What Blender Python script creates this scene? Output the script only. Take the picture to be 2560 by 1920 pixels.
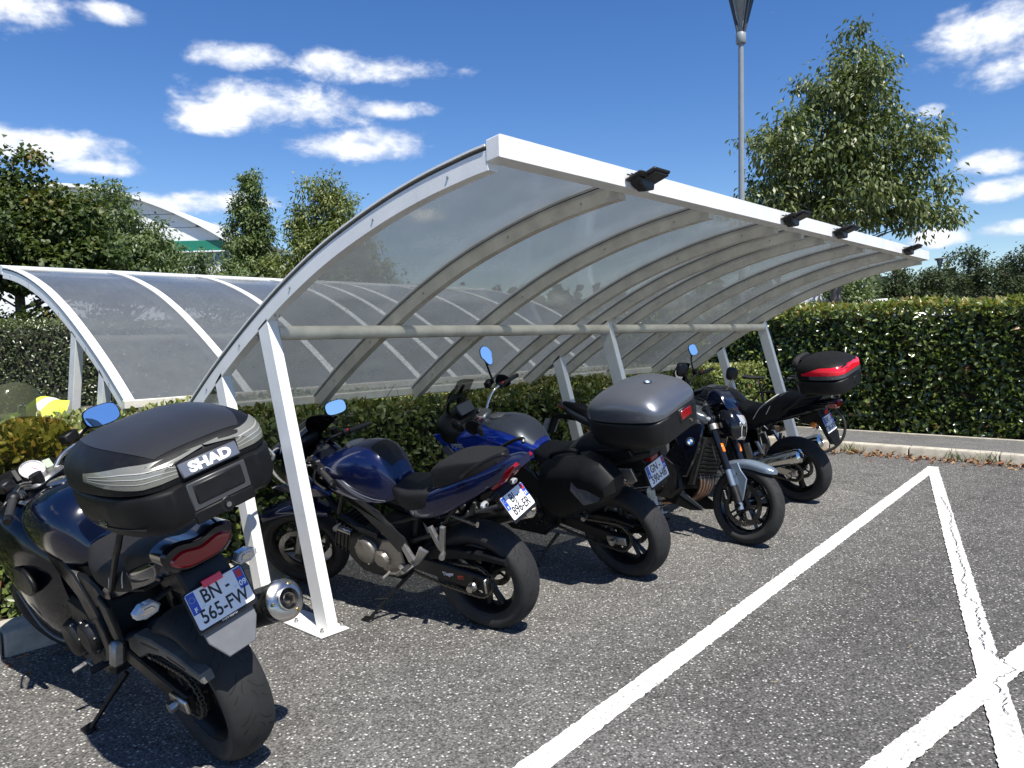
import bpy, bmesh, math, random
import numpy as np
from mathutils import Vector, Matrix
random.seed(11); rng = np.random.default_rng(11)
for o in list(bpy.data.objects): bpy.data.objects.remove(o)
SC = bpy.context.scene; COL = SC.collection
pi = math.pi
# ------------------------------------------------------------------ camera
cam = bpy.data.cameras.new('camera'); camo = bpy.data.objects.new('camera', cam); COL.objects.link(camo)
cam.sensor_width = 36; cam.lens = 26.76; cam.clip_start = .05; cam.clip_end = 4000
FW = Vector((0.746293, 0.662802, -0.061160)).normalized()
RT = Vector((0.662868, -0.748409, -0.022133)); RT = (RT - FW * RT.dot(FW)).normalized(); UPV = RT.cross(FW)
camo.matrix_world = Matrix(((RT.x, UPV.x, -FW.x, 0), (RT.y, UPV.y, -FW.y, 0), (RT.z, UPV.z, -FW.z, 1.6), (0, 0, 0, 1)))
SC.camera = camo
# ------------------------------------------------------------------ sky, sun, exposure
SUN = Vector((-.20, -.57, 1)).normalized()
W = bpy.data.worlds.new('World'); SC.world = W; W.use_nodes = True
def world():
    nt = W.node_tree; N = nt.nodes; L = nt.links; N.clear()
    out = N.new('ShaderNodeOutputWorld'); bg = N.new('ShaderNodeBackground'); bg.inputs[1].default_value = .098
    sky = N.new('ShaderNodeTexSky'); sky.sky_type = 'NISHITA'; sky.sun_disc = False
    sky.sun_elevation = math.asin(SUN.z); sky.sun_rotation = math.atan2(SUN.x, SUN.y)
    sky.altitude = 150; sky.air_density = 1.0; sky.dust_density = .2; sky.ozone_density = 3.0
    hs = N.new('ShaderNodeHueSaturation'); hs.inputs['Saturation'].default_value = 1.28; hs.inputs['Hue'].default_value = .511; L.new(sky.outputs[0], hs.inputs['Color'])
    tc = N.new('ShaderNodeTexCoord'); sep = N.new('ShaderNodeSeparateXYZ'); L.new(tc.outputs['Generated'], sep.inputs[0])
    def m(op, a, b=None, c=None, clamp=False):
        n = N.new('ShaderNodeMath'); n.operation = op; n.use_clamp = clamp
        for i, v in enumerate((a, b, c)):
            if v is None: continue
            if isinstance(v, (int, float)): n.inputs[i].default_value = v
            else: L.new(v, n.inputs[i])
        return n.outputs[0]
    X, Y, Z = sep.outputs
    az = m('ARCTAN2', Y, X); el = m('ARCSINE', Z)
    def noise(scale, det, rough, dist=0, off=(0, 0, 0)):
        n = N.new('ShaderNodeTexNoise'); n.inputs['Scale'].default_value = scale; n.inputs['Detail'].default_value = det
        n.inputs['Roughness'].default_value = rough; n.inputs['Distortion'].default_value = dist
        mp = N.new('ShaderNodeMapping'); mp.inputs['Location'].default_value = off; mp.inputs['Scale'].default_value = (1, 1, 1.9)
        L.new(tc.outputs['Generated'], mp.inputs[0]); L.new(mp.outputs[0], n.inputs['Vector']); return n.outputs[0]
    n1 = noise(11, 6, .6, .2); n2 = noise(34, 3, .6, .2, (3, 1, 2)); nb = noise(14, 4, .6, 0, (5, 2, 9))
    # clouds: (azimuth, elevation, half width, half height) in degrees; the ones the camera sees, then the same kind all round
    cl = [(60.4, 19.2, 2.9, .8), (50.8, 18.8, 5.2, .95), (53.6, 19.2, 2.6, .8), (57.6, 16.2, 6.0, 1.5), (62.0, 15.4, 3.2, 1.0), (52.3, 13.9, 4.6, 1.1), (50.2, 16.3, 3.0, .6), (73.0, 12.4, 5.0, 1.25), (70.0, 11.6, 3.0, .6), (75.5, 20.6, 4.0, 1.7),
          (68.2, 20.8, 1.8, .7), (9.4, 17.6, 3.6, 1.9), (7.5, 15.6, 3.4, 1.3), (12.9, 13.8, .9, .45), (9.4, 10.2, 1.9, .75), (8.9, 8.5, 2.2, .65), (12.3, 5.8, 1.5, .6),
          (65.4, 9.5, 3.6, .75), (61.4, 9.9, 3.4, .7), (8.0, 6.0, 2.0, .5), (62.2, 7.8, .9, .5), (48, 9.0, 1.6, .5)]
    rr = random.Random(5)
    for k in range(13):
        a = rr.uniform(85, 355); e = rr.uniform(5, 42); w = rr.uniform(4, 11); cl.append((a if a < 180 else a - 360, e, w, w * rr.uniform(.22, .32)))
    ae = N.new('ShaderNodeCombineXYZ'); L.new(az, ae.inputs[0]); L.new(el, ae.inputs[1]); acc = None
    for a, e, w, h in cl:
        sx, sy = math.cos(math.radians(e)) / math.radians(w), 1 / math.radians(h)
        v = N.new('ShaderNodeVectorMath'); v.operation = 'MULTIPLY_ADD'; L.new(ae.outputs[0], v.inputs[0]); v.inputs[1].default_value = (sx, sy, 0); v.inputs[2].default_value = (-math.radians(a) * sx, -math.radians(e) * sy, 0)
        ln = N.new('ShaderNodeVectorMath'); ln.operation = 'LENGTH'; L.new(v.outputs[0], ln.inputs[0])
        acc = ln.outputs['Value'] if acc is None else m('MINIMUM', acc, ln.outputs['Value'])
    acc = m('MAXIMUM', m('SUBTRACT', 1.0, m('MULTIPLY', acc, acc)), -1.6)
    dens = m('ADD', m('MULTIPLY', acc, .62), m('ADD', m('MULTIPLY', m('SUBTRACT', n1, .52), 3.0), m('MULTIPLY', m('SUBTRACT', n2, .5), 1.2)))
    mr = N.new('ShaderNodeMapRange'); mr.interpolation_type = 'SMOOTHSTEP'; L.new(dens, mr.inputs[0])
    mr.inputs[1].default_value = -.32; mr.inputs[2].default_value = .80; mr.inputs[3].default_value = 0; mr.inputs[4].default_value = .90
    body = N.new('ShaderNodeMapRange'); L.new(m('ADD', m('MULTIPLY', dens, .45), nb), body.inputs[0])
    body.inputs[1].default_value = .42; body.inputs[2].default_value = .92; body.inputs[3].default_value = 0; body.inputs[4].default_value = 1
    cc = N.new('ShaderNodeMix'); cc.data_type = 'RGBA'; L.new(body.outputs[0], cc.inputs[0])
    cc.inputs[6].default_value = (4.9, 5.4, 6.5, 1); cc.inputs[7].default_value = (9.2, 9.3, 9.5, 1)
    mx = N.new('ShaderNodeMix'); mx.data_type = 'RGBA'; L.new(mr.outputs[0], mx.inputs[0]); L.new(hs.outputs[0], mx.inputs[6]); L.new(cc.outputs[2], mx.inputs[7])
    L.new(mx.outputs[2], bg.inputs[0]); L.new(bg.outputs[0], out.inputs[0])
world(); W.cycles.sampling_method = 'MANUAL'; W.cycles.sample_map_resolution = 256
sl = bpy.data.lights.new('sun', 'SUN'); sl.energy = 4.9; sl.angle = math.radians(.53); sl.color = (1, .955, .88)
so = bpy.data.objects.new('sun', sl); COL.objects.link(so); so.rotation_euler = SUN.to_track_quat('Z', 'Y').to_euler(); so.location = (0, 0, 30)
SC.view_settings.view_transform = 'Standard'; SC.view_settings.look = 'None'; SC.view_settings.exposure = 0.55; SC.view_settings.gamma = 1
SC.view_settings.use_curve_mapping = False
SC.cycles.max_bounces = 5; SC.cycles.diffuse_bounces = 2; SC.cycles.glossy_bounces = 3; SC.cycles.transmission_bounces = 3; SC.cycles.transparent_max_bounces = 10; SC.cycles.caustics_reflective = False; SC.cycles.caustics_refractive = False
SC.cycles.sample_clamp_indirect = 6

# ------------------------------------------------------------------ materials
MATS = {}
def nodes(m): return m.node_tree.nodes, m.node_tree.links, m.node_tree.nodes['Principled BSDF']
def mat(name, col, rough=.5, metal=0, spec=.5, coat=0, var=0, vscale=12, bump=0, bscale=200, trans=0, emis=None, sheen=0, rvar=0):
    """plain principled material with noise in colour, roughness and relief"""
    if name in MATS: return MATS[name]
    m = bpy.data.materials.new(name); m.use_nodes = True; N, L, b = nodes(m)
    b.inputs['Base Color'].default_value = (*col, 1); b.inputs['Roughness'].default_value = rough; b.inputs['Metallic'].default_value = metal
    b.inputs['Specular IOR Level'].default_value = spec; b.inputs['Coat Weight'].default_value = coat; b.inputs['Coat Roughness'].default_value = .04
    if trans: b.inputs['Transmission Weight'].default_value = trans
    if emis: b.inputs['Emission Color'].default_value = (*emis[:3], 1); b.inputs['Emission Strength'].default_value = emis[3]
    tc = N.new('ShaderNodeTexCoord')
    if var or rvar:
        n = N.new('ShaderNodeTexNoise'); n.inputs['Scale'].default_value = vscale; n.inputs['Detail'].default_value = 7; n.inputs['Roughness'].default_value = .65
        L.new(tc.outputs['Object'], n.inputs['Vector'])
    if var:
        x = N.new('ShaderNodeMix'); x.data_type = 'RGBA'; mr = N.new('ShaderNodeMapRange'); L.new(n.outputs[0], mr.inputs[0]); mr.inputs[1].default_value = .3; mr.inputs[2].default_value = .7
        L.new(mr.outputs[0], x.inputs[0]); x.inputs[6].default_value = (*[c * (1 - var) for c in col], 1); x.inputs[7].default_value = (*[min(1, c * (1 + var) + .004 * var) for c in col], 1)
        L.new(x.outputs[2], b.inputs['Base Color'])
    if rvar:
        mr = N.new('ShaderNodeMapRange'); L.new(n.outputs[0], mr.inputs[0]); mr.inputs[1].default_value = .3; mr.inputs[2].default_value = .7
        mr.inputs[3].default_value = max(.02, rough - rvar); mr.inputs[4].default_value = min(1, rough + rvar); L.new(mr.outputs[0], b.inputs['Roughness'])
    if bump:
        n2 = N.new('ShaderNodeTexNoise'); n2.inputs['Scale'].default_value = bscale; n2.inputs['Detail'].default_value = 3; L.new(tc.outputs['Object'], n2.inputs['Vector'])
        bp = N.new('ShaderNodeBump'); bp.inputs['Strength'].default_value = bump; bp.inputs['Distance'].default_value = .002; L.new(n2.outputs[0], bp.inputs['Height']); L.new(bp.outputs[0], b.inputs['Normal'])
    MATS[name] = m; return m

# ------------------------------------------------------------------ geometry helpers
def cr(pts, n=6, closed=False):
    """catmull-rom through points of any dimension"""
    P = [np.array(p, float) for p in pts]; k = len(P); out = []
    rng_ = range(k if closed else k - 1)
    for i in rng_:
        p1, p2 = P[i], P[(i + 1) % k]
        p0 = P[i - 1] if (i > 0 or closed) else 2 * p1 - p2
        p3 = P[(i + 2) % k] if (i + 2 < k or closed) else 2 * p2 - p1
        for j in range(n):
            t = j / n
            out.append(.5 * (2 * p1 + (p2 - p0) * t + (2 * p0 - 5 * p1 + 4 * p2 - p3) * t * t + (3 * p1 - p0 - 3 * p2 + p3) * t ** 3))
    if not closed: out.append(P[-1])
    return out
def inset(o, d):
    """offset a closed 2D outline inwards"""
    k = len(o); A = sum(o[i][0] * o[(i + 1) % k][1] - o[(i + 1) % k][0] * o[i][1] for i in range(k)); s = 1 if A > 0 else -1; r = []
    for i in range(k):
        a = np.array(o[i - 1], float); b = np.array(o[i], float); c = np.array(o[(i + 1) % k], float)
        u = b - a; w = c - b; u /= (np.linalg.norm(u) + 1e-9); w /= (np.linalg.norm(w) + 1e-9)
        n1 = np.array((-u[1], u[0])) * s; n2 = np.array((-w[1], w[0])) * s; n = n1 + n2; l = np.linalg.norm(n)
        n = n1 if l < 1e-6 else n / l; c_ = max(.45, float(n @ n1)); r.append(b + n * d / c_)
    return r
class MB:
    def __init__(s, M=None): s.v = []; s.f = []; s.M = M
    def add(s, vs, fs, M=None):
        o = len(s.v); M = M if M is not None else s.M
        for p in vs:
            p = Vector((float(p[0]), float(p[1]), float(p[2]))); s.v.append(M @ p if M is not None else p)
        s.f += [tuple(i + o for i in f) for f in fs]; return s
    def box(s, c, sz, b=.004, R=None, M=None):
        h = [x / 2 for x in sz]; b = min(b, min(h) * .9); vs = []; ix = {}
        for sx in (-1, 1):
            for sy in (-1, 1):
                for sz_ in (-1, 1):
                    sg = (sx, sy, sz_)
                    for a in range(3):
                        p = [sg[i] * (h[i] - (0 if i == a else b)) for i in range(3)]
                        p = Vector(p); p = (R @ p if R is not None else p) + Vector(c); ix[(sg, a)] = len(vs); vs.append(p)
        F = []
        for a in range(3):
            u, w = [(1, 2), (2, 0), (0, 1)][a]
            for sg in (-1, 1):
                q = []
                for su, sw in ((-1, -1), (1, -1), (1, 1), (-1, 1)):
                    t = [0, 0, 0]; t[a] = sg; t[u] = su; t[w] = sw; q.append(ix[(tuple(t), a)])
                F.append(q if sg > 0 else q[::-1])
        for a in range(3):
            u, w = [(1, 2), (2, 0), (0, 1)][a]
            for su in (-1, 1):
                for sw in (-1, 1):
                    t0 = [0, 0, 0]; t0[u] = su; t0[w] = sw; t0[a] = -1; t1 = list(t0); t1[a] = 1
                    q = [ix[(tuple(t0), u)], ix[(tuple(t1), u)], ix[(tuple(t1), w)], ix[(tuple(t0), w)]]
                    F.append(q if su * sw < 0 else q[::-1])
        for sx in (-1, 1):
            for sy in (-1, 1):
                for sz_ in (-1, 1):
                    q = [ix[((sx, sy, sz_), a)] for a in range(3)]; F.append(q if sx * sy * sz_ > 0 else q[::-1])
        return s.add(vs, F, M)
    def tube(s, pts, r, n=8, sm=0, cap=True, M=None, flat=1.0):
        P = [np.array(p, float) for p in (cr(pts, sm) if sm else pts)]; k = len(P)
        R = [r] * k if isinstance(r, (int, float)) else list(np.interp(np.linspace(0, 1, k), np.linspace(0, 1, len(r)), r))
        vs = []; prev = None
        for i in range(k):
            t = P[min(i + 1, k - 1)] - P[max(i - 1, 0)]; t = t / (np.linalg.norm(t) + 1e-12)
            if prev is None:
                a = np.array((0, 0, 1.)) if abs(t[2]) < .9 else np.array((1., 0, 0)); u = np.cross(t, a)
            else: u = prev - t * (prev @ t)
            u /= (np.linalg.norm(u) + 1e-12); prev = u; w = np.cross(t, u)
            for j in range(n):
                a = 2 * pi * j / n; vs.append(P[i] + R[i] * (u * math.cos(a) + w * math.sin(a) * flat))
        F = [(i * n + j, i * n + (j + 1) % n, (i + 1) * n + (j + 1) % n, (i + 1) * n + j) for i in range(k - 1) for j in range(n)]
        if cap: F += [tuple(range(n))[::-1], tuple(range((k - 1) * n, k * n))]
        return s.add(vs, F, M)
    def lathe(s, prof, c, axis=(0, 1, 0), n=32, cap=False, M=None, arc=None):
        ax = Vector(axis).normalized(); u = ax.orthogonal().normalized(); w = ax.cross(u); c = Vector(c); vs = []; k = len(prof)
        for r, h in prof:
            for j in range(n):
                a = 2 * pi * j / n; vs.append(c + ax * h + (u * math.cos(a) + w * math.sin(a)) * r)
        F = [(i * n + j, i * n + (j + 1) % n, (i + 1) * n + (j + 1) % n, (i + 1) * n + j) for i in range(k - 1) for j in range(n)]
        if cap: F += [tuple(range(n))[::-1], tuple(range((k - 1) * n, k * n))]
        return s.add(vs, F, M)
    def prism(s, o, y0, y1, b=.006, M=None, sm=0, plane='xz', cap=True):
        """closed outline extruded across, edges chamfered"""
        o = [tuple(p) for p in (cr(o, sm, True) if sm else o)]
        if y1 < y0: y0, y1 = y1, y0
        b = min(b, (y1 - y0) * .45); k = len(o); q = inset(o, b)
        A = sum(o[i][0] * o[(i + 1) % k][1] - o[(i + 1) % k][0] * o[i][1] for i in range(k))
        f = {'xz': lambda p, y: (p[0], y, p[1]), 'xy': lambda p, y: (p[0], p[1], y), 'yz': lambda p, y: (y, p[0], p[1])}[plane]
        vs = [f(p, y) for oo, y in ((q, y0), (o, y0 + b), (o, y1 - b), (q, y1)) for p in oo]
        F = [(i * k + j, i * k + (j + 1) % k, (i + 1) * k + (j + 1) % k, (i + 1) * k + j) for i in range(3) for j in range(k)] + [tuple(range(k))[::-1], tuple(range(3 * k, 4 * k))]
        if (A > 0) == (plane == 'xz'): F = [t[::-1] for t in F]
        return s.add(vs, F, M)
    def shell(s, st, nu=5, nv=7, M=None, y0=0, cap=True):
        """body lofted along x: stations (x, halfwidth, ztop, zmid, zbot, bottom halfwidth, p, q)"""
        st = [tuple(t) + (.6 * t[1], 2.3, 2.2)[len(t) - 5:] for t in st]
        S = cr(st, nu); vs = []; kk = None
        for x, w, zt, zm, zb, wb, p, q in S:
            h = []
            for j in range(nv + 1):
                t = pi / 2 * j / nv; h.append((w * math.sin(t) ** (2 / p), zm + (zt - zm) * max(0, math.cos(t)) ** (2 / p)))
            for j in range(1, nv):
                t = pi / 2 * j / (nv - 1); h.append((wb + (w - wb) * max(0, math.cos(t)) ** (2 / q), zm - (zm - zb) * math.sin(t) ** (2 / q)))
            ring = [(x, y0 + y, z) for y, z in h] + [(x, y0, zb)] + [(x, y0 - y, z) for y, z in h[:0:-1]]
            kk = len(ring); vs += ring
        F = [(i * kk + j, (i + 1) * kk + j, (i + 1) * kk + (j + 1) % kk, i * kk + (j + 1) % kk) for i in range(len(S) - 1) for j in range(kk)]
        if S[-1][0] < S[0][0]: F = [f[::-1] for f in F]
        if cap:
            a, b = tuple(range(kk)), tuple(range((len(S) - 1) * kk, len(S) * kk))
            F += [a, b[::-1]] if S[-1][0] > S[0][0] else [a[::-1], b]
        return s.add(vs, F, M)
    def grid(s, G, M=None, thick=0, closed=False):
        """sheet from a grid of points; thick gives it a back face and rim"""
        n, k = len(G), len(G[0]); vs = [p for r in G for p in r]
        F = [(i * k + j, (i + 1) * k + j, (i + 1) * k + j + 1, i * k + j + 1) for i in range(n - 1) for j in range(k - 1)]
        if thick:
            A = np.array(vs, float).reshape(n, k, 3); du = np.gradient(A, axis=0); dv = np.gradient(A, axis=1); nn = np.cross(du, dv); nn /= (np.linalg.norm(nn, axis=2, keepdims=True) + 1e-9)
            B = (A - nn * thick).reshape(-1, 3); o = n * k; vs = vs + list(B); F2 = [tuple(i + o for i in f[::-1]) for f in F]
            rim = [i * k for i in range(n)] + [(n - 1) * k + j for j in range(1, k)] + [i * k + k - 1 for i in range(n - 2, -1, -1)] + list(range(k - 2, 0, -1))
            F = F + F2 + [(rim[i], rim[i] + o, rim[(i + 1) % len(rim)] + o, rim[(i + 1) % len(rim)])[::-1] for i in range(len(rim))]
        return s.add(vs, F, M)
    def build(s, name, m, parent=None, ang=38, smooth=True):
        me = bpy.data.meshes.new(name); me.from_pydata([tuple(v) for v in s.v], [], s.f); me.materials.append(m)
        if smooth:
            me.polygons.foreach_set('use_smooth', [True] * len(me.polygons)); me.set_sharp_from_angle(angle=math.radians(ang))
        me.update(); o = bpy.data.objects.new(name, me); COL.objects.link(o)
        if parent is not None: o.parent = parent
        return o
def tag(o, label=None, cat=None, group=None, kind=None):
    for k, v in (('label', label), ('category', cat), ('group', group), ('kind', kind)):
        if v: o[k] = v
    return o
def empty(name, M=None, label=None, cat=None, group=None):
    o = bpy.data.objects.new(name, None); COL.objects.link(o); o.empty_display_size = .2
    if M is not None: o.matrix_world = M
    return tag(o, label, cat, group)
def dup(o, parent=None):
    c = o.copy(); COL.objects.link(c); c.parent = parent
    for ch in list(o.children): dup(ch, c)
    return c
def T(x, y, z): return Matrix.Translation((x, y, z))
def rotm(ang, ax): return Matrix.Rotation(ang, 4, ax)
def text(name, s, size, m, parent, M, ext=.0006, align='CENTER', sx=1.0, bold=0):
    cu = bpy.data.curves.new(name, 'FONT'); cu.body = s; cu.size = size; cu.extrude = ext; cu.align_x = align; cu.align_y = 'CENTER'; cu.offset = bold; cu.resolution_u = 3
    t = bpy.data.objects.new('t', cu); me = bpy.data.meshes.new_from_object(t); me.name = name
    me.transform(M @ Matrix.Diagonal((sx, 1, 1, 1))); me.materials.clear(); me.materials.append(m)
    o = bpy.data.objects.new(name, me); COL.objects.link(o); o.parent = parent
    bpy.data.objects.remove(t); bpy.data.curves.remove(cu); return o
# ------------------------------------------------------------------ ground and paint
def asphalt(name, lo, hi, chip, scale=1.0, tint=(1, .985, .95)):
    m = bpy.data.materials.new(name); m.use_nodes = True; N, L, b = nodes(m); tc = N.new('ShaderNodeTexCoord')
    def tex(t, sc, **k):
        n = N.new(t); n.inputs['Scale'].default_value = sc * scale
        for a, v in k.items(): n.inputs[a].default_value = v
        L.new(tc.outputs['Object'], n.inputs['Vector']); return n
    def ramp(src, a, c, lo_, hi_):
        r = N.new('ShaderNodeMapRange'); L.new(src, r.inputs[0]); r.inputs[1].default_value = a; r.inputs[2].default_value = c; r.inputs[3].default_value = lo_; r.inputs[4].default_value = hi_; return r.outputs[0]
    def math_(op, a, c):
        n = N.new('ShaderNodeMath'); n.operation = op
        for i, v in enumerate((a, c)):
            if isinstance(v, (int, float)): n.inputs[i].default_value = v
            else: L.new(v, n.inputs[i])
        return n.outputs[0]
    big = tex('ShaderNodeTexNoise', .55, Detail=5, Roughness=.6); mid = tex('ShaderNodeTexNoise', 5, Detail=6, Roughness=.7)
    v1 = tex('ShaderNodeTexVoronoi', 95); v2 = tex('ShaderNodeTexVoronoi', 150); v1.inputs['Randomness'].default_value = 1
    s1 = N.new('ShaderNodeSeparateColor'); L.new(v1.outputs['Color'], s1.inputs[0]); s2 = N.new('ShaderNodeSeparateColor'); L.new(v2.outputs['Color'], s2.inputs[0])
    base = ramp(big.outputs[0], .32, .68, lo, hi)
    base = math_('MULTIPLY', base, ramp(mid.outputs[0], .25, .75, .78, 1.22))
    base = math_('MULTIPLY', base, ramp(s2.outputs[0], 0, 1, .45, 1.5))
    chips = math_('MULTIPLY', ramp(s1.outputs[0], .78, .97, 0, 1), ramp(v1.outputs['Distance'], .0, .55, 1, 0))
    if name == 'asphalt':
        sp = N.new('ShaderNodeSeparateXYZ'); L.new(tc.outputs['Object'], sp.inputs[0]); dd = math_('ADD', math_('MULTIPLY', sp.outputs[0], -.049), sp.outputs[1]); dd = math_('ADD', dd, math_('MULTIPLY', mid.outputs[0], .5)); base = math_('MULTIPLY', base, ramp(dd, 1.2, 2.5, .74, 1.06))
    val = math_('ADD', base, math_('MULTIPLY', chips, chip))
    gaps = ramp(v1.outputs['Distance'], .35, .75, 1, .62); val = math_('MULTIPLY', val, gaps)
    cc = N.new('ShaderNodeCombineColor')
    for i in range(3): L.new(math_('MULTIPLY', val, tint[i]), cc.inputs[i])
    L.new(cc.outputs[0], b.inputs['Base Color']); b.inputs['Roughness'].default_value = .9; b.inputs['Specular IOR Level'].default_value = .3
    bp = N.new('ShaderNodeBump'); bp.inputs['Strength'].default_value = .55; bp.inputs['Distance'].default_value = .006
    L.new(math_('ADD', math_('MULTIPLY', v1.outputs['Distance'], -1.0), math_('MULTIPLY', v2.outputs['Distance'], -.5)), bp.inputs['Height']); L.new(bp.outputs[0], b.inputs['Normal'])
    MATS[name] = m; return m
ASPH = asphalt('asphalt', .120, .185, .85, .85, (1, .965, .90)); PAVE = asphalt('pavement_asphalt', .15, .20, .22, 1.1, (1, .98, .93))
def concrete(name, col, joint=None):
    m = mat(name, col, .9, var=.28, vscale=9, bump=.6, bscale=160); return m
CONC = concrete('kerb_concrete', (.47, .43, .35)); CONC2 = concrete('kerb_stone_grey', (.40, .37, .32))
def paint_mat():
    m = bpy.data.materials.new('road_paint'); m.use_nodes = True; N, L, b = nodes(m); tc = N.new('ShaderNodeTexCoord')
    v = N.new('ShaderNodeTexVoronoi'); v.inputs['Scale'].default_value = 90; L.new(tc.outputs['Object'], v.inputs['Vector'])
    n = N.new('ShaderNodeTexNoise'); n.inputs['Scale'].default_value = 38; n.inputs['Detail'].default_value = 8; n.inputs['Roughness'].default_value = .72; L.new(tc.outputs['Object'], n.inputs['Vector'])
    n3 = N.new('ShaderNodeTexNoise'); n3.inputs['Scale'].default_value = 2.2; n3.inputs['Detail'].default_value = 4; L.new(tc.outputs['Object'], n3.inputs['Vector'])
    a = N.new('ShaderNodeMath'); a.operation = 'MULTIPLY_ADD'; L.new(n3.outputs[0], a.inputs[0]); a.inputs[1].default_value = .22; L.new(n.outputs[0], a.inputs[2])
    r = N.new('ShaderNodeMapRange'); L.new(a.outputs[0], r.inputs[0]); r.inputs[1].default_value = .46; r.inputs[2].default_value = .56
    d = N.new('ShaderNodeMapRange'); L.new(v.outputs['Distance'], d.inputs[0]); d.inputs[1].default_value = .42; d.inputs[2].default_value = .72; d.inputs[3].default_value = 1; d.inputs[4].default_value = .45
    mu = N.new('ShaderNodeMath'); mu.operation = 'MULTIPLY'; L.new(r.outputs[0], mu.inputs[0]); L.new(d.outputs[0], mu.inputs[1])
    x = N.new('ShaderNodeMix'); x.data_type = 'RGBA'; L.new(mu.outputs[0], x.inputs[0]); x.inputs[6].default_value = (.30, .29, .27, 1); x.inputs[7].default_value = (.80, .79, .755, 1)
    L.new(x.outputs[2], b.inputs['Base Color']); b.inputs['Roughness'].default_value = .85
    bp = N.new('ShaderNodeBump'); bp.inputs['Strength'].default_value = .35; bp.inputs['Distance'].default_value = .004; L.new(v.outputs['Distance'], bp.inputs['Height']); bp.invert = True; L.new(bp.outputs[0], b.inputs['Normal'])
    return m
PAINT = paint_mat()
def gz(x, y):
    """the land is level around the bikes and climbs gently beyond the hedges"""
    d = max(0, math.hypot(max(0, x), max(0, y)) - 14) if (x > 0 or y > 0) else 0
    return min(.036 * d, 9.0)
def ground():
    xs = [-400, -150, -60, -25, -12, -6, 0, 3, 6, 9, 12, 14, 17, 20, 25, 30, 40, 55, 75, 100, 140, 200, 300, 500, 900]
    mb = MB(); mb.grid([[(x, y, gz(x, y)) for y in xs] for x in xs]); mb.f = [f for f in mb.f]
    tag(mb.build('ground', ASPH, ang=80), kind='structure')
ground()
def line(name, pts, w, z, label, off=0, n=1, group='white lines painted on the car park'):
    """painted line with slightly ragged edges"""
    mb = MB(); a, b = np.array(pts[0]), np.array(pts[1]); L_ = np.linalg.norm(b - a); d = (b - a) / L_; q = np.array((-d[1], d[0])); k = max(2, int(L_ / .02)); G = []
    for i in range(k + 1):
        t = i / k; p = a + (b - a) * t; j1, j2 = rng.normal(0, .0028, 2)
        l, r = p + q * (w / 2 + j1), p - q * (w / 2 + j2); G.append([(l[0], l[1], z), (r[0], r[1], z)])
    mb.grid(G); o = mb.build(name, PAINT, smooth=False)
    for p in o.data.polygons:
        pass
    return tag(o, kind='structure')
line('painted_line', ((.5, 1.71), (9.73, 2.155)), .112, .004, '')
line('painted_line', ((9.70, 2.165), (1.0, -.155)), .110, .008, '')
line('painted_line', ((.2, 1.235), (6.2, .24)), .110, .012, '')
line('painted_line', ((.5, -1.2), (9.7, -.8)), .11, .004, '')
for k in range(9):
    line('painted_line', ((-8 + 2.5 * k, -7.2), (-8 + 2.5 * k - .6, -12)), .12, .004, '')
    line('painted_line', ((-6 + 2.5 * k, -18), (-6 + 2.5 * k, -22.5)), .12, .004, '')
def crack(pts, w=.006, z=.014):
    mb = MB(); P = []
    for i in range(len(pts) - 1):
        a, b = np.array(pts[i]), np.array(pts[i + 1]); k = max(2, int(np.linalg.norm(b - a) / .018))
        for j in range(k): P.append(a + (b - a) * j / k + rng.normal(0, .006, 2))
    P.append(np.array(pts[-1])); G = []
    for i, p in enumerate(P):
        t = P[min(i + 1, len(P) - 1)] - P[max(0, i - 1)]; t /= np.linalg.norm(t) + 1e-9; q = np.array((-t[1], t[0])) * w * .5 * rng.uniform(.3, 1.3); G.append([(*(p + q), z), (*(p - q), z)])
    mb.grid(G); tag(mb.build('crack', mat('crack_dark', (.03, .03, .028), .95), smooth=False), kind='structure')
crack([(7.96, 1.70), (7.59, 1.58), (7.26, 1.47), (6.73, 1.37), (6.30, 1.24), (6.04, 1.18), (5.75, 1.10), (5.61, 1.05), (5.40, 1.03), (5.24, .97), (5.07, .95), (4.95, .857), (4.80, .846), (4.70, .809), (4.66, .81), (4.53, .76), (4.41, .754), (4.29, .715), (4.25, .672), (4.17, .624), (4.095, .555)], .006)
crack([(4.095, .555), (3.97, .597), (3.88, .612), (3.79, .561), (3.735, .542), (3.64, .535), (3.59, .508)], .005)
# kerbs: one stone after another with open joints
def kerb(name, a, b, inward, w, h, stone, m, label):
    """row of kerb stones from a to b; inward points to the raised side"""
    a, b = Vector((*a, 0)), Vector((*b, 0)); L_ = (b - a).length; d = (b - a) / L_; q = Vector((*inward, 0)); n = round(L_ / stone); s = L_ / n
    root = empty(name); root['kind'] = 'structure'; me = None
    for i in range(n):
        if me is None:
            prof = [(0, -.1), (0, h - .03), (.012, h - .006), (.03, h), (w, h), (w, -.1)]; mb = MB(); l = s - .012; K = len(prof); vs = []
            for e, ins in ((0, .008), (.010, 0), (l - .010, 0), (l, .008)):
                for x, z in prof: vs.append((e, min(max(x, ins), w), z - (ins if z > 0 else 0)))
            F = [(r * K + j, r * K + j + 1, (r + 1) * K + j + 1, (r + 1) * K + j)[::-1] for r in range(3) for j in range(K - 1)] + [tuple(range(K)), tuple(range(3 * K, 4 * K))[::-1]]
            mb.add(vs, F); o = mb.build('kerb_stone', m, root, 30); me = o.data
        else:
            o = bpy.data.objects.new('kerb_stone', me); COL.objects.link(o); o.parent = root
        zz = d.cross(q)
        o.matrix_world = Matrix(((d.x, q.x, 0, a.x + d.x * (s * i + .006)), (d.y, q.y, 0, a.y + d.y * (s * i + .006)), (0, 0, 1, random.uniform(-.004, .004)), (0, 0, 0, 1)))
    return root
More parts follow.
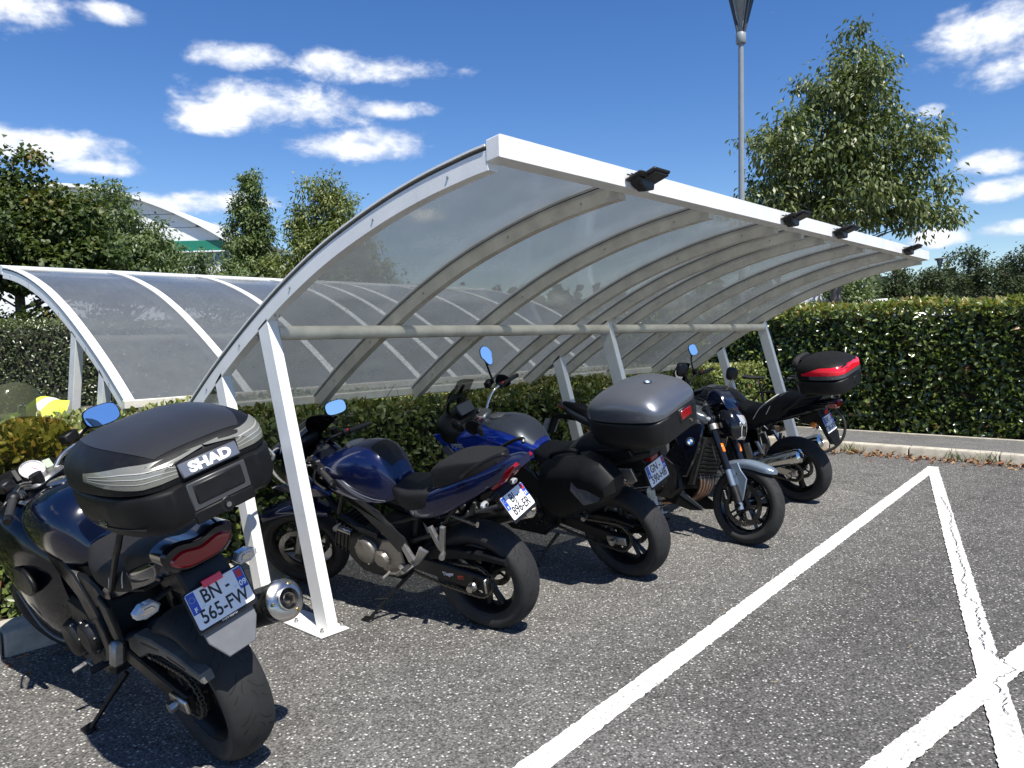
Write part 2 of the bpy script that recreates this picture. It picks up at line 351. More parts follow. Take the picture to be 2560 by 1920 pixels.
kerb('kerb_beside_pavement', (10.30, 4.5), (10.30, -9), (1, 0), .15, .125, 1.0, CONC, '')
kerb('kerb_below_hedge', (-5.0, 4.545), (10.28, 4.545), (0, 1), .22, .135, 1.0, CONC2, '')
def slab(name, x0, x1, y0, y1, z0, z1, m, kind='structure'):
    return tag(MB().box(((x0 + x1) / 2, (y0 + y1) / 2, (z0 + z1) / 2), (x1 - x0, y1 - y0, z1 - z0), .01).build(name, m), kind=kind)
slab('pavement', 10.453, 11.62, -9, 4.5, -.05, .112, PAVE)
slab('pavement_edging', 11.623, 11.70, -9, 4.5, -.05, .128, CONC)
SOIL = mat('soil', (.085, .062, .042), .95, var=.5, vscale=14, bump=1, bscale=60)
slab('hedge_bed', -5, 10.28, 4.77, 6.35, -.05, .10, SOIL); slab('hedge_border', 11.704, 13.2, -9.5, 9, -.05, .11, SOIL)
kerb('kerb_of_rear_lane', (-5.0, 18.6), (13, 18.6), (0, 1), .15, .13, 1.0, CONC, '')
slab('rear_verge', -20, 16, 18.76, 23, -.05, .14, SOIL)

# ------------------------------------------------------------------ leaves
def leafmat(name, cols, rough=.38, spec=.5, transl=.25, hue=None):
    """leaf: colour picked per leaf from a ramp, light passing through"""
    m = bpy.data.materials.new(name); m.use_nodes = True; N, L, b = nodes(m); at = N.new('ShaderNodeAttribute'); at.attribute_name = 'tone'
    r = N.new('ShaderNodeValToRGB'); L.new(at.outputs['Fac'], r.inputs[0]); el = r.color_ramp.elements
    for i, (p, c) in enumerate(cols):
        e = el[i] if i < 2 else el.new(p)
        e.position = p; e.color = (*c, 1)
    L.new(r.outputs[0], b.inputs['Base Color']); b.inputs['Roughness'].default_value = rough; b.inputs['Specular IOR Level'].default_value = spec
    t = N.new('ShaderNodeBsdfTranslucent'); g = N.new('ShaderNodeMix'); g.data_type = 'RGBA'; g.inputs[0].default_value = 1; g.blend_type = 'MULTIPLY'; L.new(r.outputs[0], g.inputs[6]); g.inputs[7].default_value = (1.25, 1.35, .6, 1)
    L.new(g.outputs[2], t.inputs[0]); x = N.new('ShaderNodeMixShader'); x.inputs[0].default_value = transl; out = N['Material Output']
    L.new(b.outputs[0], x.inputs[1]); L.new(t.outputs[0], x.inputs[2]); L.new(x.outputs[0], out.inputs[0]); MATS[name] = m; return m
def leafmesh(name, P, D, NR, size, wid, tone, m, parent, kind='stuff', fold=.25, curl=.15, six=True):
    """P base points, D leaf direction, NR leaf normal, all n x 3"""
    n = len(P); D = D / (np.linalg.norm(D, axis=1, keepdims=True) + 1e-9); S = np.cross(D, NR); S /= (np.linalg.norm(S, axis=1, keepdims=True) + 1e-9); U = np.cross(S, D)
    l = size[:, None]; w = (size * wid)[:, None]
    if six:
        pr = [(0, 0, 0), (.33, .5, fold), (.70, .40, fold * .6 - curl * .4), (1, 0, -curl), (.70, -.40, fold * .6 - curl * .4), (.33, -.5, fold), (.4, 0, 0), (.72, 0, -curl * .5)]
        F0 = [(0, 6, 1), (6, 7, 2, 1), (7, 3, 2), (0, 5, 6), (5, 4, 7, 6), (4, 3, 7)]
    else:
        pr = [(0, 0, 0), (.5, .5, fold), (1, 0, -curl), (.5, -.5, fold)]; F0 = [(0, 3, 1), (1, 3, 2)]
    k = len(pr); V = np.empty((n, k, 3))
    for i, (a, s, h) in enumerate(pr): V[:, i] = P + D * l * a + S * w * s + U * w * h
    sizes = [len(f) for f in F0]; base = np.concatenate([np.array(f) for f in F0]); idx = (base[None, :] + (np.arange(n) * k)[:, None]).ravel()
    me = bpy.data.meshes.new(name); me.vertices.add(n * k); me.vertices.foreach_set('co', V.ravel()); me.loops.add(len(idx)); me.loops.foreach_set('vertex_index', idx.astype(np.int32))
    ls = np.tile(sizes, n); st = np.concatenate([[0], np.cumsum(ls)[:-1]]); me.polygons.add(len(ls)); me.polygons.foreach_set('loop_start', st.astype(np.int32)); me.polygons.foreach_set('loop_total', ls.astype(np.int32))
    a = me.attributes.new('tone', 'FLOAT', 'POINT'); a.data.foreach_set('value', np.repeat(tone, k).astype(np.float32))
    me.update(calc_edges=True); me.validate(); me.polygons.foreach_set('use_smooth', [True] * len(me.polygons)); me.materials.append(m); o = bpy.data.objects.new(name, me); COL.objects.link(o)
    if parent is not None: o.parent = parent
    if kind: o['kind'] = kind
    return o
def rand_dirs(n): v = rng.normal(size=(n, 3)); return v / np.linalg.norm(v, axis=1, keepdims=True)
HEDGE_A = leafmat('laurel_leaves', [(0, (.040, .064, .018)), (.25, (.080, .12, .028)), (.6, (.15, .20, .046)), (.86, (.26, .29, .075)), (.95, (.32, .27, .08)), (1, (.34, .16, .09))], .27, 1.0, .28)
HEDGE_B = leafmat('privet_leaves', [(0, (.065, .090, .026)), (.3, (.115, .155, .038)), (.7, (.18, .22, .055)), (.94, (.27, .28, .08)), (1, (.28, .12, .06))], .40, .6, .28)
HEDGE_C = leafmat('small_hedge_leaves', [(0, (.05, .07, .024)), (.5, (.09, .12, .04)), (1, (.16, .18, .07))], .34, .9, .2)
TWIG = mat('twig', (.11, .085, .06), .9, var=.3, vscale=30)
def hedge(name, label, x0, x1, y0, y1, z0, z1, size, wid, dens, m, faces, core=.20, group=None, yellow=0, wob=.05):
    """clipped hedge: leaves and twigs in a shell around a core painted as dark inner shade. faces: list of (axis, sign)"""
    root = empty(name, T((x0 + x1) / 2, (y0 + y1) / 2, 0), label, 'hedge', group); off = np.array(((x0 + x1) / 2, (y0 + y1) / 2, 0)); lo = np.array((x0, y0, z0)); hi = np.array((x1, y1, z1))
    Ps = []; Ns = []
    for ax, sg in faces:
        u, w = [i for i in range(3) if i != ax]; area = (hi[u] - lo[u]) * (hi[w] - lo[w]); n = int(area * dens); p = rng.uniform(lo, hi, size=(n, 3)); dep = rng.exponential(.055, n); dep = np.minimum(dep, .24) - .03
        wv = wob * (np.sin(p[:, u] * 2.1 + 1) * .5 + np.sin(p[:, w] * 3.7 + p[:, u] * 1.3) * .5 + np.sin(p[:, u] * 7.3) * .3)
        p[:, ax] = (hi[ax] if sg > 0 else lo[ax]) - sg * (dep - wv); nn = np.zeros((n, 3)); nn[:, ax] = sg; Ps.append(p); Ns.append(nn)
    P = np.concatenate(Ps); Nn = np.concatenate(Ns); n = len(P)
    D = Nn * .55 + rand_dirs(n) * .85 + np.array((0, 0, .35)); NR = Nn * .70 + rand_dirs(n) * .75 + np.array((0, -.15, .75))
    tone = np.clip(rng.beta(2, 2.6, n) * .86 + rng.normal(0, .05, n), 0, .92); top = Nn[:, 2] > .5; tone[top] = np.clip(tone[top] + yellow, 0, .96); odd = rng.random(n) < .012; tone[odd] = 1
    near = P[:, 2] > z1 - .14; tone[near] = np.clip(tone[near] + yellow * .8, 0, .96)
    leafmesh('foliage', P - off, D, NR, size * rng.uniform(.6, 1.25, n), wid, tone, m, root)
    mb = MB(); g = core
    mb.box(((x0 + x1) / 2 - off[0], (y0 + y1) / 2 - off[1], (z0 + z1 - g * .6) / 2), (x1 - x0 - g, y1 - y0 - g, z1 - z0 - g * .6), .03); mb.build('shaded_core', mat('hedge_inner', (.020, .022, .012), .95, var=.6, vscale=25, bump=1, bscale=40), root)  # solid dark box; shade between the leaves is put into its colour
    mt = MB()
    for k in range(int((x1 - x0 + y1 - y0) * 14)):
        ax, sg = random.choice(faces); p = rng.uniform(lo, hi) - off; p[ax] = ((hi[ax] if sg > 0 else lo[ax]) - off[ax]) - sg * .14; d = np.zeros(3); d[ax] = sg; d = d * .22 + rand_dirs(1)[0] * .16 + np.array((0, 0, .12)); mt.tube([p - d * .4, p + d * .25, p + d * .6], [.005, .003, .0015], 4)
    o = mt.build('twigs', TWIG, root); o['kind'] = 'stuff'
    return root
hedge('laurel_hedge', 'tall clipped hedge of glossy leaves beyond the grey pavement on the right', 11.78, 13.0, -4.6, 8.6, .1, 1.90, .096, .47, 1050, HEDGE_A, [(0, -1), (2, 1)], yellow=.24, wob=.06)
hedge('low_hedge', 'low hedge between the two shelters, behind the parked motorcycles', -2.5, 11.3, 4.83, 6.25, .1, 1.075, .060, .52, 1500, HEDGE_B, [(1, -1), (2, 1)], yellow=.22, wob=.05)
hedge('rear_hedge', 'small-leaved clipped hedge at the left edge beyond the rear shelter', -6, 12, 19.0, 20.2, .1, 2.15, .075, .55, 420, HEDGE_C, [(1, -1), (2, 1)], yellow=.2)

# ------------------------------------------------------------------ trees
BARK = mat('bark', (.13, .115, .095), .95, var=.4, vscale=10, bump=1, bscale=30)
TREE_A = leafmat('hackberry_leaves', [(0, (.075, .105, .036)), (.5, (.135, .17, .056)), (.9, (.22, .24, .09)), (1, (.30, .28, .12))], .42, .55, .28)
TREE_B = leafmat('maple_leaves', [(0, (.034, .058, .015)), (.5, (.068, .10, .024)), (.85, (.12, .135, .032)), (1, (.22, .15, .04))], .5, .4, .28)
TREE_C = leafmat('ash_leaves', [(0, (.075, .115, .045)), (.5, (.14, .19, .07)), (1, (.22, .26, .11))], .45, .5, .3)
TREE_D = leafmat('far_leaves', [(0, (.030, .048, .020)), (.5, (.055, .078, .030)), (1, (.10, .12, .05))], .55, .35, .25)
def tree(name, label, pos, h, trunk_r, z_low, lobes, nclump, per, lsize, lwid, m, droop=.3, clr=.5, group=None, lean=(0, 0), six=False, flatten=.75):
    """trunk with limbs; leaf clumps fill an envelope given as lobes (x, y, z, rx, ry, rz) relative to the foot"""
    root = empty(name, T(*pos), label, 'tree', group); mb = MB(); top = np.array((lean[0], lean[1], h * .93))
    tp = [np.array((0, 0, -.3))] + [np.array((lean[0] * t + rng.normal(0, .03 * h * t * .3), lean[1] * t + rng.normal(0, .03 * h * t * .3), h * .93 * t)) for t in (.12, .3, .5, .7, .85, 1)]
    mb.tube(tp, [trunk_r * 1.25, trunk_r, trunk_r * .9, trunk_r * .66, trunk_r * .42, trunk_r * .24, trunk_r * .06], 10, sm=3)
    W_ = np.array([l[3] * l[4] * l[5] for l in lobes]); W_ = W_ / W_.sum(); C = []
    while len(C) < nclump:
        l = lobes[rng.choice(len(lobes), p=W_)]; d = rand_dirs(1)[0]; r = rng.random() ** .42; p = np.array(l[:3]) + d * r * np.array(l[3:])
        if p[2] > z_low - .2: C.append(p)
    C = np.array(C); spine = np.array(cr(tp, 4))
    for k in range(min(nclump, 90)):
        c = C[k]; zz = max(z_low * .8, min(c[2] - .35 * np.linalg.norm(c[:2]) - .2, h * .85)); j = np.argmin(abs(spine[:, 2] - zz)); a = spine[j]; L_ = np.linalg.norm(c - a); mid = (a + c) / 2 + np.array((0, 0, .1 * L_)) + rng.normal(0, .05 * L_, 3)
        r0 = max(.012, trunk_r * .32 * (1 - .7 * a[2] / h)) * min(1.2, .4 + L_ / h * 2); mb.tube([a, mid, c], [r0, r0 * .55, r0 * .12], 5, sm=3, cap=False)
    mb.build('trunk', BARK, root)
    n = nclump * per; cs = np.repeat(C, per, axis=0); sc = clr * rng.uniform(.55, 1.25, (nclump, 1)); g = rng.normal(size=(n, 3)) * np.repeat(sc, per, axis=0) * np.array((1, 1, flatten)) * .55; P = cs + g
    out = g / (np.linalg.norm(g, axis=1, keepdims=True) + 1e-6); D = out * .6 + rand_dirs(n) * .6 + np.array((0, 0, -droop)); NR = out * .4 + rand_dirs(n) * .7 + np.array((0, 0, .9))
    tone = np.clip(np.repeat(rng.normal(.45, .16, nclump), per) + rng.normal(0, .14, n), 0, 1)
    o = leafmesh('crown', P, D, NR, lsize * rng.uniform(.65, 1.3, n), lwid, tone, m, root, kind=None, six=six)
    return root
def polar(az, d): a = math.radians(az); return d * math.cos(a), d * math.sin(a)
# ------------------------------------------------------------------ shelters
WHITE = mat('white_lacquer', (.80, .80, .78), .35, var=.07, vscale=5, rvar=.1); RUSTY = mat('weathered_lacquer', (.66, .62, .53), .5, var=.18, vscale=6, rvar=.1)
GASKET = mat('black_gasket', (.02, .02, .02), .6); STEEL = mat('zinc_bolt', (.5, .5, .48), .35, 1, rvar=.15, vscale=60)
def panel_mat():
    m = bpy.data.materials.new('twin_wall_polycarbonate'); m.use_nodes = True; N, L, b = nodes(m); out = N['Material Output']; tc = N.new('ShaderNodeTexCoord')
    n = N.new('ShaderNodeTexNoise'); n.inputs['Scale'].default_value = 3.0; n.inputs['Detail'].default_value = 8; n.inputs['Roughness'].default_value = .65; L.new(tc.outputs['Object'], n.inputs['Vector'])
    sp = N.new('ShaderNodeTexNoise'); sp.inputs['Scale'].default_value = 26; sp.inputs['Detail'].default_value = 2; L.new(tc.outputs['Object'], sp.inputs['Vector'])
    r = N.new('ShaderNodeMapRange'); L.new(n.outputs[0], r.inputs[0]); r.inputs[1].default_value = .3; r.inputs[2].default_value = .7; r.inputs[3].default_value = .85; r.inputs[4].default_value = 1.1
    spk = N.new('ShaderNodeMapRange'); L.new(sp.outputs[0], spk.inputs[0]); spk.inputs[1].default_value = .70; spk.inputs[2].default_value = .76; spk.inputs[3].default_value = 1; spk.inputs[4].default_value = .7
    mu = N.new('ShaderNodeMath'); mu.operation = 'MULTIPLY'; L.new(r.outputs[0], mu.inputs[0]); L.new(spk.outputs[0], mu.inputs[1])
    def col(c):
        x = N.new('ShaderNodeMix'); x.data_type = 'RGBA'; x.blend_type = 'MULTIPLY'; x.inputs[0].default_value = 1; x.inputs[6].default_value = (*c, 1)
        k = N.new('ShaderNodeCombineColor'); [L.new(mu.outputs[0], k.inputs[i]) for i in range(3)]; L.new(k.outputs[0], x.inputs[7]); return x.outputs[2]
    tr = N.new('ShaderNodeBsdfTransparent'); tr.inputs[0].default_value = (.93, .95, .94, 1)
    tl = N.new('ShaderNodeBsdfTranslucent'); L.new(col((.46, .48, .47)), tl.inputs[0]); df = N.new('ShaderNodeBsdfDiffuse'); L.new(col((.26, .27, .265)), df.inputs[0])
    gl = N.new('ShaderNodeBsdfGlossy'); gl.inputs['Roughness'].default_value = .09; gl.inputs[0].default_value = (.9, .9, .9, 1)
    # fine ribs of the twin wall run round the curve
    w = N.new('ShaderNodeTexWave'); w.wave_type = 'BANDS'; w.bands_direction = 'X'; w.inputs['Scale'].default_value = 28; w.inputs['Distortion'].default_value = 0; L.new(tc.outputs['Object'], w.inputs['Vector'])
    bp = N.new('ShaderNodeBump'); bp.inputs['Strength'].default_value = .10; bp.inputs['Distance'].default_value = .001; L.new(w.outputs[0], bp.inputs['Height']); L.new(bp.outputs[0], gl.inputs['Normal'])
    a = N.new('ShaderNodeMixShader'); a.inputs[0].default_value = .55; L.new(tl.outputs[0], a.inputs[1]); L.new(df.outputs[0], a.inputs[2])
    c = N.new('ShaderNodeMixShader'); c.inputs[0].default_value = .54; L.new(tr.outputs[0], c.inputs[1]); L.new(a.outputs[0], c.inputs[2])
    lw = N.new('ShaderNodeLayerWeight'); pw = N.new('ShaderNodeMath'); pw.operation = 'POWER'; L.new(lw.outputs['Facing'], pw.inputs[0]); pw.inputs[1].default_value = 4.0; lw.inputs[0].default_value = .5; fa = N.new('ShaderNodeMath'); fa.operation = 'MULTIPLY_ADD'; L.new(pw.outputs[0], fa.inputs[0]); fa.inputs[1].default_value = .55; fa.inputs[2].default_value = .06; d = N.new('ShaderNodeMixShader'); L.new(fa.outputs[0], d.inputs[0]); L.new(c.outputs[0], d.inputs[1]); L.new(gl.outputs[0], d.inputs[2]); L.new(d.outputs[0], out.inputs[0])
    return m
PANEL = panel_mat()
PROF = [(5.045, 1.175), (4.725, 1.401), (4.411, 1.601), (4.071, 1.797), (3.765, 1.955), (3.402, 2.113), (3.006, 2.245), (2.662, 2.332), (2.36, 2.385), (2.225, 2.402)]
X0 = 2.371; BAY = .989; RIBK = [0, 1, 2, 3, 3.5, 4, 5, 6, 7]
def shelter(label, fy, solar):
    """curved cycle shelter; fy maps the depth axis so that the rear one is the mirror image"""
    root = empty('curved_shelter', None, label, 'shelter', 'curved white shelters'); C = np.array(cr(PROF, 5)); t = np.gradient(C, axis=0); t /= np.linalg.norm(t, axis=1, keepdims=True); nn = np.stack([t[:, 1], -t[:, 0]], 1)
    if nn[0][1] < 0: nn = -nn
    flip = fy(1) < fy(0)
    def sweep(xa, xb, d0, d1, sel=slice(None)):
        """bar following the arch between x = xa..xb and depths d0..d1 below the outer skin"""
        mb = MB(); c, n = C[sel], nn[sel]; vs = []
        for p, q in zip(c, n):
            o, i = p - q * d0, p - q * d1; vs += [(xa, fy(o[0]), o[1]), (xb, fy(o[0]), o[1]), (xb, fy(i[0]), i[1]), (xa, fy(i[0]), i[1])]
        k = len(c); F = [(4 * i + j, 4 * i + (j + 1) % 4, 4 * i + 4 + (j + 1) % 4, 4 * i + 4 + j) for i in range(k - 1) for j in range(4)] + [(3, 2, 1, 0), tuple(4 * (k - 1) + j for j in range(4))]
        if flip: F = [f[::-1] for f in F]
        return mb.add(vs, F)
    ribx = [X0 + k * BAY for k in RIBK]
    for i, x in enumerate(ribx):
        r = sweep(x, x + .06, .016, .100).build('rib', WHITE if i == 0 else RUSTY, root, 25)
        sweep(x + .003, x + .057, .013, .0158).build('gasket', GASKET, r, 25); sweep(x - .008, x + .068, -.010, -.0005).build('cap_strip', WHITE, r, 25)
        bt = MB()
        for j in (4, 11, 20, 30, 38):
            p = C[j] - nn[j] * .06; bt.lathe([(.006, -.001), (.006, .004), (.003, .006)], (x - .001, fy(p[0]), p[1]), (-1, 0, 0), 8, True)
            q = C[j] + nn[j] * .010; bt.lathe([(.007, 0), (.007, .004), (.003, .006)], (x + .03, fy(q[0]), q[1]), (0, (fy(1) - fy(0)) * nn[j][0], nn[j][1]), 8, True)
        bt.build('bolt', STEEL, r)
    for i in range(8): sweep(ribx[i] + .030, ribx[i + 1] + .030, 0, .012).build('roof_panel', PANEL, root, 60)
    E_ = X0 + 7 * BAY + .06; y_ = lambda a, b: sorted((fy(a), fy(b)))
    a, b = y_(2.143, 2.222); MB().prism([(a, 2.346), (a, 2.440), (b, 2.428), (b, 2.336)] if not flip else [(a, 2.336), (a, 2.428), (b, 2.440), (b, 2.346)], X0 - .003, E_ + .003, .004, plane='yz').build('front_beam', WHITE, root, 25)
    a, b = y_(5.015, 5.075); MB().box(((X0 + E_) / 2, (a + b) / 2, 1.152), (E_ - X0 + .03, .05, .066), .006).build('rear_gutter', RUSTY, root, 25)
    for i, (xa, xb) in enumerate(((X0 + .069, X0 + 3.5 * BAY - .003), (X0 + 3.5 * BAY + .069, X0 + 7 * BAY - .003))):
        MB().tube([(xa, fy(4.005), 1.655), (xb, fy(4.005), 1.655)], .0425, 20).build('horizontal_tube', mat('yellowed_lacquer', (.70, .65, .53), .45, var=.2, vscale=7), root, 40)
    for kx in (0, 3.5, 7):
        x = X0 + kx * BAY
        for yb, w, zt0, zt1 in ((3.492, .121, 1.746, 1.685), (4.147, .107, 1.425, 1.352)):
            mb = MB(); s = .288; o = [(yb, .012), (yb + w, .012), (yb + w + zt1 * s, zt1), (yb + zt0 * s, zt0)]; o = [(fy(p), q) for p, q in o]
            p = mb.prism(o, x, x + .067, .004, plane='yz').build('post', WHITE, root, 20)
            yb2 = yb - .045; pl = MB(); a, b = sorted((fy(yb2), fy(yb2 + .45 if w > .11 else yb2 + .30))); pl.box((x + .012, (a + b) / 2, .0075), (.185, b - a, .012), .004)
            pl.build('base_plate', WHITE, p, 20); bt = MB()
            for dx, dy in ((-.055, .05), (.085, .05), (-.055, .30), (.085, .30)):
                if w < .11 and dy > .2: dy = .24
                bt.lathe([(.013, 0), (.013, .010), (.009, .013), (.009, .022), (.005, .024)], (x + .012 + dx * .95, fy(yb2 + dy), .0135), (0, 0, 1), 8, True)
            bt.build('anchor_bolt', STEEL, p)
            # mounting flange under the rib with two bolts
            fl = MB(); ym, zm = yb + w / 2 + (zt0 + zt1) / 2 * s, (zt0 + zt1) / 2; tt = np.array((-(w + (zt1 - zt0) * s), zt0 - zt1)); tt = tt / np.linalg.norm(tt); n2 = np.array((tt[1], -tt[0])); n2 = n2 if n2[1] > 0 else -n2
            for sg in (-1, 1):
                c0 = np.array((ym, zm)) + tt * sg * (w * .5 + .055) + n2 * -.004; q = [c0 - tt * .05, c0 + tt * .05, c0 + tt * .05 - n2 * .007, c0 - tt * .05 - n2 * .007]
                fl.prism([(fy(u), v) for u, v in q], x + .002, x + .064, .001, plane='yz')
                for xx in (.018, .048):
                    d = c0 - n2 * .007; fl.lathe([(.010, 0), (.010, .010), (.005, .013), (.005, .02)], (x + xx, fy(d[0]), d[1]), (0, -(fy(1) - fy(0)) * n2[0], -n2[1]), 6, True)
            fl.build('flange', STEEL, p)['kind'] = 'stuff'
    return root
SH1 = shelter('white curved shelter open towards us over the five motorcycles', lambda y: y, True)
SH2 = shelter('rear shelter seen from outside, grey panels curving down behind the low hedge', lambda y: 11.10 - y, False)
BLK = mat('black_plastic', (.018, .018, .019), .42, var=.25, vscale=30, rvar=.12, bump=.15, bscale=900)
for x, lb in ((3.395, 'black clip-on lamp on the white beam, nearest of the four'), (5.355, 'second black clip-on lamp along the white beam from the near corner'), (6.385, 'third black clip-on lamp along the white beam from the near corner'), (8.375, 'black clip-on lamp at the far right tip of the white beam')):
    lp = empty('clip_lamp', T(x, 2.105, 2.378), lb, 'lamp', 'black clip-on lamps along the shelter beam')
    R_ = Matrix.Rotation(math.radians(-20), 3, 'X')
    MB().box((.05, -.03, .028), (.155, .15, .020), .008, R_).box((.05, -.035, .013), (.135, .125, .010), .004, R_).build('head', BLK, lp)
    m_ = MB(); m_.box((-.055, -.01, .018), (.075, .10, .012), .004, R_); [m_.box((-.055, -.01 + d, .028), (.07, .008, .008), .003, R_) for d in (-.035, -.012, .012, .035)]; m_.build('cover', BLK, lp)
    MB().tube([(-.02, -.035, .028), (.0, -.035, .034)], .012, 10).build('knob', STEEL, lp)
    MB().prism([(-.06, .02), (.09, .01), (.085, -.035), (.02, -.045), (-.04, -.02)], -.03, .036, .008).build('clip', BLK, lp)

# ------------------------------------------------------------------ trees and what stands behind
RTx, RTy = RT.x / math.hypot(RT.x, RT.y), RT.y / math.hypot(RT.x, RT.y)
def lob(*L_): return [(dx * RTx, dx * RTy, dz, r, r2, rz) for dx, dz, r, r2, rz in L_]
def foot(az, d): x, y = polar(az, d); return (x, y, gz(x, y))
tree('hackberry_tree', 'tall light green tree with drooping leaves beyond the right hedge, behind the lamp post', foot(18.5, 25), 10.0, .17, 3.6,
     lob((.55, 9.2, .75, .8, .9), (.35, 8.0, 1.75, 1.7, 1.2), (-1.2, 6.7, 1.6, 1.7, 1.2), (1.5, 6.9, 1.6, 1.6, 1.2), (-1.5, 5.2, 1.5, 1.7, 1.1), (1.9, 5.0, 1.5, 1.6, 1.1), (.1, 5.6, 1.9, 2, 1.3), (2.9, 4.7, .7, .8, .6)), 330, 90, .19, .40, TREE_A, .75, .46, flatten=.8)
tree('maple_tree', 'dark maple at the left edge behind the rear shelter', foot(74.2, 26), 7.0, .16, 2.2, lob((-.55, 6.2, .5, .6, 1.0), (.75, 5.9, .5, .6, .9), (-.3, 5.0, 1.2, 1.3, 1.0), (1.2, 4.9, 1.0, 1.1, .9), (2.1, 4.7, .55, .6, .8), (-.6, 3.9, 1.9, 1.9, 1.1), (1.0, 3.7, 1.8, 1.8, 1.1), (2.3, 3.3, 1.1, 1.3, .9)), 330, 74, .16, .8, TREE_B, .3, .38)
tree('maple_tree', 'dark maple whose crown is cut by the left picture edge', foot(78.6, 25), 7.6, .16, 2.0, lob((.5, 6.6, .6, .7, 1.2), (0, 5.6, 1.3, 1.2, 1.2), (.3, 4.2, 2.0, 1.8, 1.3)), 190, 70, .15, .8, TREE_B, .3, .45)
tree('ash_tree', 'light green feathery tree right of the dark maple, left of the domed hall', foot(68.2, 34), 7.6, .14, 1.8, lob((-.6, 6.3, .9, 1.0, 1.2), (.3, 5.2, 1.4, 1.4, 1.2), (1.0, 4.2, 1.6, 1.5, 1.0), (-.6, 3.7, 1.9, 1.6, 1.2), (1.6, 3.1, 1.4, 1.4, .8)), 260, 95, .20, .36, TREE_C, .5, .38)
tree('ash_tree', 'slender pointed light green tree right of the domed hall', foot(60.2, 36), 8.9, .13, 1.8, lob((.1, 8.0, .35, .4, .9), (0, 6.8, .75, .8, 1.0), (0, 5.4, 1.15, 1.1, 1.2), (.1, 4.0, 1.4, 1.3, 1.1), (-.7, 3.2, 1.3, 1.2, .8)), 230, 95, .20, .36, TREE_C, .5, .32)
tree('ash_tree', 'broad yellow-green tree just left of the curved white roof edge', foot(54.9, 34), 8.2, .15, 1.8, lob((0, 7.2, .9, 1.0, .9), (.7, 6.4, 1.3, 1.2, 1.1), (-.9, 5.7, 1.2, 1.2, 1.1), (.3, 5.0, 2.0, 1.7, 1.3), (-1.0, 3.8, 1.8, 1.6, 1.1), (1.3, 3.6, 1.8, 1.6, 1.2)), 330, 95, .20, .36, leafmat('ash_leaves_yellow', [(0, (.09, .115, .034)), (.5, (.16, .195, .055)), (1, (.26, .27, .09))], .45, .5, .3), .5, .42)
tree('young_tree', 'small young tree in front of the domed hall, between two ash trees', foot(63.2, 31), 4.6, .07, 1.6, lob((0, 3.7, .7, .7, .8), (-1.0, 3.1, 1.0, .9, .7), (1.1, 3.0, .9, .9, .6)), 110, 80, .17, .36, TREE_C, .5, .32)
for k, (az, d, h, hw, lb, m_) in enumerate(((12.9, 74, 4.6, 1.7, 'dark round tree behind the far lamp post', TREE_D), (10.7, 78, 6.4, 2.3, 'taller far tree right of the far lamp post', TREE_D), (8.0, 76, 6.2, 2.3, 'far dark tree cut by the right picture edge', TREE_D), (14.9, 72, 4.6, 1.6, 'far round dark tree between the tower block and the far lamp post', TREE_D), (17.9, 68, 4.9, 2.2, 'far green tree right of the box truck', TREE_C), (20.6, 80, 4.6, 2.2, 'far tree behind the cab of the box truck', TREE_C), (16.3, 92, 2.8, 1.6, 'low yellowish far tree beside the tower block', TREE_C), (13.8, 98, 3.4, 1.8, 'low far tree left of the far lamp post', TREE_C), (5.6, 80, 6, 2.4, 'far tree outside the right picture edge', TREE_D))):
    tree('far_tree', lb, foot(az, d), h, .16, h * .22, lob((0, h * .60, hw, hw, h * .36), (-hw * .5, h * .45, hw * .6, hw * .6, h * .25), (hw * .5, h * .5, hw * .6, hw * .6, h * .27), (hw * .1, h * .84, hw * .5, hw * .5, h * .16)), 90, 50, .26, .55, m_, .2, .55, 'trees beyond the car park')
for az_, d_, h_, w_, lb_ in ((77.5, 24.5, 2.9, 2.2, 'dark shrub under the left maple, behind the small-leaved hedge'), (70.5, 25.5, 2.8, 2.4, 'dark shrub behind the rear shelter, right of the maple trunk'), (58, 27, 3.4, 3.0, 'shrub below the slender tree behind the rear shelter'), (50, 27, 3.6, 3.0, 'shrub hidden mostly by the near shelter roof')):
    tree('shrub', lb_, foot(az_, d_), h_, .06, .3, lob((0, h_ * .5, w_, 1.0, h_ * .42), (w_ * .6, h_ * .42, w_ * .5, .9, h_ * .36), (-w_ * .6, h_ * .45, w_ * .5, .9, h_ * .38)), 120, 60, .15, .6, TREE_B, .2, .40, 'shrubs behind the rear shelter')
def woodland():
    n = 26000; az = rng.uniform(-25, 95, n); d = rng.uniform(130, 240, n); hgt = 4.2 + 1.6 * np.sin(az * 1.7) + 1.2 * np.sin(az * 4.3 + 1) + .8 * np.sin(az * 11); z = rng.random(n) ** .6 * hgt; a = np.radians(az)
    P = np.stack([d * np.cos(a), d * np.sin(a), np.minimum(.036 * (d - 14), 9) + z], 1); leafmesh('far_woodland', P, rand_dirs(n), rand_dirs(n) + np.array((0, 0, .6)), rng.uniform(1.0, 2.2, n), .8, np.clip(rng.normal(.45, .2, n), 0, 1), leafmat('far_wood_leaves', [(0, (.035, .052, .030)), (1, (.09, .11, .06))], .7, .2, .1), None)
    tag(bpy.data.objects['far_woodland'], kind='stuff')
woodland()
GREY = mat('lamp_post_grey', (.24, .27, .29), .45, var=.08, vscale=3); SMOKE = mat('lamp_diffuser', (.35, .34, .31), .25, 0, .5, trans=.3)
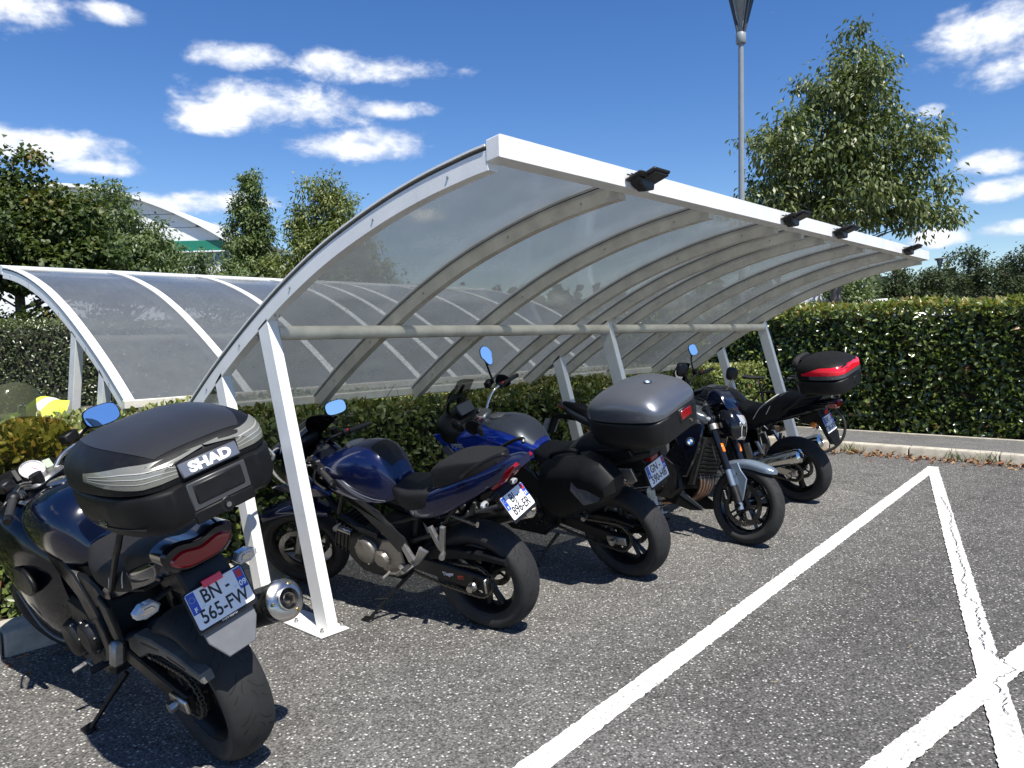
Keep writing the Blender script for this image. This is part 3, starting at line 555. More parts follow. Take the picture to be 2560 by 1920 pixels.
def lamp_post(label, x, y, hgt, r, s=1.0):
    z = gz(x, y); root = empty('lamp_post', T(x, y, z), label, 'lamp post', 'car park lamp posts')
    MB().tube([(0, 0, -.2), (0, 0, hgt * .5), (0, 0, hgt)], [r * 1.15, r, r * .85], 16).build('pole', GREY, root)
    MB().lathe([(.02, 0), (.085, 0), (.10, .02), (.10, .20), (.085, .22), (.04, .23)], (0, 0, hgt - .05), (0, 0, 1), 20, True).build('collar', GREY, root)
    MB().lathe([(.04, .2), (.055, .35), (.12, .6), (.20, .95), (.20, 1.0), (.01, 1.0)], (0, 0, hgt), (0, 0, 1), 24).build('diffuser', SMOKE, root)
    for k in range(4):
        a = pi / 4 + k * pi / 2 + .3; c, s_ = math.cos(a), math.sin(a); mb = MB(); q = Vector((-s_, c, 0)) * .012; P = [(.085, .12), (.36, 1.02), (.27, 1.02), (.065, .22)]; vs = []
        for sg in (-1, 1): vs += [Vector((c * r_, s_ * r_, hgt + h_)) + q * sg for r_, h_ in P]
        mb.add(vs, [(3, 2, 1, 0), (4, 5, 6, 7)] + [(i, (i + 1) % 4, (i + 1) % 4 + 4, i + 4) for i in range(4)]); mb.build('fin', mat('lamp_fin', (.05, .06, .075), .4), root)
    MB().lathe([(.0, 0), (.42, 0), (.46, .02), (.42, .045), (.12, .10), (.0, .11)], (0, 0, hgt + 1.02), (0, 0, 1), 28).build('lid', GREY, root)
x_, y_ = polar(24.75, 16.4); lamp_post('tall grey lamp post rising behind the white shelter beam', x_, y_, 7.35, .062)
x_, y_ = polar(12.3, 76); lamp_post('far grey lamp post with a cone lantern above the right hedge', x_, y_, 4.3, .055)
x_, y_ = polar(15.0, 84); lamp_post('faint far lamp post half hidden by a round tree', x_, y_, 4.2, .055)

# vehicles far behind the hedge
CGL = mat('car_glass', (.02, .025, .03), .06, 0, .6); TYRE = mat('tyre_rubber', (.022, .022, .023), .72, var=.3, vscale=20, bump=.3, bscale=500)
def car(label, pos, rz, paint, L_=4.3, W_=1.78, H_=1.48, suv=0):
    x, y = pos; root = empty('parked_car', T(x, y, gz(x, y)) @ rotm(rz, 'Z'), label, 'car', 'cars in the far car park'); h = H_; w = W_ / 2
    body = [(-L_ / 2, w * .70, .62, .5, .35), (-L_ / 2 + .12, w * .92, .88, .6, .25), (-L_ * .30, w, .95, .65, .22), (0, w, .93, .6, .20), (L_ * .22, w, .90, .6, .20), (L_ * .42, w * .94, .74, .55, .24), (L_ / 2, w * .7, .58, .48, .32)]
    MB().shell([(a, b, c, d, e, b * .9, 4, 4) for a, b, c, d, e in body], 4, 6).build('body', paint, root)
    g = -.12 if suv else 0
    cab = [(-L_ * .47 - g * .2, w * .70, .92, .90, .86), (-L_ * .38 + g, w * .80, h - .12, .95, .86), (-L_ * .22, w * .80, h, .98, .86), (L_ * .02, w * .80, h - .02, .98, .86), (L_ * .13, w * .80, h - .18, .96, .86), (L_ * .30, w * .74, .90, .88, .86)]
    MB().shell([(a, b, c, d, e, b, 3.4, 4) for a, b, c, d, e in cab], 5, 6).build('glasshouse', CGL, root)
    MB().shell([(-L_ * .36, w * .66, h - .06, h - .10, h - .12, w * .66, 3, 3), (-L_ * .22, w * .70, h + .012, h - .03, h - .06, w * .7, 3, 3), (L_ * .03, w * .70, h - .005, h - .05, h - .08, w * .7, 3, 3), (L_ * .11, w * .64, h - .11, h - .13, h - .15, w * .64, 3, 3)], 4, 5).build('roof', paint, root)
    for sx in (-.31, .31):
        for sy in (-1, 1):
            wh = MB().lathe([(.18, -.1), (.30, -.1), (.32, -.06), (.32, .06), (.30, .1), (.18, .1)], (sx * L_, sy * (w - .1), .32), (0, 1, 0), 18).build('wheel', TYRE, root); MB().lathe([(.0, .02), (.17, .03), (.19, .09), (.17, .1)], (sx * L_, sy * (w - .1), .32), (0, sy, 0), 14).build('rim', STEEL, wh)
    for sy in (-1, 1):
        MB().box((-L_ / 2 + .06, sy * w * .68, .78), (.08, .26, .16), .02).build('tail_light', mat('car_red', (.35, .01, .01), .2), root); MB().box((L_ / 2 - .10, sy * w * .62, .62), (.12, .28, .13), .03).build('headlight', STEEL, root)
    return root
P_NAVY = mat('car_paint_navy', (.012, .018, .04), .2, coat=1); P_BLACK = mat('car_paint_black', (.012, .012, .013), .2, coat=1); P_WHITE = mat('car_paint_white', (.75, .75, .74), .3, coat=.5); P_GREY = mat('car_paint_grey', (.12, .13, .14), .25, coat=.8); P_SILV = mat('car_paint_silver', (.42, .43, .44), .3, .4, coat=.6)
car('dark far car in front of the box truck, right one of the two', polar(21.0, 60), math.radians(112), P_NAVY, suv=1); car('far navy car beside the truck cab, left of the other dark car', polar(22.6, 58), math.radians(112), P_BLACK, H_=1.42)
car('black far car with pale rear window left of the white vans', polar(17.3, 62), math.radians(108), P_BLACK); car('grey far car left of the black one', polar(18.4, 64), math.radians(108), P_GREY); car('dark far car right of the white vans', polar(15.9, 63), math.radians(108), P_GREY); car('far silver car near the orange sign', polar(14.8, 65), math.radians(108), P_SILV); car('white far car with a red rear light near the far lamp post', polar(13.4, 66), math.radians(106), P_WHITE); car('far dark car right of the far lamp post', polar(11.5, 68), math.radians(106), P_BLACK); car('far navy car left of the tree trunk', polar(19.6, 66), math.radians(108), P_NAVY)
def van(label, pos, rz, box, L_=5.6):
    x, y = pos; root = empty('white_truck' if box else 'white_van', T(x, y, gz(x, y)) @ rotm(rz, 'Z'), label, 'truck' if box else 'van')
    if box:
        MB().box((-.85, 0, 1.75), (3.9, 2.1, 2.25), .03).build('cargo_box', mat('truck_white', (.72, .74, .78), .4), root)
        MB().shell([(1.15, .9, 2.0, 1.2, .5, .9, 5, 5), (1.5, .95, 2.15, 1.2, .45, .95, 5, 5), (2.1, .95, 2.0, 1.2, .42, .95, 4, 5), (2.6, .92, 1.25, .9, .42, .9, 4, 5), (3.2, .8, 1.0, .8, .45, .8, 4, 5)], 4, 6).build('cab', P_WHITE, root); MB().prism([(1.55, 1.25), (1.55, 1.9), (2.0, 1.9), (2.5, 1.3)], -.97, .97, .02).build('window', CGL, root)
    else:
        MB().shell([(-L_ * .42, .86, 1.9, 1.1, .45, .86, 5, 5), (-L_ * .36, .92, 2.05, 1.1, .4, .92, 5, 5), (L_ * .12, .92, 2.02, 1.1, .4, .92, 5, 5), (L_ * .22, .9, 1.85, 1.0, .4, .9, 4, 5), (L_ * .36, .86, 1.2, .8, .4, .85, 4, 5), (L_ * .44, .78, .95, .7, .45, .78, 4, 5)], 4, 6).build('body', P_WHITE, root); MB().prism([(L_ * .02, 1.2), (L_ * .02, 1.75), (L_ * .2, 1.72), (L_ * .32, 1.25)], -.94, .94, .02).build('window', CGL, root)
    for sx in (-1.7, 1.8):
        for sy in (-1, 1): MB().lathe([(.1, -.1), (.30, -.1), (.33, -.05), (.33, .05), (.30, .1), (.1, .1)], (sx, sy * .82, .33), (0, 1, 0), 16, True).build('wheel', TYRE, root)
van('white box truck far behind the hedge, partly hidden by the trunk', polar(20.45, 70), math.radians(118), True); van('small white far van, left one of the two', polar(16.75, 70), math.radians(95), False, 4.2); van('small white far van, right one of the two', polar(15.85, 71), math.radians(40), False, 4.2)
x_, y_ = polar(14.05, 80); sg = empty('orange_sign', T(x_, y_, gz(x_, y_)), 'small orange sign far off above the hedge', 'sign'); MB().box((0, 0, 2.05), (.1, 1.1, .7), .01).build('board', mat('orange_sign', (.75, .16, .03), .5), sg); [MB().tube([(0, d, 0), (0, d, 1.75)], .03, 6).build('post', GREY, sg) for d in (-.4, .4)]
def fence():
    root = empty('wire_fence', None, 'far grey post fence along the end of the car park', 'fence'); k = 0
    for a in np.arange(5, 20, .42):
        x, y = polar(a, 86); z = gz(x, y); MB().tube([(x, y, z), (x, y, z + 1.9)], .035, 5).build('fence_post', GREY, root)
    P = [polar(a, 86) for a in np.arange(5, 20.01, .42)]
    for h in (.6, 1.2, 1.8): MB().tube([(x, y, gz(x, y) + h) for x, y in P], .015, 4).build('rail', GREY, root)
fence()
x_, y_ = polar(16.42, 620)
tb = empty('tower_block', T(x_, y_, 9) @ rotm(math.radians(25), 'Z'), 'distant beige tower block between far trees', 'building'); MB().box((0, 0, 13), (9, 7.5, 26), .1).build('wall', mat('beige_render', (.55, .47, .38), .8), tb)
for k in range(7): MB().box((-4.55, 0, 2.5 + 3.4 * k), (.3, 5.5, 1.3), .02).build('balcony', mat('pale_balcony', (.75, .7, .62), .8), tb)
x_, y_ = polar(13.2, 560); db = empty('distant_block', T(x_, y_, 9), 'low pale distant building right of the far tree', 'building'); MB().box((0, 0, 6), (10, 22, 13), .1).build('wall', mat('pale_render', (.66, .64, .6), .8), db); MB().box((0, 0, 12.8), (10.6, 22.6, .6), .05).build('roof', mat('pale_roof', (.5, .45, .4), .8), db)

def hall():
    """white hall with a shallow curved roof"""
    cx, cy = polar(70.3, 82); root = empty('domed_hall', T(cx, cy, gz(cx, cy) + .7) @ Matrix(((RTx, -RTy, 0, 0), (RTy, RTx, 0, 0), (0, 0, 1, 0), (0, 0, 0, 1))), 'white hall with a curved roof, green band and window strip behind the left trees', 'building')
    WH = mat('hall_white', (.76, .78, .78), .5, var=.05, vscale=.3)
    def top(x): return 13.3 - .020 * (x + 3) ** 2 if x > -3 else 13.3 - .006 * (x + 3) ** 2
    xs = np.linspace(-26, 16, 60); lev = [0, 3.6, 6.5]
    MB().box((-5, 6, 3.0), (42, 12, 6.0), .05).build('lower_wall', WH, root)
    MB().box((-5, .25, 6.35), (41.6, .5, .7), .01).build('glazing_back', CGL, root)
    for k in range(28): MB().box((-25 + 1.5 * k, -.03, 6.5), (1.36, .06, .92), .01).build('window_pane', mat('hall_glass', (.10, .20, .23), .08, 0, .8), root)
    for k in range(28): MB().box((-25.75 + 1.5 * k, -.05, 6.5), (.13, .10, .95), .01).build('mullion', WH, root)
    MB().box((-5, -.3, 7.05), (42, .7, .12), .02).build('sill', WH, root)
    MB().box((-5, -.2, 7.6), (42, .6, .95), .02).build('green_band', mat('hall_green', (.015, .17, .11), .4), root)
    z = 8.1; k = 0
    while z < 13:
        z2 = z + 1.25; mb = MB(); vs = []; ok = [x for x in xs if top(x) > z + .15]
        for x in ok: vs += [(x, -.35 + .02 * k, z), (x, -.35 + .02 * k, min(z2 - .05, top(x)))]
        mb.add(vs, [(2 * i, 2 * i + 2, 2 * i + 3, 2 * i + 1) for i in range(len(ok) - 1)]); mb.add([(v[0], 10, v[2]) for v in vs], [(2 * i + 1, 2 * i + 3, 2 * i + 2, 2 * i) for i in range(len(ok) - 1)])
        if ok: mb.build('wall_panel', WH, root, smooth=False)
        z = z2; k += 1
    MB().grid([[(x, y, max(8, top(x) - .06)) for y in (-.28, 10)] for x in xs], thick=.1).build('joint_backing', mat('hall_grey', (.4, .42, .43), .6), root)
    mb = MB(); mb.grid([[(x, -.1, 8.0) , (x, -.1, max(8.05, top(x) - .1))] for x in xs]); mb.build('joint_sheet', MATS['hall_grey'], root, smooth=False)  # grey sheet behind the wall panels, seen in their joints
    MB().grid([[(x, y, top(x) + .25) for y in np.linspace(-1.0, 11, 4)] for x in xs if top(x) > 7], thick=.3).build('roof', WH, root)
hall()
# ------------------------------------------------------------------ motorcycle building blocks (local axes: x forward from the rear contact point, y left, z up)
M_BLACK = mat('gloss_black_paint', (.003, .0035, .006), .14, spec=.45, coat=.35, rvar=.05, vscale=4); M_NAVY = mat('navy_pearl_paint', (.004, .009, .050), .2, .2, coat=.55, rvar=.05, vscale=4); M_NAVYD = mat('dark_navy_paint', (.0025, .005, .018), .16, .1, coat=.6, rvar=.05, vscale=4)
M_BLUE = mat('racing_blue_paint', (.005, .045, .42), .2, .3, coat=1, rvar=.05, vscale=4); M_GUN = mat('gunmetal_paint', (.115, .125, .145), .34, .5, coat=.5, rvar=.05); M_GREYBLUE = mat('grey_blue_paint', (.22, .28, .36), .3, .45, coat=.7); M_DGREY = mat('dark_grey_paint', (.05, .058, .07), .25, .3, coat=.7)
M_PLAST = mat('satin_black_plastic', (.005, .005, .0055), .48, spec=.4, var=.2, vscale=20, rvar=.1, bump=.12, bscale=900); M_PLASTG = mat('grey_black_plastic', (.006, .0062, .0068), .52, spec=.22, var=.18, vscale=14, rvar=.1, bump=.15, bscale=800); M_PGREY = mat('faded_grey_plastic', (.13, .135, .145), .55, var=.12, vscale=14, rvar=.08)
M_FRAME = mat('frame_black', (.006, .006, .0065), .38, 0, .4, rvar=.1, vscale=20); M_ENG = mat('engine_black', (.010, .0098, .0095), .5, .2, var=.3, vscale=25, rvar=.12); M_ENGS = mat('engine_cover_bronze', (.25, .225, .19), .42, .75, var=.15, vscale=20, rvar=.08); M_ALU = mat('cast_aluminium', (.34, .33, .31), .42, .85, var=.15, vscale=30, rvar=.12); M_CHROME = mat('chrome', (.66, .65, .62), .14, 1, rvar=.05, vscale=8); M_SST = mat('brushed_steel', (.50, .48, .45), .28, 1, var=.12, vscale=10, rvar=.1)
M_SEAT = mat('seat_vinyl', (.0095, .0095, .010), .66, spec=.35, var=.15, vscale=30, bump=.5, bscale=700); M_PIPING = mat('white_piping', (.55, .55, .53), .6); M_RUB = mat('grip_rubber', (.016, .016, .016), .7, bump=.6, bscale=400)
M_RED = mat('red_lens', (.24, .003, .008), .12, 0, .6, coat=.6); M_REDB = mat('bright_red_lens', (.75, .012, .03), .15, coat=.7); M_CLEAR = mat('clear_lens', (.55, .56, .55), .1, .35, .7, coat=1); M_AMBER = mat('amber_lens', (.80, .20, .01), .2, coat=.6); M_MIRROR = mat('mirror_glass', (.92, .93, .94), .015, 1); M_TYRE = TYRE; M_TYREW = mat('tread_rubber', (.015, .015, .0155), .8, var=.25, vscale=16, bump=.25, bscale=500); M_CHAIN = mat('chain_steel', (.16, .145, .12), .4, .9, var=.3, vscale=60); M_GOLD = mat('gold_bolt', (.5, .36, .14), .35, 1); M_COPPER = mat('heated_header', (.42, .27, .20), .3, 1, var=.3, vscale=12); M_WHITEP = mat('plate_white', (.80, .80, .80), .35, spec=.5); M_BLUEP = mat('plate_blue', (.015, .07, .42), .4); M_INK = mat('plate_black', (.012, .012, .013), .5); M_DISC = mat('brake_disc_steel', (.20, .19, .18), .32, 1, var=.15, vscale=30); M_DISCB = mat('dark_disc_steel', (.14, .135, .13), .32, 1)
def tinted(name, c, f, rough=.06):
    m = bpy.data.materials.new(name); m.use_nodes = True; N, L, b = nodes(m); out = N['Material Output']; tr = N.new('ShaderNodeBsdfTransparent'); tr.inputs[0].default_value = (*c, 1); b.inputs['Base Color'].default_value = (*[x * .25 for x in c], 1); b.inputs['Roughness'].default_value = rough
    x = N.new('ShaderNodeMixShader'); x.inputs[0].default_value = f; L.new(tr.outputs[0], x.inputs[1]); L.new(b.outputs[0], x.inputs[2]); L.new(x.outputs[0], out.inputs[0]); MATS[name] = m; return m
M_SCREEN = tinted('olive_tinted_screen', (.74, .66, .42), .14); M_SMOKE = tinted('smoked_screen', (.55, .55, .53), .16); M_SCREENG = tinted('green_tinted_screen', (.62, .66, .46), .25); M_DSCREEN = tinted('dark_screen', (.10, .10, .11), .5)
def bike(name, label, x, y, psi, th):
    F = Vector((math.cos(psi), math.sin(psi), 0)); L0 = Vector((-F.y, F.x, 0)); U = Vector((0, 0, 1)) * math.cos(th) + L0 * math.sin(th); L_ = L0 * math.cos(th) - Vector((0, 0, 1)) * math.sin(th)
    return empty(name, Matrix(((F.x, L_.x, U.x, x), (F.y, L_.y, U.y, y), (F.z, L_.z, U.z, .004), (0, 0, 0, 1))), label, 'motorcycle', 'motorcycles parked side by side under the shelter')
def steer(hx, hz, rake, ang):
    a = Vector((-math.sin(rake), 0, math.cos(rake))); return T(hx, 0, hz) @ Matrix.Rotation(ang, 4, a) @ T(-hx, 0, -hz)
def tyre_prof(r, tw, rim): return [(rim - .004, -tw * .34), (rim + .012, -tw * .42), (r - .055 * r / .31, -tw * .495), (r - .034, -tw * .478), (r - .020, -tw * .40), (r - .0085, -tw * .26), (r - .002, -tw * .12), (r, 0)]
def wheel(root, name, x, r, tw, rim, spokes=5, M=None, paint=None, discs=((1, .15),), discm=None, split=0, grooves=0, spw=.022, sprocket=None, holes=True):
    c = (x, 0, r); paint = paint or M_FRAME; h = tw * .34; mb = MB(M)
    mb.lathe([(rim + .008, -h - .004), (rim + .004, -h + .004), (rim - .012, -h + .010), (rim - .022, -h * .4), (rim - .024, h * .4), (rim - .012, h - .010), (rim + .004, h - .004), (rim + .008, h + .004), (rim - .006, h + .002), (rim - .030, h * .45), (rim - .032, -h * .45), (rim - .006, -h - .002), (rim + .008, -h - .004)], c, n=56)
    mb.lathe([(.001, -.055), (.030, -.055), (.048, -.04), (.05, 0), (.048, .04), (.030, .055), (.001, .055)], c, n=24)
    for k in range(spokes):
        a0 = 2 * pi * k / spokes + .35
        for d in ((0,) if not split else (-split, split)):
            p0 = Vector((x + .040 * math.cos(a0), 0, r + .040 * math.sin(a0))); p1 = Vector((x + (rim - .022) * math.cos(a0 + d), 0, r + (rim - .022) * math.sin(a0 + d))); e = (p1 - p0).normalized(); q = Vector((-e.z, 0, e.x)); vs = []
            for p, w_, t_ in ((p0, spw * .75, .024), (p0.lerp(p1, .5), spw * .5, .018), (p1, spw * .62, .020)): vs += [p + q * w_ + Vector((0, t_ * .6, 0)), p + q * w_ - Vector((0, t_ * .6, 0)), p - Vector((0, t_, 0)), p - q * w_ - Vector((0, t_ * .6, 0)), p - q * w_ + Vector((0, t_ * .6, 0)), p + Vector((0, t_, 0))]
            mb.add(vs, [(6 * i + j, 6 * i + (j + 1) % 6, 6 * i + 6 + (j + 1) % 6, 6 * i + 6 + j) for i in (0, 1) for j in range(6)])
    w = mb.build(name, paint, root); pr = tyre_prof(r, tw, rim); full = pr + [(a, -b) for a, b in pr[-2::-1]]; pp = cr(full, 3)
    MB(M).lathe([tuple(p) for p in pp[:9]], c, n=72).lathe([tuple(p) for p in pp[-9:]], c, n=72).build('tyre_sidewall', M_TYRE, w); MB(M).lathe([tuple(p) for p in pp[8:-8]], c, n=72).build('tyre', M_TYREW, w)
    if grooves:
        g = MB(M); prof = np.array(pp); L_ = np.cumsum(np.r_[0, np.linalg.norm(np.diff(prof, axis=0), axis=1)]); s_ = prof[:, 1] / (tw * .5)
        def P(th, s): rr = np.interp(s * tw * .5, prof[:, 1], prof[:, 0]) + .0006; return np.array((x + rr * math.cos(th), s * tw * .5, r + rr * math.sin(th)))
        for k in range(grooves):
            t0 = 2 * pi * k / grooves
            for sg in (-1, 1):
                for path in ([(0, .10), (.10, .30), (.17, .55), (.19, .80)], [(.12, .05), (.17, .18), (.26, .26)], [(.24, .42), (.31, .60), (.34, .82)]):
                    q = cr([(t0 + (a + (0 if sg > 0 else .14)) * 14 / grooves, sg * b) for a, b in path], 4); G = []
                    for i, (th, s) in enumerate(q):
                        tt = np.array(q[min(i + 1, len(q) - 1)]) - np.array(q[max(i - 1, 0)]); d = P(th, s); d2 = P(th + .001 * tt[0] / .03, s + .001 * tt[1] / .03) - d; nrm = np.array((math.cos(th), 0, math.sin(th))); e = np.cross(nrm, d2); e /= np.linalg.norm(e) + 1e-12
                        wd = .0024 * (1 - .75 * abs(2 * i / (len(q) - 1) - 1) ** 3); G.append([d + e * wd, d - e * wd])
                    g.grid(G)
        o = g.build('tread_groove_shade', mat('groove_shade', (.010, .010, .010), .9), w, smooth=False); o['kind'] = 'stuff'  # dark strips lie on the tread and paint in the shade of grooves
    for sg, rd in discs:
        d = MB(M); n = 108; yy = sg * (.062 if rd > .13 else .07); rs = np.linspace(rd - .036, rd, 8); vs = []; F = []
        for t_ in (-.0025, .0025):
            for rr in rs: vs += [(x + rr * math.cos(2 * pi * j / n), yy + t_, r + rr * math.sin(2 * pi * j / n)) for j in range(n)]
        K = 8 * n
        for i in range(7):
            for j in range(n):
                if holes and i in (1, 3, 5) and (j + i * 2) % 6 == 0: continue
                q = (i * n + j, i * n + (j + 1) % n, (i + 1) * n + (j + 1) % n, (i + 1) * n + j); F += [q, tuple(v + K for v in q[::-1])]
        for e in (0, 7): F += [(e * n + j, e * n + (j + 1) % n, e * n + (j + 1) % n + K, e * n + j + K) for j in range(n)]
        d.add(vs, F); do = d.build('brake_disc', discm or M_DISC, w); cc = MB(M)
        for k in range(5):
            a = 2 * pi * k / 5; cc.tube([(x + .045 * math.cos(a), yy, r + .045 * math.sin(a)), (x + (rd - .03) * math.cos(a), yy, r + (rd - .03) * math.sin(a))], .008, 6)
        cc.lathe([(.03, -.006), (.052, -.006), (.052, .006), (.03, .006)], (x, yy, r), n=24).build('disc_carrier', M_FRAME, w)
    return w
def chain(root, ax, az, fx, fz, y, rr=.088, rf=.036, sag=.012, m=None):
    """links round both sprockets"""
    P = []; d = math.hypot(fx - ax, fz - az); th = math.atan2(fz - az, fx - ax); be = math.asin((rr - rf) / d)
    for k in range(40):
        a = th + pi / 2 - be + (pi + 2 * be) * k / 39; P.append((ax + rr * math.cos(a), az + rr * math.sin(a)))
    a = th - pi / 2 + be; p0, p1 = (ax + rr * math.cos(a), az + rr * math.sin(a)), (fx + rf * math.cos(a), fz + rf * math.sin(a))
    P += [(p0[0] + (p1[0] - p0[0]) * t, p0[1] + (p1[1] - p0[1]) * t - sag * 4 * t * (1 - t)) for t in np.linspace(.02, .98, 40)]
    for k in range(16):
        a = th - pi / 2 + be + (pi - 2 * be) * k / 15; P.append((fx + rf * math.cos(a), fz + rf * math.sin(a)))
    a = th + pi / 2 - be; p0, p1 = (fx + rf * math.cos(a), fz + rf * math.sin(a)), (ax + rr * math.cos(a), az + rr * math.sin(a)); P += [(p0[0] + (p1[0] - p0[0]) * t, p0[1] + (p1[1] - p0[1]) * t) for t in np.linspace(.02, .98, 40)]
    P = np.array(P); s = np.r_[0, np.cumsum(np.linalg.norm(np.diff(np.r_[P, P[:1]], axis=0), axis=1))]; n = int(s[-1] / .0159); mb = MB(); Q = np.r_[P, P[:1]]
    pt = lambda u: np.array((np.interp(u % s[-1], s, Q[:, 0]), np.interp(u % s[-1], s, Q[:, 1])))
    for k in range(n):
        a, b = pt(k * s[-1] / n), pt((k + 1) * s[-1] / n); c = (a + b) / 2; t = (b - a) / (np.linalg.norm(b - a) + 1e-9); R_ = Matrix(((t[0], 0, -t[1]), (0, 1, 0), (t[1], 0, t[0]))); o = .006 if k % 2 else .009
        for sg in (-1, 1): mb.box((c[0], y + sg * o, c[1]), (.0185, .002, .0125), .0008, R_)
        mb.tube([(a[0], y - .009, a[1]), (a[0], y + .009, a[1])], .0042, 6)
    o = mb.build('chain', m or M_CHAIN, root); o['kind'] = 'stuff'
    sp = MB(); n = 43; ring = [(ax + (rr + (.004 if j % 2 else -.004)) * math.cos(2 * pi * j / (2 * n)), az + (rr + (.004 if j % 2 else -.004)) * math.sin(2 * pi * j / (2 * n))) for j in range(2 * n)]
    vs = [(p[0], y + t, p[1]) for t in (-.003, .003) for p in ring] + [(ax + (rr - .024) * math.cos(2 * pi * j / (2 * n)), y + t, az + (rr - .024) * math.sin(2 * pi * j / (2 * n))) for t in (-.003, .003) for j in range(2 * n)]; K = 2 * n
    sp.add(vs, [f for j in range(K) for f in ((j, (j + 1) % K, (j + 1) % K + 2 * K, j + 2 * K), (j + K, j + 3 * K, (j + 1) % K + 3 * K, (j + 1) % K + K), (j, j + K, (j + 1) % K + K, (j + 1) % K))])
    for k in range(6): a = k * pi / 3; sp.tube([(ax + .03 * math.cos(a), y, az + .03 * math.sin(a)), (ax + (rr - .02) * math.cos(a), y, az + (rr - .02) * math.sin(a))], .009, 6)
    sp.build('sprocket', M_ENG, root)
def fork(root, wb, fr, rake, length, M, dy=.10, up=M_FRAME, low=M_SST, ru=.024, rl=.028, usd=False, low_len=.33):
    ax = np.array((-math.sin(rake), 0, math.cos(rake)))
    for sg in (1, -1):
        a = np.array((wb, sg * dy, fr)); f = MB(M).tube([a + ax * (low_len - .02), a + ax * length], ru, 16).build('fork_leg', up, root); MB(M).tube([a - ax * .035, a + ax * .01, a + ax * low_len], [rl * .9, rl, rl], 16).build('fork_slider', low, f)
        MB(M).lathe([(.004, -.03), (.018, -.03), (.02, .03), (.004, .03)], (wb, sg * dy, fr), n=16).build('axle_clamp', M_FRAME, f); MB(M).tube([a + ax * (length - .002), a + ax * (length + .018)], [ru * .95, ru * .6], 14).build('fork_cap', M_SST, f)
    t = np.array((wb, 0, fr)) + ax * (length - .035); u = np.array((wb, 0, fr)) + ax * (length - .21)
    for nm, p, th in (('top_yoke', t, .026), ('lower_yoke', u, .034)):
        R_ = Matrix(((math.cos(rake), 0, -math.sin(rake)), (0, 1, 0), (math.sin(rake), 0, math.cos(rake)))); MB(M).box((p[0] - .022, 0, p[2]), (.075, dy * 2 + .062, th), .01, R_).build(nm, M_FRAME if nm[0] == 'l' or up is not M_FRAME else M_ALU, root)
    return t
def grip_set(root, pts_in, end, M, side, lever=True, m_bar=None, red=False, tank=False, guard=None):
    """bar half from the clamp out to the bar end with switchgear, grip and lever"""
    P = cr(list(pts_in) + [end], 6); MB(M).tube(P, .011, 10).build('handlebar', m_bar or M_FRAME, root); e = np.array(end); d = e - np.array(P[-6]); d /= np.linalg.norm(d); g0 = e - d * .125
    g = MB(M).tube([g0, g0 + d * .006, g0 + d * .012, e - d * .008, e], [.019, .019, .0165, .0165, .0175], 14).build('grip', M_RUB, root); MB(M).tube([e, e + d * .03], [.015, .016], 12).build('bar_end', M_FRAME, g)
    s = MB(M); Rr = Vector(d).to_track_quat('Y', 'Z').to_matrix(); c = g0 - d * .028; s.box(c, (.048, .05, .044), .012, Rr).build('switchgear', M_PLAST, root)
    if red: MB(M).box(c + np.array((-.022, 0, .016)), (.012, .018, .014), .003, Rr).build('kill_switch', M_REDB, root)
    if lever:
        f = np.array((1, 0, -.18)); f -= d * (f @ d); f /= np.linalg.norm(f); a = c - d * .03 + f * .03
        MB(M).tube([c - d * .05, a, a + d * .05 + f * .035, a + d * .13 + f * .030, a + d * .185 + f * .018], [.009, .009, .007, .006, .007], 8, sm=3, flat=.7).build('lever', M_FRAME, root)
        if tank: MB(M).tube([a - d * .02 + np.array((0, 0, .01)), a - d * .02 + np.array((0, 0, .055))], [.022, .024], 14).build('reservoir', M_PLAST, root)
    if guard:
        gd = guard; MB(M).prism(gd, (e[1] - .02) if side > 0 else e[1] - .005, (e[1] + .005) if side > 0 else e[1] + .02, .004, sm=3).build('hand_guard', M_SMOKE, root)
def mirror(root, base, via, c, w, h, M, yaw=0, pitch=.2, roll=0, shape='round', m=None):
    """stalk and housing; the glass faces backwards"""
    st = MB(M).tube([base, via, (c[0] + .02, c[1], c[2] - h * .35)], [.009, .008, .010], 8, sm=4).build('mirror', m or M_PLAST, root)
    Rm = T(*c) @ rotm(yaw, 'Z') @ rotm(pitch, 'Y') @ rotm(roll, 'X'); Mx = (M @ Rm) if M is not None else Rm; k = 28; o = []
    for j in range(k):
        a = 2 * pi * j / k; cy, sy = math.cos(a), math.sin(a); p = 3.2 if shape == 'round' else 2.2; q = (abs(cy) ** p + abs(sy) ** p) ** (-1 / p); yy, zz = cy * q * w, sy * q * h
        if shape == 'tear': yy *= (.62 + .38 * (zz / h + 1) / 2) if zz < 0 else 1
        o.append((yy, zz))
    rings = []
    for dx, sc in ((-.004, .97), (0, 1), (.012, .99), (.028, .82), (.038, .5), (.041, .05)): rings += [(dx, a * sc, b * sc) for a, b in o]
    hb = MB(Mx).add(rings, [(i * k + j, i * k + (j + 1) % k, (i + 1) * k + (j + 1) % k, (i + 1) * k + j) for i in range(5) for j in range(k)]); hb.build('mirror_housing', m or M_PLAST, st)
    MB(Mx).add([(-.0045, a * .93, b * .93) for a, b in o], [tuple(range(k))[::-1]]).build('mirror_glass', M_MIRROR, st, smooth=False)
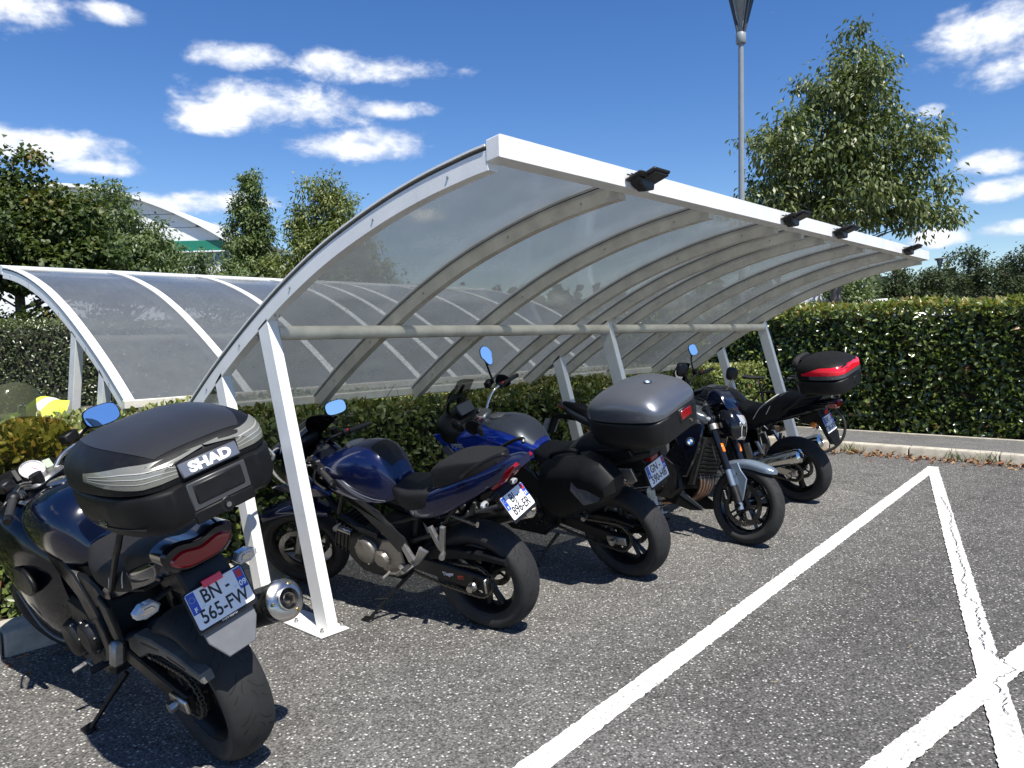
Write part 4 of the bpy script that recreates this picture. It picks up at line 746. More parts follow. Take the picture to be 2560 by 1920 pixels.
def plate(root, c, tilt, rows, dep, frame=True, w=.21, h=.13, yaw=0):
    """rear number plate facing backwards, leaning forward at the top by tilt"""
    B = T(*c) @ rotm(yaw, 'Z') @ rotm(tilt, 'Y') @ Matrix(((0, 0, -1, 0), (-1, 0, 0, 0), (0, 1, 0, 0), (0, 0, 0, 1)))
    rr = lambda w_, h_, r_: [(sx * (w_ / 2 - r_) + r_ * math.cos(a), sy * (h_ / 2 - r_) + r_ * math.sin(a)) for sx, sy, a0 in ((1, 1, 0), (-1, 1, pi / 2), (-1, -1, pi), (1, -1, 1.5 * pi)) for a in (a0, a0 + pi / 4, a0 + pi / 2)]
    p = MB(B).prism(rr(w, h, .008), -.0015, .0015, .0004, plane='xy').build('number_plate', M_WHITEP, root, 20)
    if frame: MB(B @ T(0, -.006, -.003)).prism(rr(w + .012, h + .022, .010), -.003, .0012, .001, plane='xy').build('plate_frame', M_PLAST, p, 20)
    for sx, w_ in ((-1, .030), (1, .030)):
        MB(B @ T(sx * (w / 2 - w_ / 2 - .0015), h * .20, .0019)).prism([(-w_ / 2, -h * .28), (w_ / 2, -h * .28), (w_ / 2, h * .28), (-w_ / 2, h * .28)], -.0003, .0003, .0001, plane='xy').build('blue_band', M_BLUEP, p, 20)
    text('plate_lettering', rows[0], .066, M_INK, p, B @ T(-.006, h * .23, .002), .0003, sx=.80, bold=.0010); text('plate_lettering', rows[1], .066, M_INK, p, B @ T(.002, -h * .24, .002), .0003, sx=.80, bold=.0010)
    text('plate_lettering', dep, .027, M_WHITEP, p, B @ T(w / 2 - .0165, h * .06, .0026), .0002, bold=.0008); text('plate_lettering', 'F', .022, M_WHITEP, p, B @ T(-w / 2 + .0165, h * .02, .0026), .0002, bold=.0008)
    MB(B @ T(w / 2 - .0165, h * .33, .0024)).box((0, 0, 0), (.021, .026, .0006), .0002).build('region_badge', mat('badge_red', (.5, .03, .03), .5), p)
    st = MB(B @ T(-w / 2 + .0165, h * .30, .0024))
    for k in range(12): st.lathe([(.0013, 0), (.0013, .0003)], (.0095 * math.cos(k * pi / 6), .0095 * math.sin(k * pi / 6), 0), (0, 0, 1), 5, True)
    st.build('star_ring', mat('plate_yellow', (.7, .55, .05), .5), p)
    sc = MB(B)
    for sx in (-1, 1): sc.lathe([(.0055, 0), (.005, .003), (.002, .004)], (sx * .062, h * (-.06 if sx > 0 else -.10) + .012, .0016), (0, 0, 1), 8, True)
    sc.build('plate_rivet', mat('white_cap', (.8, .8, .8), .4), p)
    return B
def swingarm(root, o, y, t=.032, m=None, ax=(0, .315), nut=.16):
    for sg in (1, -1): MB().prism(o, sg * y, sg * (y - t), .008).build('swingarm', m or M_FRAME, root)
    MB().box((o[0][0] - .03, 0, (o[0][1] + o[1][1]) / 2), (.07, y * 2 - .02, .09), .02).build('swingarm_pivot', m or M_FRAME, root)
    MB().tube([(ax[0], -nut, ax[1]), (ax[0], nut, ax[1])], .010, 10).tube([(ax[0], nut - .012, ax[1]), (ax[0], nut + .012, ax[1])], .021, 6).tube([(ax[0], -nut - .012, ax[1]), (ax[0], -nut + .012, ax[1])], .021, 6).build('axle_nut', M_SST, root)
def stand(root, a, foot_, m=None):
    """side stand out to the left; its foot ends on the ground of the leaning bike"""
    u = root.matrix_world.to_3x3(); foot_ = (foot_[0], foot_[1], -foot_[1] * u[2][1] / u[2][2] + .004); a, f = np.array(a), np.array(foot_); MB().tube([a, a * .5 + f * .5 + np.array((.01, 0, 0)), f + np.array((0, 0, .008))], [.013, .010, .010], 8).box(tuple(f + np.array((.012, .008, .004))), (.07, .045, .010), .003).tube([a * .45 + f * .55, a * .45 + f * .55 + np.array((.06, .05, .015))], .005, 6).build('side_stand', m or M_FRAME, root)
def peg(root, hanger, p, side, m=None, rub=True):
    MB().prism(hanger, side * .145, side * .168, .005).build('peg_hanger', m or M_ALU, root); q = Vector(p); e = q + Vector((.012, side * .085, .0)); k = MB().tube([q, e], [.013, .015], 8, flat=.7).build('footpeg', m or M_ALU, root)
    if rub: MB().box(((q + e) / 2 + Vector((0, side * .012, .013))), (.030, .060, .008), .003).build('peg_rubber', M_RUB, k)
def indicator(root, a, b, m, r=.022, hexa=False):
    """stalk from a to b with the lens on the end facing back"""
    s = MB().tube([a, b], [.010, .008], 8).build('indicator', M_PLAST, root); b = np.array(b); d = b - np.array(a); d /= np.linalg.norm(d); c = b + d * r * .7
    if hexa:
        o = [(-1.35, .0), (-.8, .72), (.5, .78), (1.3, .25), (1.25, -.35), (.4, -.75), (-.9, -.62)]; sg = 1 if b[1] > 0 else -1
        MB().prism([(c[1] + sg * u * r, c[2] + v * r) for u, v in o], c[0] - r * .9, c[0] + r * .3, .005, plane='yz').build('indicator_lens', m, s); MB().prism([(c[1] + sg * u * r * .55, c[2] + v * r * .5) for u, v in o], c[0] - r * .97, c[0] - r * .8, .002, plane='yz').build('bulb', M_CHROME, s)
    else: MB().lathe([(.001, -r * 1.1), (r * .7, -r * .9), (r, -r * .3), (r * .95, r * .3), (r * .4, r * 1.1)], tuple(c), (1, 0, 0), 16).build('indicator_lens', m, s)
def roundel(root, c, nrm, r, m_ring=None):
    """round badge: dark ring and a quartered blue and white centre"""
    n = Vector(nrm).normalized(); u = n.cross(Vector((0, 0, 1))).normalized() if abs(n.z) < .95 else Vector((0, -1, 0)); w = u.cross(n) * -1; B = Matrix(((u.x, w.x, n.x, c[0]), (u.y, w.y, n.y, c[1]), (u.z, w.z, n.z, c[2]), (0, 0, 0, 1)))
    b = MB(B).lathe([(.001, 0), (r, 0), (r, .003), (r * .93, .004), (r * .62, .004)], (0, 0, 0), (0, 0, 1), 32).build('badge', M_INK, root); MB(B).lathe([(r * .92, .004), (r, .004), (r, .0046), (r * .93, .0048), (r * .92, .004)], (0, 0, 0), (0, 0, 1), 32).build('badge_rim', M_CHROME, b)
    for k in range(4):
        a0 = k * pi / 2; vs = [(0, 0, .0046)] + [(r * .62 * math.cos(a0 + pi / 2 * j / 6), r * .62 * math.sin(a0 + pi / 2 * j / 6), .0046) for j in range(7)]; MB(B).add(vs, [(0, j, j + 1) for j in range(1, 7)]).build('badge_quarter', mat('badge_blue', (.05, .22, .62), .3) if k % 2 else M_WHITEP, b, smooth=False)
def engine(root, o, y, cover, m=None, mc=None, fins=None):
    """crankcase block, round side covers with bolts, cylinders"""
    MB().prism(o, -y, y, .02).build('crankcase', m or M_ENG, root)
    for cx, cz, r, sg, yy, mm in cover:
        k = MB().lathe([(r * 1.06, -.03), (r * 1.06, .0), (r * .99, .008), (r * .95, .020), (r * .8, .030), (.001, .033)], (cx, sg * yy, cz), (0, sg, 0), 32).build('engine_cover', mm, root); b = MB()
        for j in range(7): a = 2 * pi * j / 7 + .2; b.tube([(cx + r * 1.0 * math.cos(a), sg * yy, cz + r * 1.0 * math.sin(a)), (cx + r * 1.0 * math.cos(a), sg * (yy + .014), cz + r * 1.0 * math.sin(a))], .0065, 6)
        b.build('cover_bolt', M_SST, k)
    if fins:
        x, z, lx, ly, lz, tilt, n = fins; R_ = Matrix.Rotation(tilt, 3, 'Y')
        MB().box((x, 0, z), (lx * .9, ly * .94, lz), .015, R_).build('cylinder_block', m or M_ENG, root); f = MB()
        for j in range(n): p = Vector((x, 0, z)) + R_ @ Vector((0, 0, -lz / 2 + lz * (j + .5) / n)); f.box(p, (lx, ly, lz / n * .35), .002, R_)
        f.build('cooling_fins', m or M_ENG, root)['kind'] = 'stuff'
def seam(root, pts, r, m, name='seat_piping', sm=5): return MB().tube(pts, r, 6, sm=sm).build(name, m, root)
def topcase(root, st_low, st_up, m_low, m_up, nv=7, name='top_case'):
    """lower tray and lid as two lofted halves"""
    lo = MB().shell(st_low, 5, nv).build(name, m_low, root, 50); up = MB().shell(st_up, 5, nv).build('lid', m_up, lo, 50); return lo
def patch(st, off, sel, name, m, parent, nu=10, nv=12, y0=0):
    """piece of a lofted skin lying just proud of it: faces whose centre passes sel(x, y, z)"""
    st = [tuple(t) + (.6 * t[1], 2.3, 2.2)[len(t) - 5:] for t in st]; st = [(t[0], t[1] + off, t[2] + off, t[3], t[4] - off, t[5] + off, t[6], t[7]) for t in st]
    mb = MB().shell(st, nu, nv, y0=y0); ok = []
    for f in mb.f:
        c = sum((mb.v[i] for i in f), Vector()) / len(f)
        if len(f) < 5 and sel(c.x, c.y, c.z): ok.append(f)
    used = sorted({i for f in ok for i in f}); ix = {v: k for k, v in enumerate(used)}; mb.v = [mb.v[i] for i in used]; mb.f = [tuple(ix[i] for i in f) for f in ok]
    return mb.build(name, m, parent, 50)
def station(st, x):
    st = sorted([tuple(t) + (.6 * t[1], 2.3, 2.2)[len(t) - 5:] for t in st]); S = np.array(cr(st, 8)); return [float(np.interp(x, S[:, 0], S[:, k])) for k in range(1, 8)]
def skin(st, x, t, sg=1, off=.002):
    """point on the upper skin of a loft: t = 0 on the ridge, 1 at the widest line"""
    w, zt, zm, zb, wb, p, q = station(st, x); a = pi / 2 * t; return (x, sg * (w + off) * math.sin(a) ** (2 / p), zm + (zt + off - zm) * max(0, math.cos(a)) ** (2 / p))
def skinpatch(st, f, name, m, parent, n=16, k=9, sg=1, off=.002):
    """smooth-edged piece on the skin; f(s) gives x, t0, t1"""
    G = []
    for s_ in np.linspace(0, 1, n):
        x, t0, t1 = f(s_); G.append([skin(st, x, t, sg, off) for t in np.linspace(t0, t1, k)])
    mb = MB().grid(G if sg > 0 else G[::-1]); return mb.build(name, m, parent, 60)
def band(st, x_end, x_from, f, name, m, parent, sg=1, y0=0, n=20, k=4, off=.003, both=False):
    """strip running round the end of a box at x_end and forward along its side to x_from; f(s) gives z0, z1"""
    def yh(x, z):
        w, zt, zm, zb, wb, p, q = station(st, x)
        if z >= zm: return w * max(0., 1 - ((z - zm) / max(1e-4, zt - zm)) ** p) ** (1 / p)
        return wb + (w - wb) * max(0., 1 - ((zm - z) / max(1e-4, zm - zb)) ** q) ** (1 / q)
    G = []
    for s_ in np.linspace(0, 1, n):
        z0, z1 = f(s_); row = []
        for z in np.linspace(z0, z1, k):
            ye = yh(x_end, z); c = .35
            if s_ < c: row.append((x_end - off, sg * (y0 + (ye + off * .7 - y0) * s_ / c), z))
            else:
                u = (s_ - c) / (1 - c); x = x_end + (x_from - x_end) * u ** 1.25; row.append((x - off * (1 - u), sg * (yh(x, z) + off), z))
        G.append(row)
    return MB().grid(G if sg < 0 else G[::-1]).build(name, m, parent, 60)
def over(x0, x1, w, zlo, zhi, n=9):
    """line running over a seat from side to side"""
    return [(x0 + (x1 - x0) * math.sin(pi * t) ** 1.0, w * math.cos(pi * t), zlo + (zhi - zlo) * math.sin(pi * t) ** .55) for t in np.linspace(0.02, .98, n)]
RK = .436
# ================================================================== 1: dark touring bike with the big top case
def bike_one():
    r = bike('motorcycle', 'black touring motorcycle with a large black top case, leftmost and nearest of the row', 1.435, 2.783, math.radians(90.6), .275)
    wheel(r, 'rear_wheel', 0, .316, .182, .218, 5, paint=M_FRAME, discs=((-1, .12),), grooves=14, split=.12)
    M = steer(1.13, 1.0, RK, math.radians(25)); wheel(r, 'front_wheel', 1.475, .300, .120, .218, 3, M, M_FRAME, ((1, .155), (-1, .155)), grooves=0, split=.2)
    fork(r, 1.475, .30, RK, .80, M, low=M_FRAME)
    MB(M).shell([(1.22, .052, .575, .56, .53, .05, 2.2, 2), (1.33, .068, .625, .59, .55, .062, 2.2, 2), (1.50, .070, .638, .60, .57, .064, 2.2, 2), (1.66, .056, .595, .56, .53, .05, 2.2, 2)], 5, 6).build('front_mudguard', M_NAVYD, r)
    swingarm(r, [(.52, .44), (.52, .36), (.02, .275), (-.06, .285), (-.06, .345), (.05, .36)], .125, .034)
    for sg in (1, -1): MB().box((-.01, sg * .132, .315), (.13, .018, .058), .006).build('chain_adjuster', M_SST, r)
    chain(r, 0, .316, .60, .37, .088, rr=.095)
    MB().prism([(.36, .435), (.34, .49), (.24, .535), (.10, .548), (-.10, .535), (-.25, .505), (-.262, .47), (-.12, .485), (.04, .492), (.16, .47), (.28, .415)], .070, .122, .006).build('chain_guard', mat('worn_guard_plastic', (.09, .085, .075), .5, var=.35, vscale=10), r)
    MB().prism([(.20, .512), (.05, .522), (.05, .514), (.20, .504)], .12, .1235, .0005).prism([(-.02, .514), (-.15, .502), (-.15, .494), (-.02, .506)], .12, .1235, .0005).build('guard_slot', M_INK, r)
    engine(r, [(.56, .30), (.62, .235), (.95, .235), (1.06, .33), (1.02, .50), (.90, .60), (.62, .56)], .155, ((.86, .375, .085, 1, .165, M_ENG), (.66, .43, .075, 1, .158, M_PLAST), (.80, .40, .10, -1, .165, M_ENG)), fins=(1.0, .60, .26, .34, .24, .35, 9))
    for sg in (1, -1):
        MB().prism([(.46, .34), (.54, .34), (.66, .62), (1.02, .86), (1.10, .90), (1.06, .96), (.60, .74), (.50, .60)], sg * .118, sg * .152, .008).build('frame_spar', M_FRAME, r)
        MB().prism([(.46, .66), (.34, .66), (.02, .78), (-.20, .86), (-.26, .93), (-.20, .95), (.06, .86), (.34, .74)], sg * .095, sg * .132, .012, sm=2).build('tail_panel', M_BLACK, r)
        MB().prism([(.60, .58), (.70, .64), (.64, .735), (.48, .735), (.38, .68), (.48, .60)], sg * .118, sg * .142, .012, sm=2).build('side_cover', M_PLAST, r)
    MB().shell([(.52, .085, .86, .82, .76), (.58, .14, .985, .88, .75), (.68, .178, 1.045, .91, .75), (.82, .19, 1.055, .92, .77), (.96, .172, 1.03, .91, .81), (1.06, .12, .985, .90, .85), (1.12, .05, .93, .89, .86)], 6, 10).build('fuel_tank', M_NAVYD, r)
    MB().lathe([(.052, 0), (.055, .006), (.045, .012), (.001, .012)], (.86, 0, 1.055), (0, 0, 1), 24).build('fuel_cap', M_SST, r)
    MB().shell([(-.02, .12, .90, .84, .78, .11, 3, 3), (.10, .145, .885, .83, .76, .12, 3, 3), (.26, .150, .845, .80, .73, .12, 3, 3), (.42, .135, .835, .79, .73, .10, 3, 3), (.56, .075, .865, .82, .76, .06, 3, 3)], 6, 9).build('rider_seat', M_SEAT, r)
    MB().shell([(-.30, .10, .985, .95, .90, .09, 3, 3), (-.14, .135, .985, .94, .86, .12, 3, 3), (.02, .135, .955, .90, .82, .12, 3, 3), (.08, .11, .90, .87, .82, .1, 3, 3)], 6, 8).build('pillion_seat', M_SEAT, r)
    seam(r, over(.20, .15, .157, .745, .876), .0035, M_PIPING); seam(r, over(.07, .05, .153, .77, .898), .0024, M_PIPING)
    TS = [(.22, .10, .80, .76, .71), (.05, .135, .90, .84, .78), (-.12, .145, .955, .89, .84), (-.25, .125, .985, .93, .88), (-.32, .07, .985, .95, .92)]
    MB().shell(TS, 6, 9).build('tail_cowl', M_NAVYD, r)
    MB().prism([(-.128, .985), (-.07, 1.005), (0, .99), (.07, 1.005), (.128, .985), (.12, .93), (.07, .895), (0, .890), (-.07, .895), (-.12, .93)], -.322, -.22, .012, plane='yz', sm=3).build('light_surround', M_BLACK, r); MB().prism([(-.112, .955), (-.065, .975), (0, .962), (.065, .975), (.112, .955), (.095, .925), (.05, .905), (0, .903), (-.05, .905), (-.095, .925)], -.330, -.25, .010, plane='yz', sm=3).build('tail_light', M_RED, r)
    # plate hanger, flap and plate
    MB().prism([(-.10, .86), (-.26, .90), (-.30, .84), (-.335, .70), (-.315, .69), (-.25, .80), (-.10, .80)], -.085, .085, .01).build('plate_hanger', M_PLAST, r)
    MB(T(-.335, 0, .70) @ rotm(.32, 'Y')).prism([(-.098, .02), (.098, .02), (.092, -.06), (.05, -.135), (-.05, -.135), (-.092, -.06)], -.006, .004, .003, plane='yz').build('mudguard_flap', M_PGREY, r)
    B = plate(r, (-.342, 0, .765), .30, ('BN -', '565-FW'), '09'); MB(B).box((-.004, .070, .010), (.072, .026, .012), .003).build('rear_reflector', M_REDB, r)
    text('frame_lettering', 'DAFY MOTO', .010, M_WHITEP, r, B @ T(0, -.071, .0015), .0002)
    for sg in (1, -1): indicator(r, (-.17, sg * .07, .815), (-.185, sg * .165, .80), M_CLEAR, .033, True)
    # exhaust on the right
    P0, P1 = np.array((.32, -.205, .36)), np.array((-.225, -.272, .562)); d = (P1 - P0) / np.linalg.norm(P1 - P0)
    ex = MB().tube([P0, P0 + d * .02, P0 + d * .05, P1 - d * .02, P1], [.045, .06, .073, .076, .073], 28).build('exhaust', mat('exhaust_matt_black', (.035, .034, .033), .5, .3, var=.2, vscale=12), r)
    MB().lathe([(.079, -.045), (.081, -.03), (.080, 0), (.062, .016), (.045, .018), (.045, .030), (.040, .032), (.038, .0), (.036, -.03)], tuple(P1), tuple(d), 32).build('exhaust_cap', M_SST, ex); MB().lathe([(.024, .030), (.022, .034), (.020, .03), (.020, -.06)], tuple(P1), tuple(d), 20).build('exhaust_pipe', M_SST, ex); MB().lathe([(.001, 0), (.037, 0)], tuple(P1 - d * .012), tuple(d), 20).build('exhaust_bore', M_INK, ex)
    u = np.cross(d, (0, 0, 1)); u /= np.linalg.norm(u); w = np.cross(d, u); bt = MB()
    for k in range(3): a = 2 * pi * k / 3 + 1.9; c = P1 + (u * math.cos(a) + w * math.sin(a)) * .062 + d * .008; bt.tube([c, c + d * .012], [.009, .006], 8)
    bt.build('cap_bolt', M_GOLD, ex); MB().tube([(.95, -.10, .25), (.7, -.16, .235), (.5, -.18, .29), tuple(P0 + d * .03)], .026, 12, sm=5).build('exhaust_header', M_SST, r)
    # fairing and cockpit
    FS = [(.80, .15, .78, .64, .50, .12, 2.8, 2.4), (.90, .20, .88, .68, .38, .13, 2.8, 2.4), (1.02, .238, .97, .74, .33, .14, 2.8, 2.2), (1.15, .255, 1.04, .82, .44, .18, 2.6, 2), (1.28, .252, 1.065, .90, .64, .19, 2.5, 2), (1.42, .21, 1.03, .93, .75, .14, 2.3, 2), (1.55, .13, .95, .89, .79, .08, 2.2, 2), (1.63, .05, .89, .86, .82, .03, 2.2, 2)]
    mb = MB().shell(FS, 6, 10); mb.f = [f for f in mb.f if not (len(f) < 6 and (lambda c: c.z > .975 and c.x < 1.34)(sum((mb.v[i] for i in f), Vector()) / len(f)))]; mb.build('fairing', M_BLACK, r)
    for sg in (1, -1): MB().prism([(.86, .66), (.98, .60), (1.12, .62), (1.16, .70), (1.02, .74), (.90, .73)], sg * .225, sg * .246, .008, sm=3).build('side_vent', M_PLAST, r)
    MB().tube([(.88, .165, .385), (1.00, .185, .335), (1.12, .215, .40), (1.24, .225, .56)], .007, 6, sm=4).build('fairing_edge', M_PGREY, r)
    G = []
    for i in range(8):
        t = i / 7; z = 1.055 + .27 * t; G.append([(1.44 - .22 * t - .20 * (v * v) * (1 - .35 * t), v * (.235 - .075 * t ** 2), z - .03 * v * v * (1 - t) - .06 * v * v * t) for v in np.linspace(-1, 1, 15)])
    MB().grid(G, thick=.003).build('windscreen', M_SCREEN, r)
    MB().shell([(1.12, .10, 1.045, 1.03, 1.00, .09, 3, 3), (1.22, .145, 1.085, 1.05, 1.0, .12, 3, 3), (1.30, .13, 1.09, 1.06, 1.0, .11, 3, 3)], 4, 6).build('dash_housing', M_PLASTG, r)
    dm = Matrix(((0, .72, -.69, 1.155), (-1, 0, 0, 0), (0, .69, .72, 1.082), (0, 0, 0, 1)))
    for dx, rr_ in ((-.012, .048),): g = MB(dm).lathe([(.001, .004), (rr_ * .9, .004), (rr_ * .93, .010), (rr_ * 1.08, .010), (rr_ * 1.12, -.02)], (dx, 0, 0), (0, 0, 1), 28).build('gauge', M_SST, r); MB(dm).lathe([(.001, .006), (rr_ * .9, .006)], (dx, 0, 0), (0, 0, 1), 28).build('gauge_face', mat('gauge_white', (.55, .56, .60), .3), g); MB(dm).box((dx + .012, .0, .008), (.03, .002, .001), .0003, Matrix.Rotation(-.9, 3, 'Z')).build('gauge_needle', M_REDB, g)
    MB(dm).box((.058, .004, .004), (.034, .05, .004), .003).build('lcd_display', mat('lcd_green', (.35, .40, .30), .3), r); MB(dm).box((-.078, 0, .004), (.024, .07, .008), .006).build('warning_lights', M_PLAST, r)
    MB(M).box((1.09, 0, 1.045), (.10, .17, .028), .012).build('bar_clamp', M_ALU, r); MB(M).tube([(1.09, 0, 1.03), (1.09, 0, 1.065)], .026, 16).build('ignition_lock', M_SST, r); MB(M).tube([(1.06, .05, 1.05), (1.06, .05, 1.095)], [.024, .028], 16).build('cap_knob', M_PLAST, r)
    for sg in (1, -1): grip_set(r, [(1.085, sg * .06, 1.05), (1.07, sg * .12, 1.085), (1.02, sg * .19, 1.10)], (.89, sg * .36, 1.075), M, sg, red=sg < 0, tank=False, m_bar=M_SST)
    MB(M).box((1.075, -.20, 1.135), (.055, .075, .045), .006).build('brake_reservoir', M_PLAST, r); MB(M).box((1.085, .175, 1.12), (.06, .06, .045), .006).build('clutch_reservoir', M_PLAST, r)
    mirror(r, (1.32, -.20, 1.06), (1.27, -.29, 1.15), (1.16, -.35, 1.215), .085, .052, None, yaw=-.05, pitch=.30, roll=0); mirror(r, (1.32, .20, 1.06), (1.27, .30, 1.15), (1.16, .36, 1.215), .082, .050, None, yaw=.1, pitch=.28)
    for sg in (1, -1): MB(M).prism([(1.02, 1.05), (1.10, 1.11), (1.06, 1.17), (.98, 1.15), (.96, 1.08)], sg * .30, sg * .303, .001, sm=3).build('hand_deflector', M_SMOKE, r)
    # pegs, lever, stand
    for sg in (1, -1):
        peg(r, [(.46, .58), (.50, .56), (.50, .42), (.56, .35), (.52, .32), (.44, .38), (.43, .52)], (.50, sg * .16, .36), sg, M_FRAME); MB().prism([(.30, .66), (.36, .70), (.38, .66), (.36, .52), (.31, .46), (.28, .50)], sg * .145, sg * .165, .006).build('pillion_hanger', M_FRAME, r); MB().box((.30, sg * .185, .475), (.045, .05, .10), .012, Matrix.Rotation(.3, 3, 'X')).build('pillion_peg', M_ALU, r)
    MB().tube([(.56, .17, .34), (.66, .185, .30), (.72, .19, .31)], .007, 6).tube([(.72, .175, .31), (.72, .255, .305)], .010, 8).build('gear_lever', M_ALU, r); stand(r, (.52, .12, .27), (.60, .295, .062))
    # rack and top case
    for sg in (1, -1): MB().tube([(.20, sg * .150, .76), (.02, sg * .168, .90), (-.10, sg * .172, 1.0), (-.18, sg * .15, 1.085), (-.36, sg * .10, 1.09)], .011, 8, sm=5).build('rack_tube', M_FRAME, r)
    MB().box((-.27, 0, 1.098), (.34, .26, .030), .006).build('rack_plate', M_PLAST, r)
    q = 3.2
    LO = [(-.605, .175, 1.262, 1.235, 1.155, .13, 6, 3), (-.575, .235, 1.268, 1.235, 1.138, .17, 6, 3), (-.50, .282, 1.272, 1.235, 1.124, .20, 6, 3), (-.36, .304, 1.272, 1.235, 1.118, .225, 6, 3), (-.20, .300, 1.268, 1.235, 1.120, .22, 6, 3), (-.07, .27, 1.264, 1.235, 1.128, .20, 6, 3), (-.005, .20, 1.262, 1.235, 1.15, .15, 6, 3)]
    UP = [(-.585, .180, 1.335, 1.285, 1.266, .175, 3.4, 4), (-.555, .240, 1.362, 1.287, 1.271, .238, 3.2, 4), (-.48, .286, 1.392, 1.288, 1.275, .285, 3, 4), (-.36, .308, 1.414, 1.288, 1.275, .307, 2.8, 4), (-.20, .304, 1.420, 1.284, 1.271, .303, 2.8, 4), (-.07, .274, 1.402, 1.280, 1.267, .273, 2.8, 4), (-.002, .204, 1.362, 1.276, 1.265, .203, 2.8, 4)]
    LO = [(t[0], t[1] * .84) + t[2:5] + (t[5] * .84,) + t[6:] for t in LO]; UP = [(t[0], t[1] * .84) + t[2:5] + (t[5] * .84,) + t[6:] for t in UP]
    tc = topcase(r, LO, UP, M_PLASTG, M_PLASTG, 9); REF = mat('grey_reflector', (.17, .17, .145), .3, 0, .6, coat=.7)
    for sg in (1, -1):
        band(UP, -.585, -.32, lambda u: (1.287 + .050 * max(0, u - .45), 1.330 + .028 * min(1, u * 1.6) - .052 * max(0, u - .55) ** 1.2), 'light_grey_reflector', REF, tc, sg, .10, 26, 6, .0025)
        for q in (.28, .5, .72): band(UP, -.585, -.35, lambda u: (lambda a, b: (a + (b - a) * q - .0012, a + (b - a) * q + .0012))(1.287 + .050 * max(0, u - .45), 1.330 + .028 * min(1, u * 1.6) - .052 * max(0, u - .55) ** 1.2), 'highlight_line', mat('reflector_highlight', (.42, .42, .38), .3), tc, sg, .10, 22, 2, .0035)  # pale strips paint highlight lines onto the reflector
        skinpatch(UP, lambda u: (-.555 + .50 * u, 0, .36 + .10 * math.sin(pi * u)), 'carbon_panel', mat('carbon_look', (.024, .0235, .023), .38, bump=.3, bscale=300), tc, 20, 8, sg, .0016)
    PB = T(-.593, 0, 1.300) @ rotm(.30, 'Y'); MB(PB).box((0, 0, 0), (.012, .190, .046), .004).build('badge_plate', mat('badge_grey', (.20, .21, .23), .35, .6), tc)
    text('badge_lettering', 'SHAD', .042, mat('badge_white', (.85, .85, .84), .35), tc, PB @ Matrix(((0, 0, -1, -.0068), (-1, 0, 0, 0), (0, 1, 0, -.001), (0, 0, 0, 1))), .001, sx=1.25, bold=.0022)
    MB(T(-.606, 0, 1.222)).box((0, 0, 0), (.012, .160, .062), .004).build('latch_panel', M_PLAST, tc); MB(T(-.602, 0, 1.217)).box((0, 0, 0), (.012, .195, .090), .004).build('latch_frame', mat('latch_grey', (.05, .052, .055), .4), tc); MB(T(-.604, 0, 1.152)).box((0, 0, 0), (.010, .20, .040), .004).build('lock_panel', M_PLASTG, tc)
    MB().lathe([(.001, .006), (.012, .006), (.013, .002), (.022, .002), (.024, 0), (.024, -.02)], (-.608, -.005, 1.152), (-1, 0, 0), 24).build('lock', M_PLAST, tc); MB().lathe([(.001, .008), (.008, .008), (.008, .0)], (-.608, -.005, 1.152), (-1, 0, 0), 16).build('lock_barrel', M_SST, tc)
    text('badge_lettering', 'SH48', .026, M_SST, tc, Matrix(((-1, 0, .0, -.33), (.04, -.25, 1, .3045), (0, 1, .25, 1.185), (0, 0, 0, 1))) @ T(0, 0, -.049), .0015, bold=.0008)
    MB().tube([(-.55, .222, 1.168), (-.40, .2495, 1.164), (-.2, .2465, 1.162), (-.05, .215, 1.166)], .0025, 5, sm=4).build('tray_groove', M_INK, tc)
    for x, y in ((-.47, -.240),): MB().tube([(x, y, 1.17), (x - .02, y * 1.08, 1.19), (x + .03, y * 1.09, 1.22), (x + .06, y * 1.05, 1.235)], .006, 6, sm=3).build('side_handle', M_PGREY, tc)
    return r
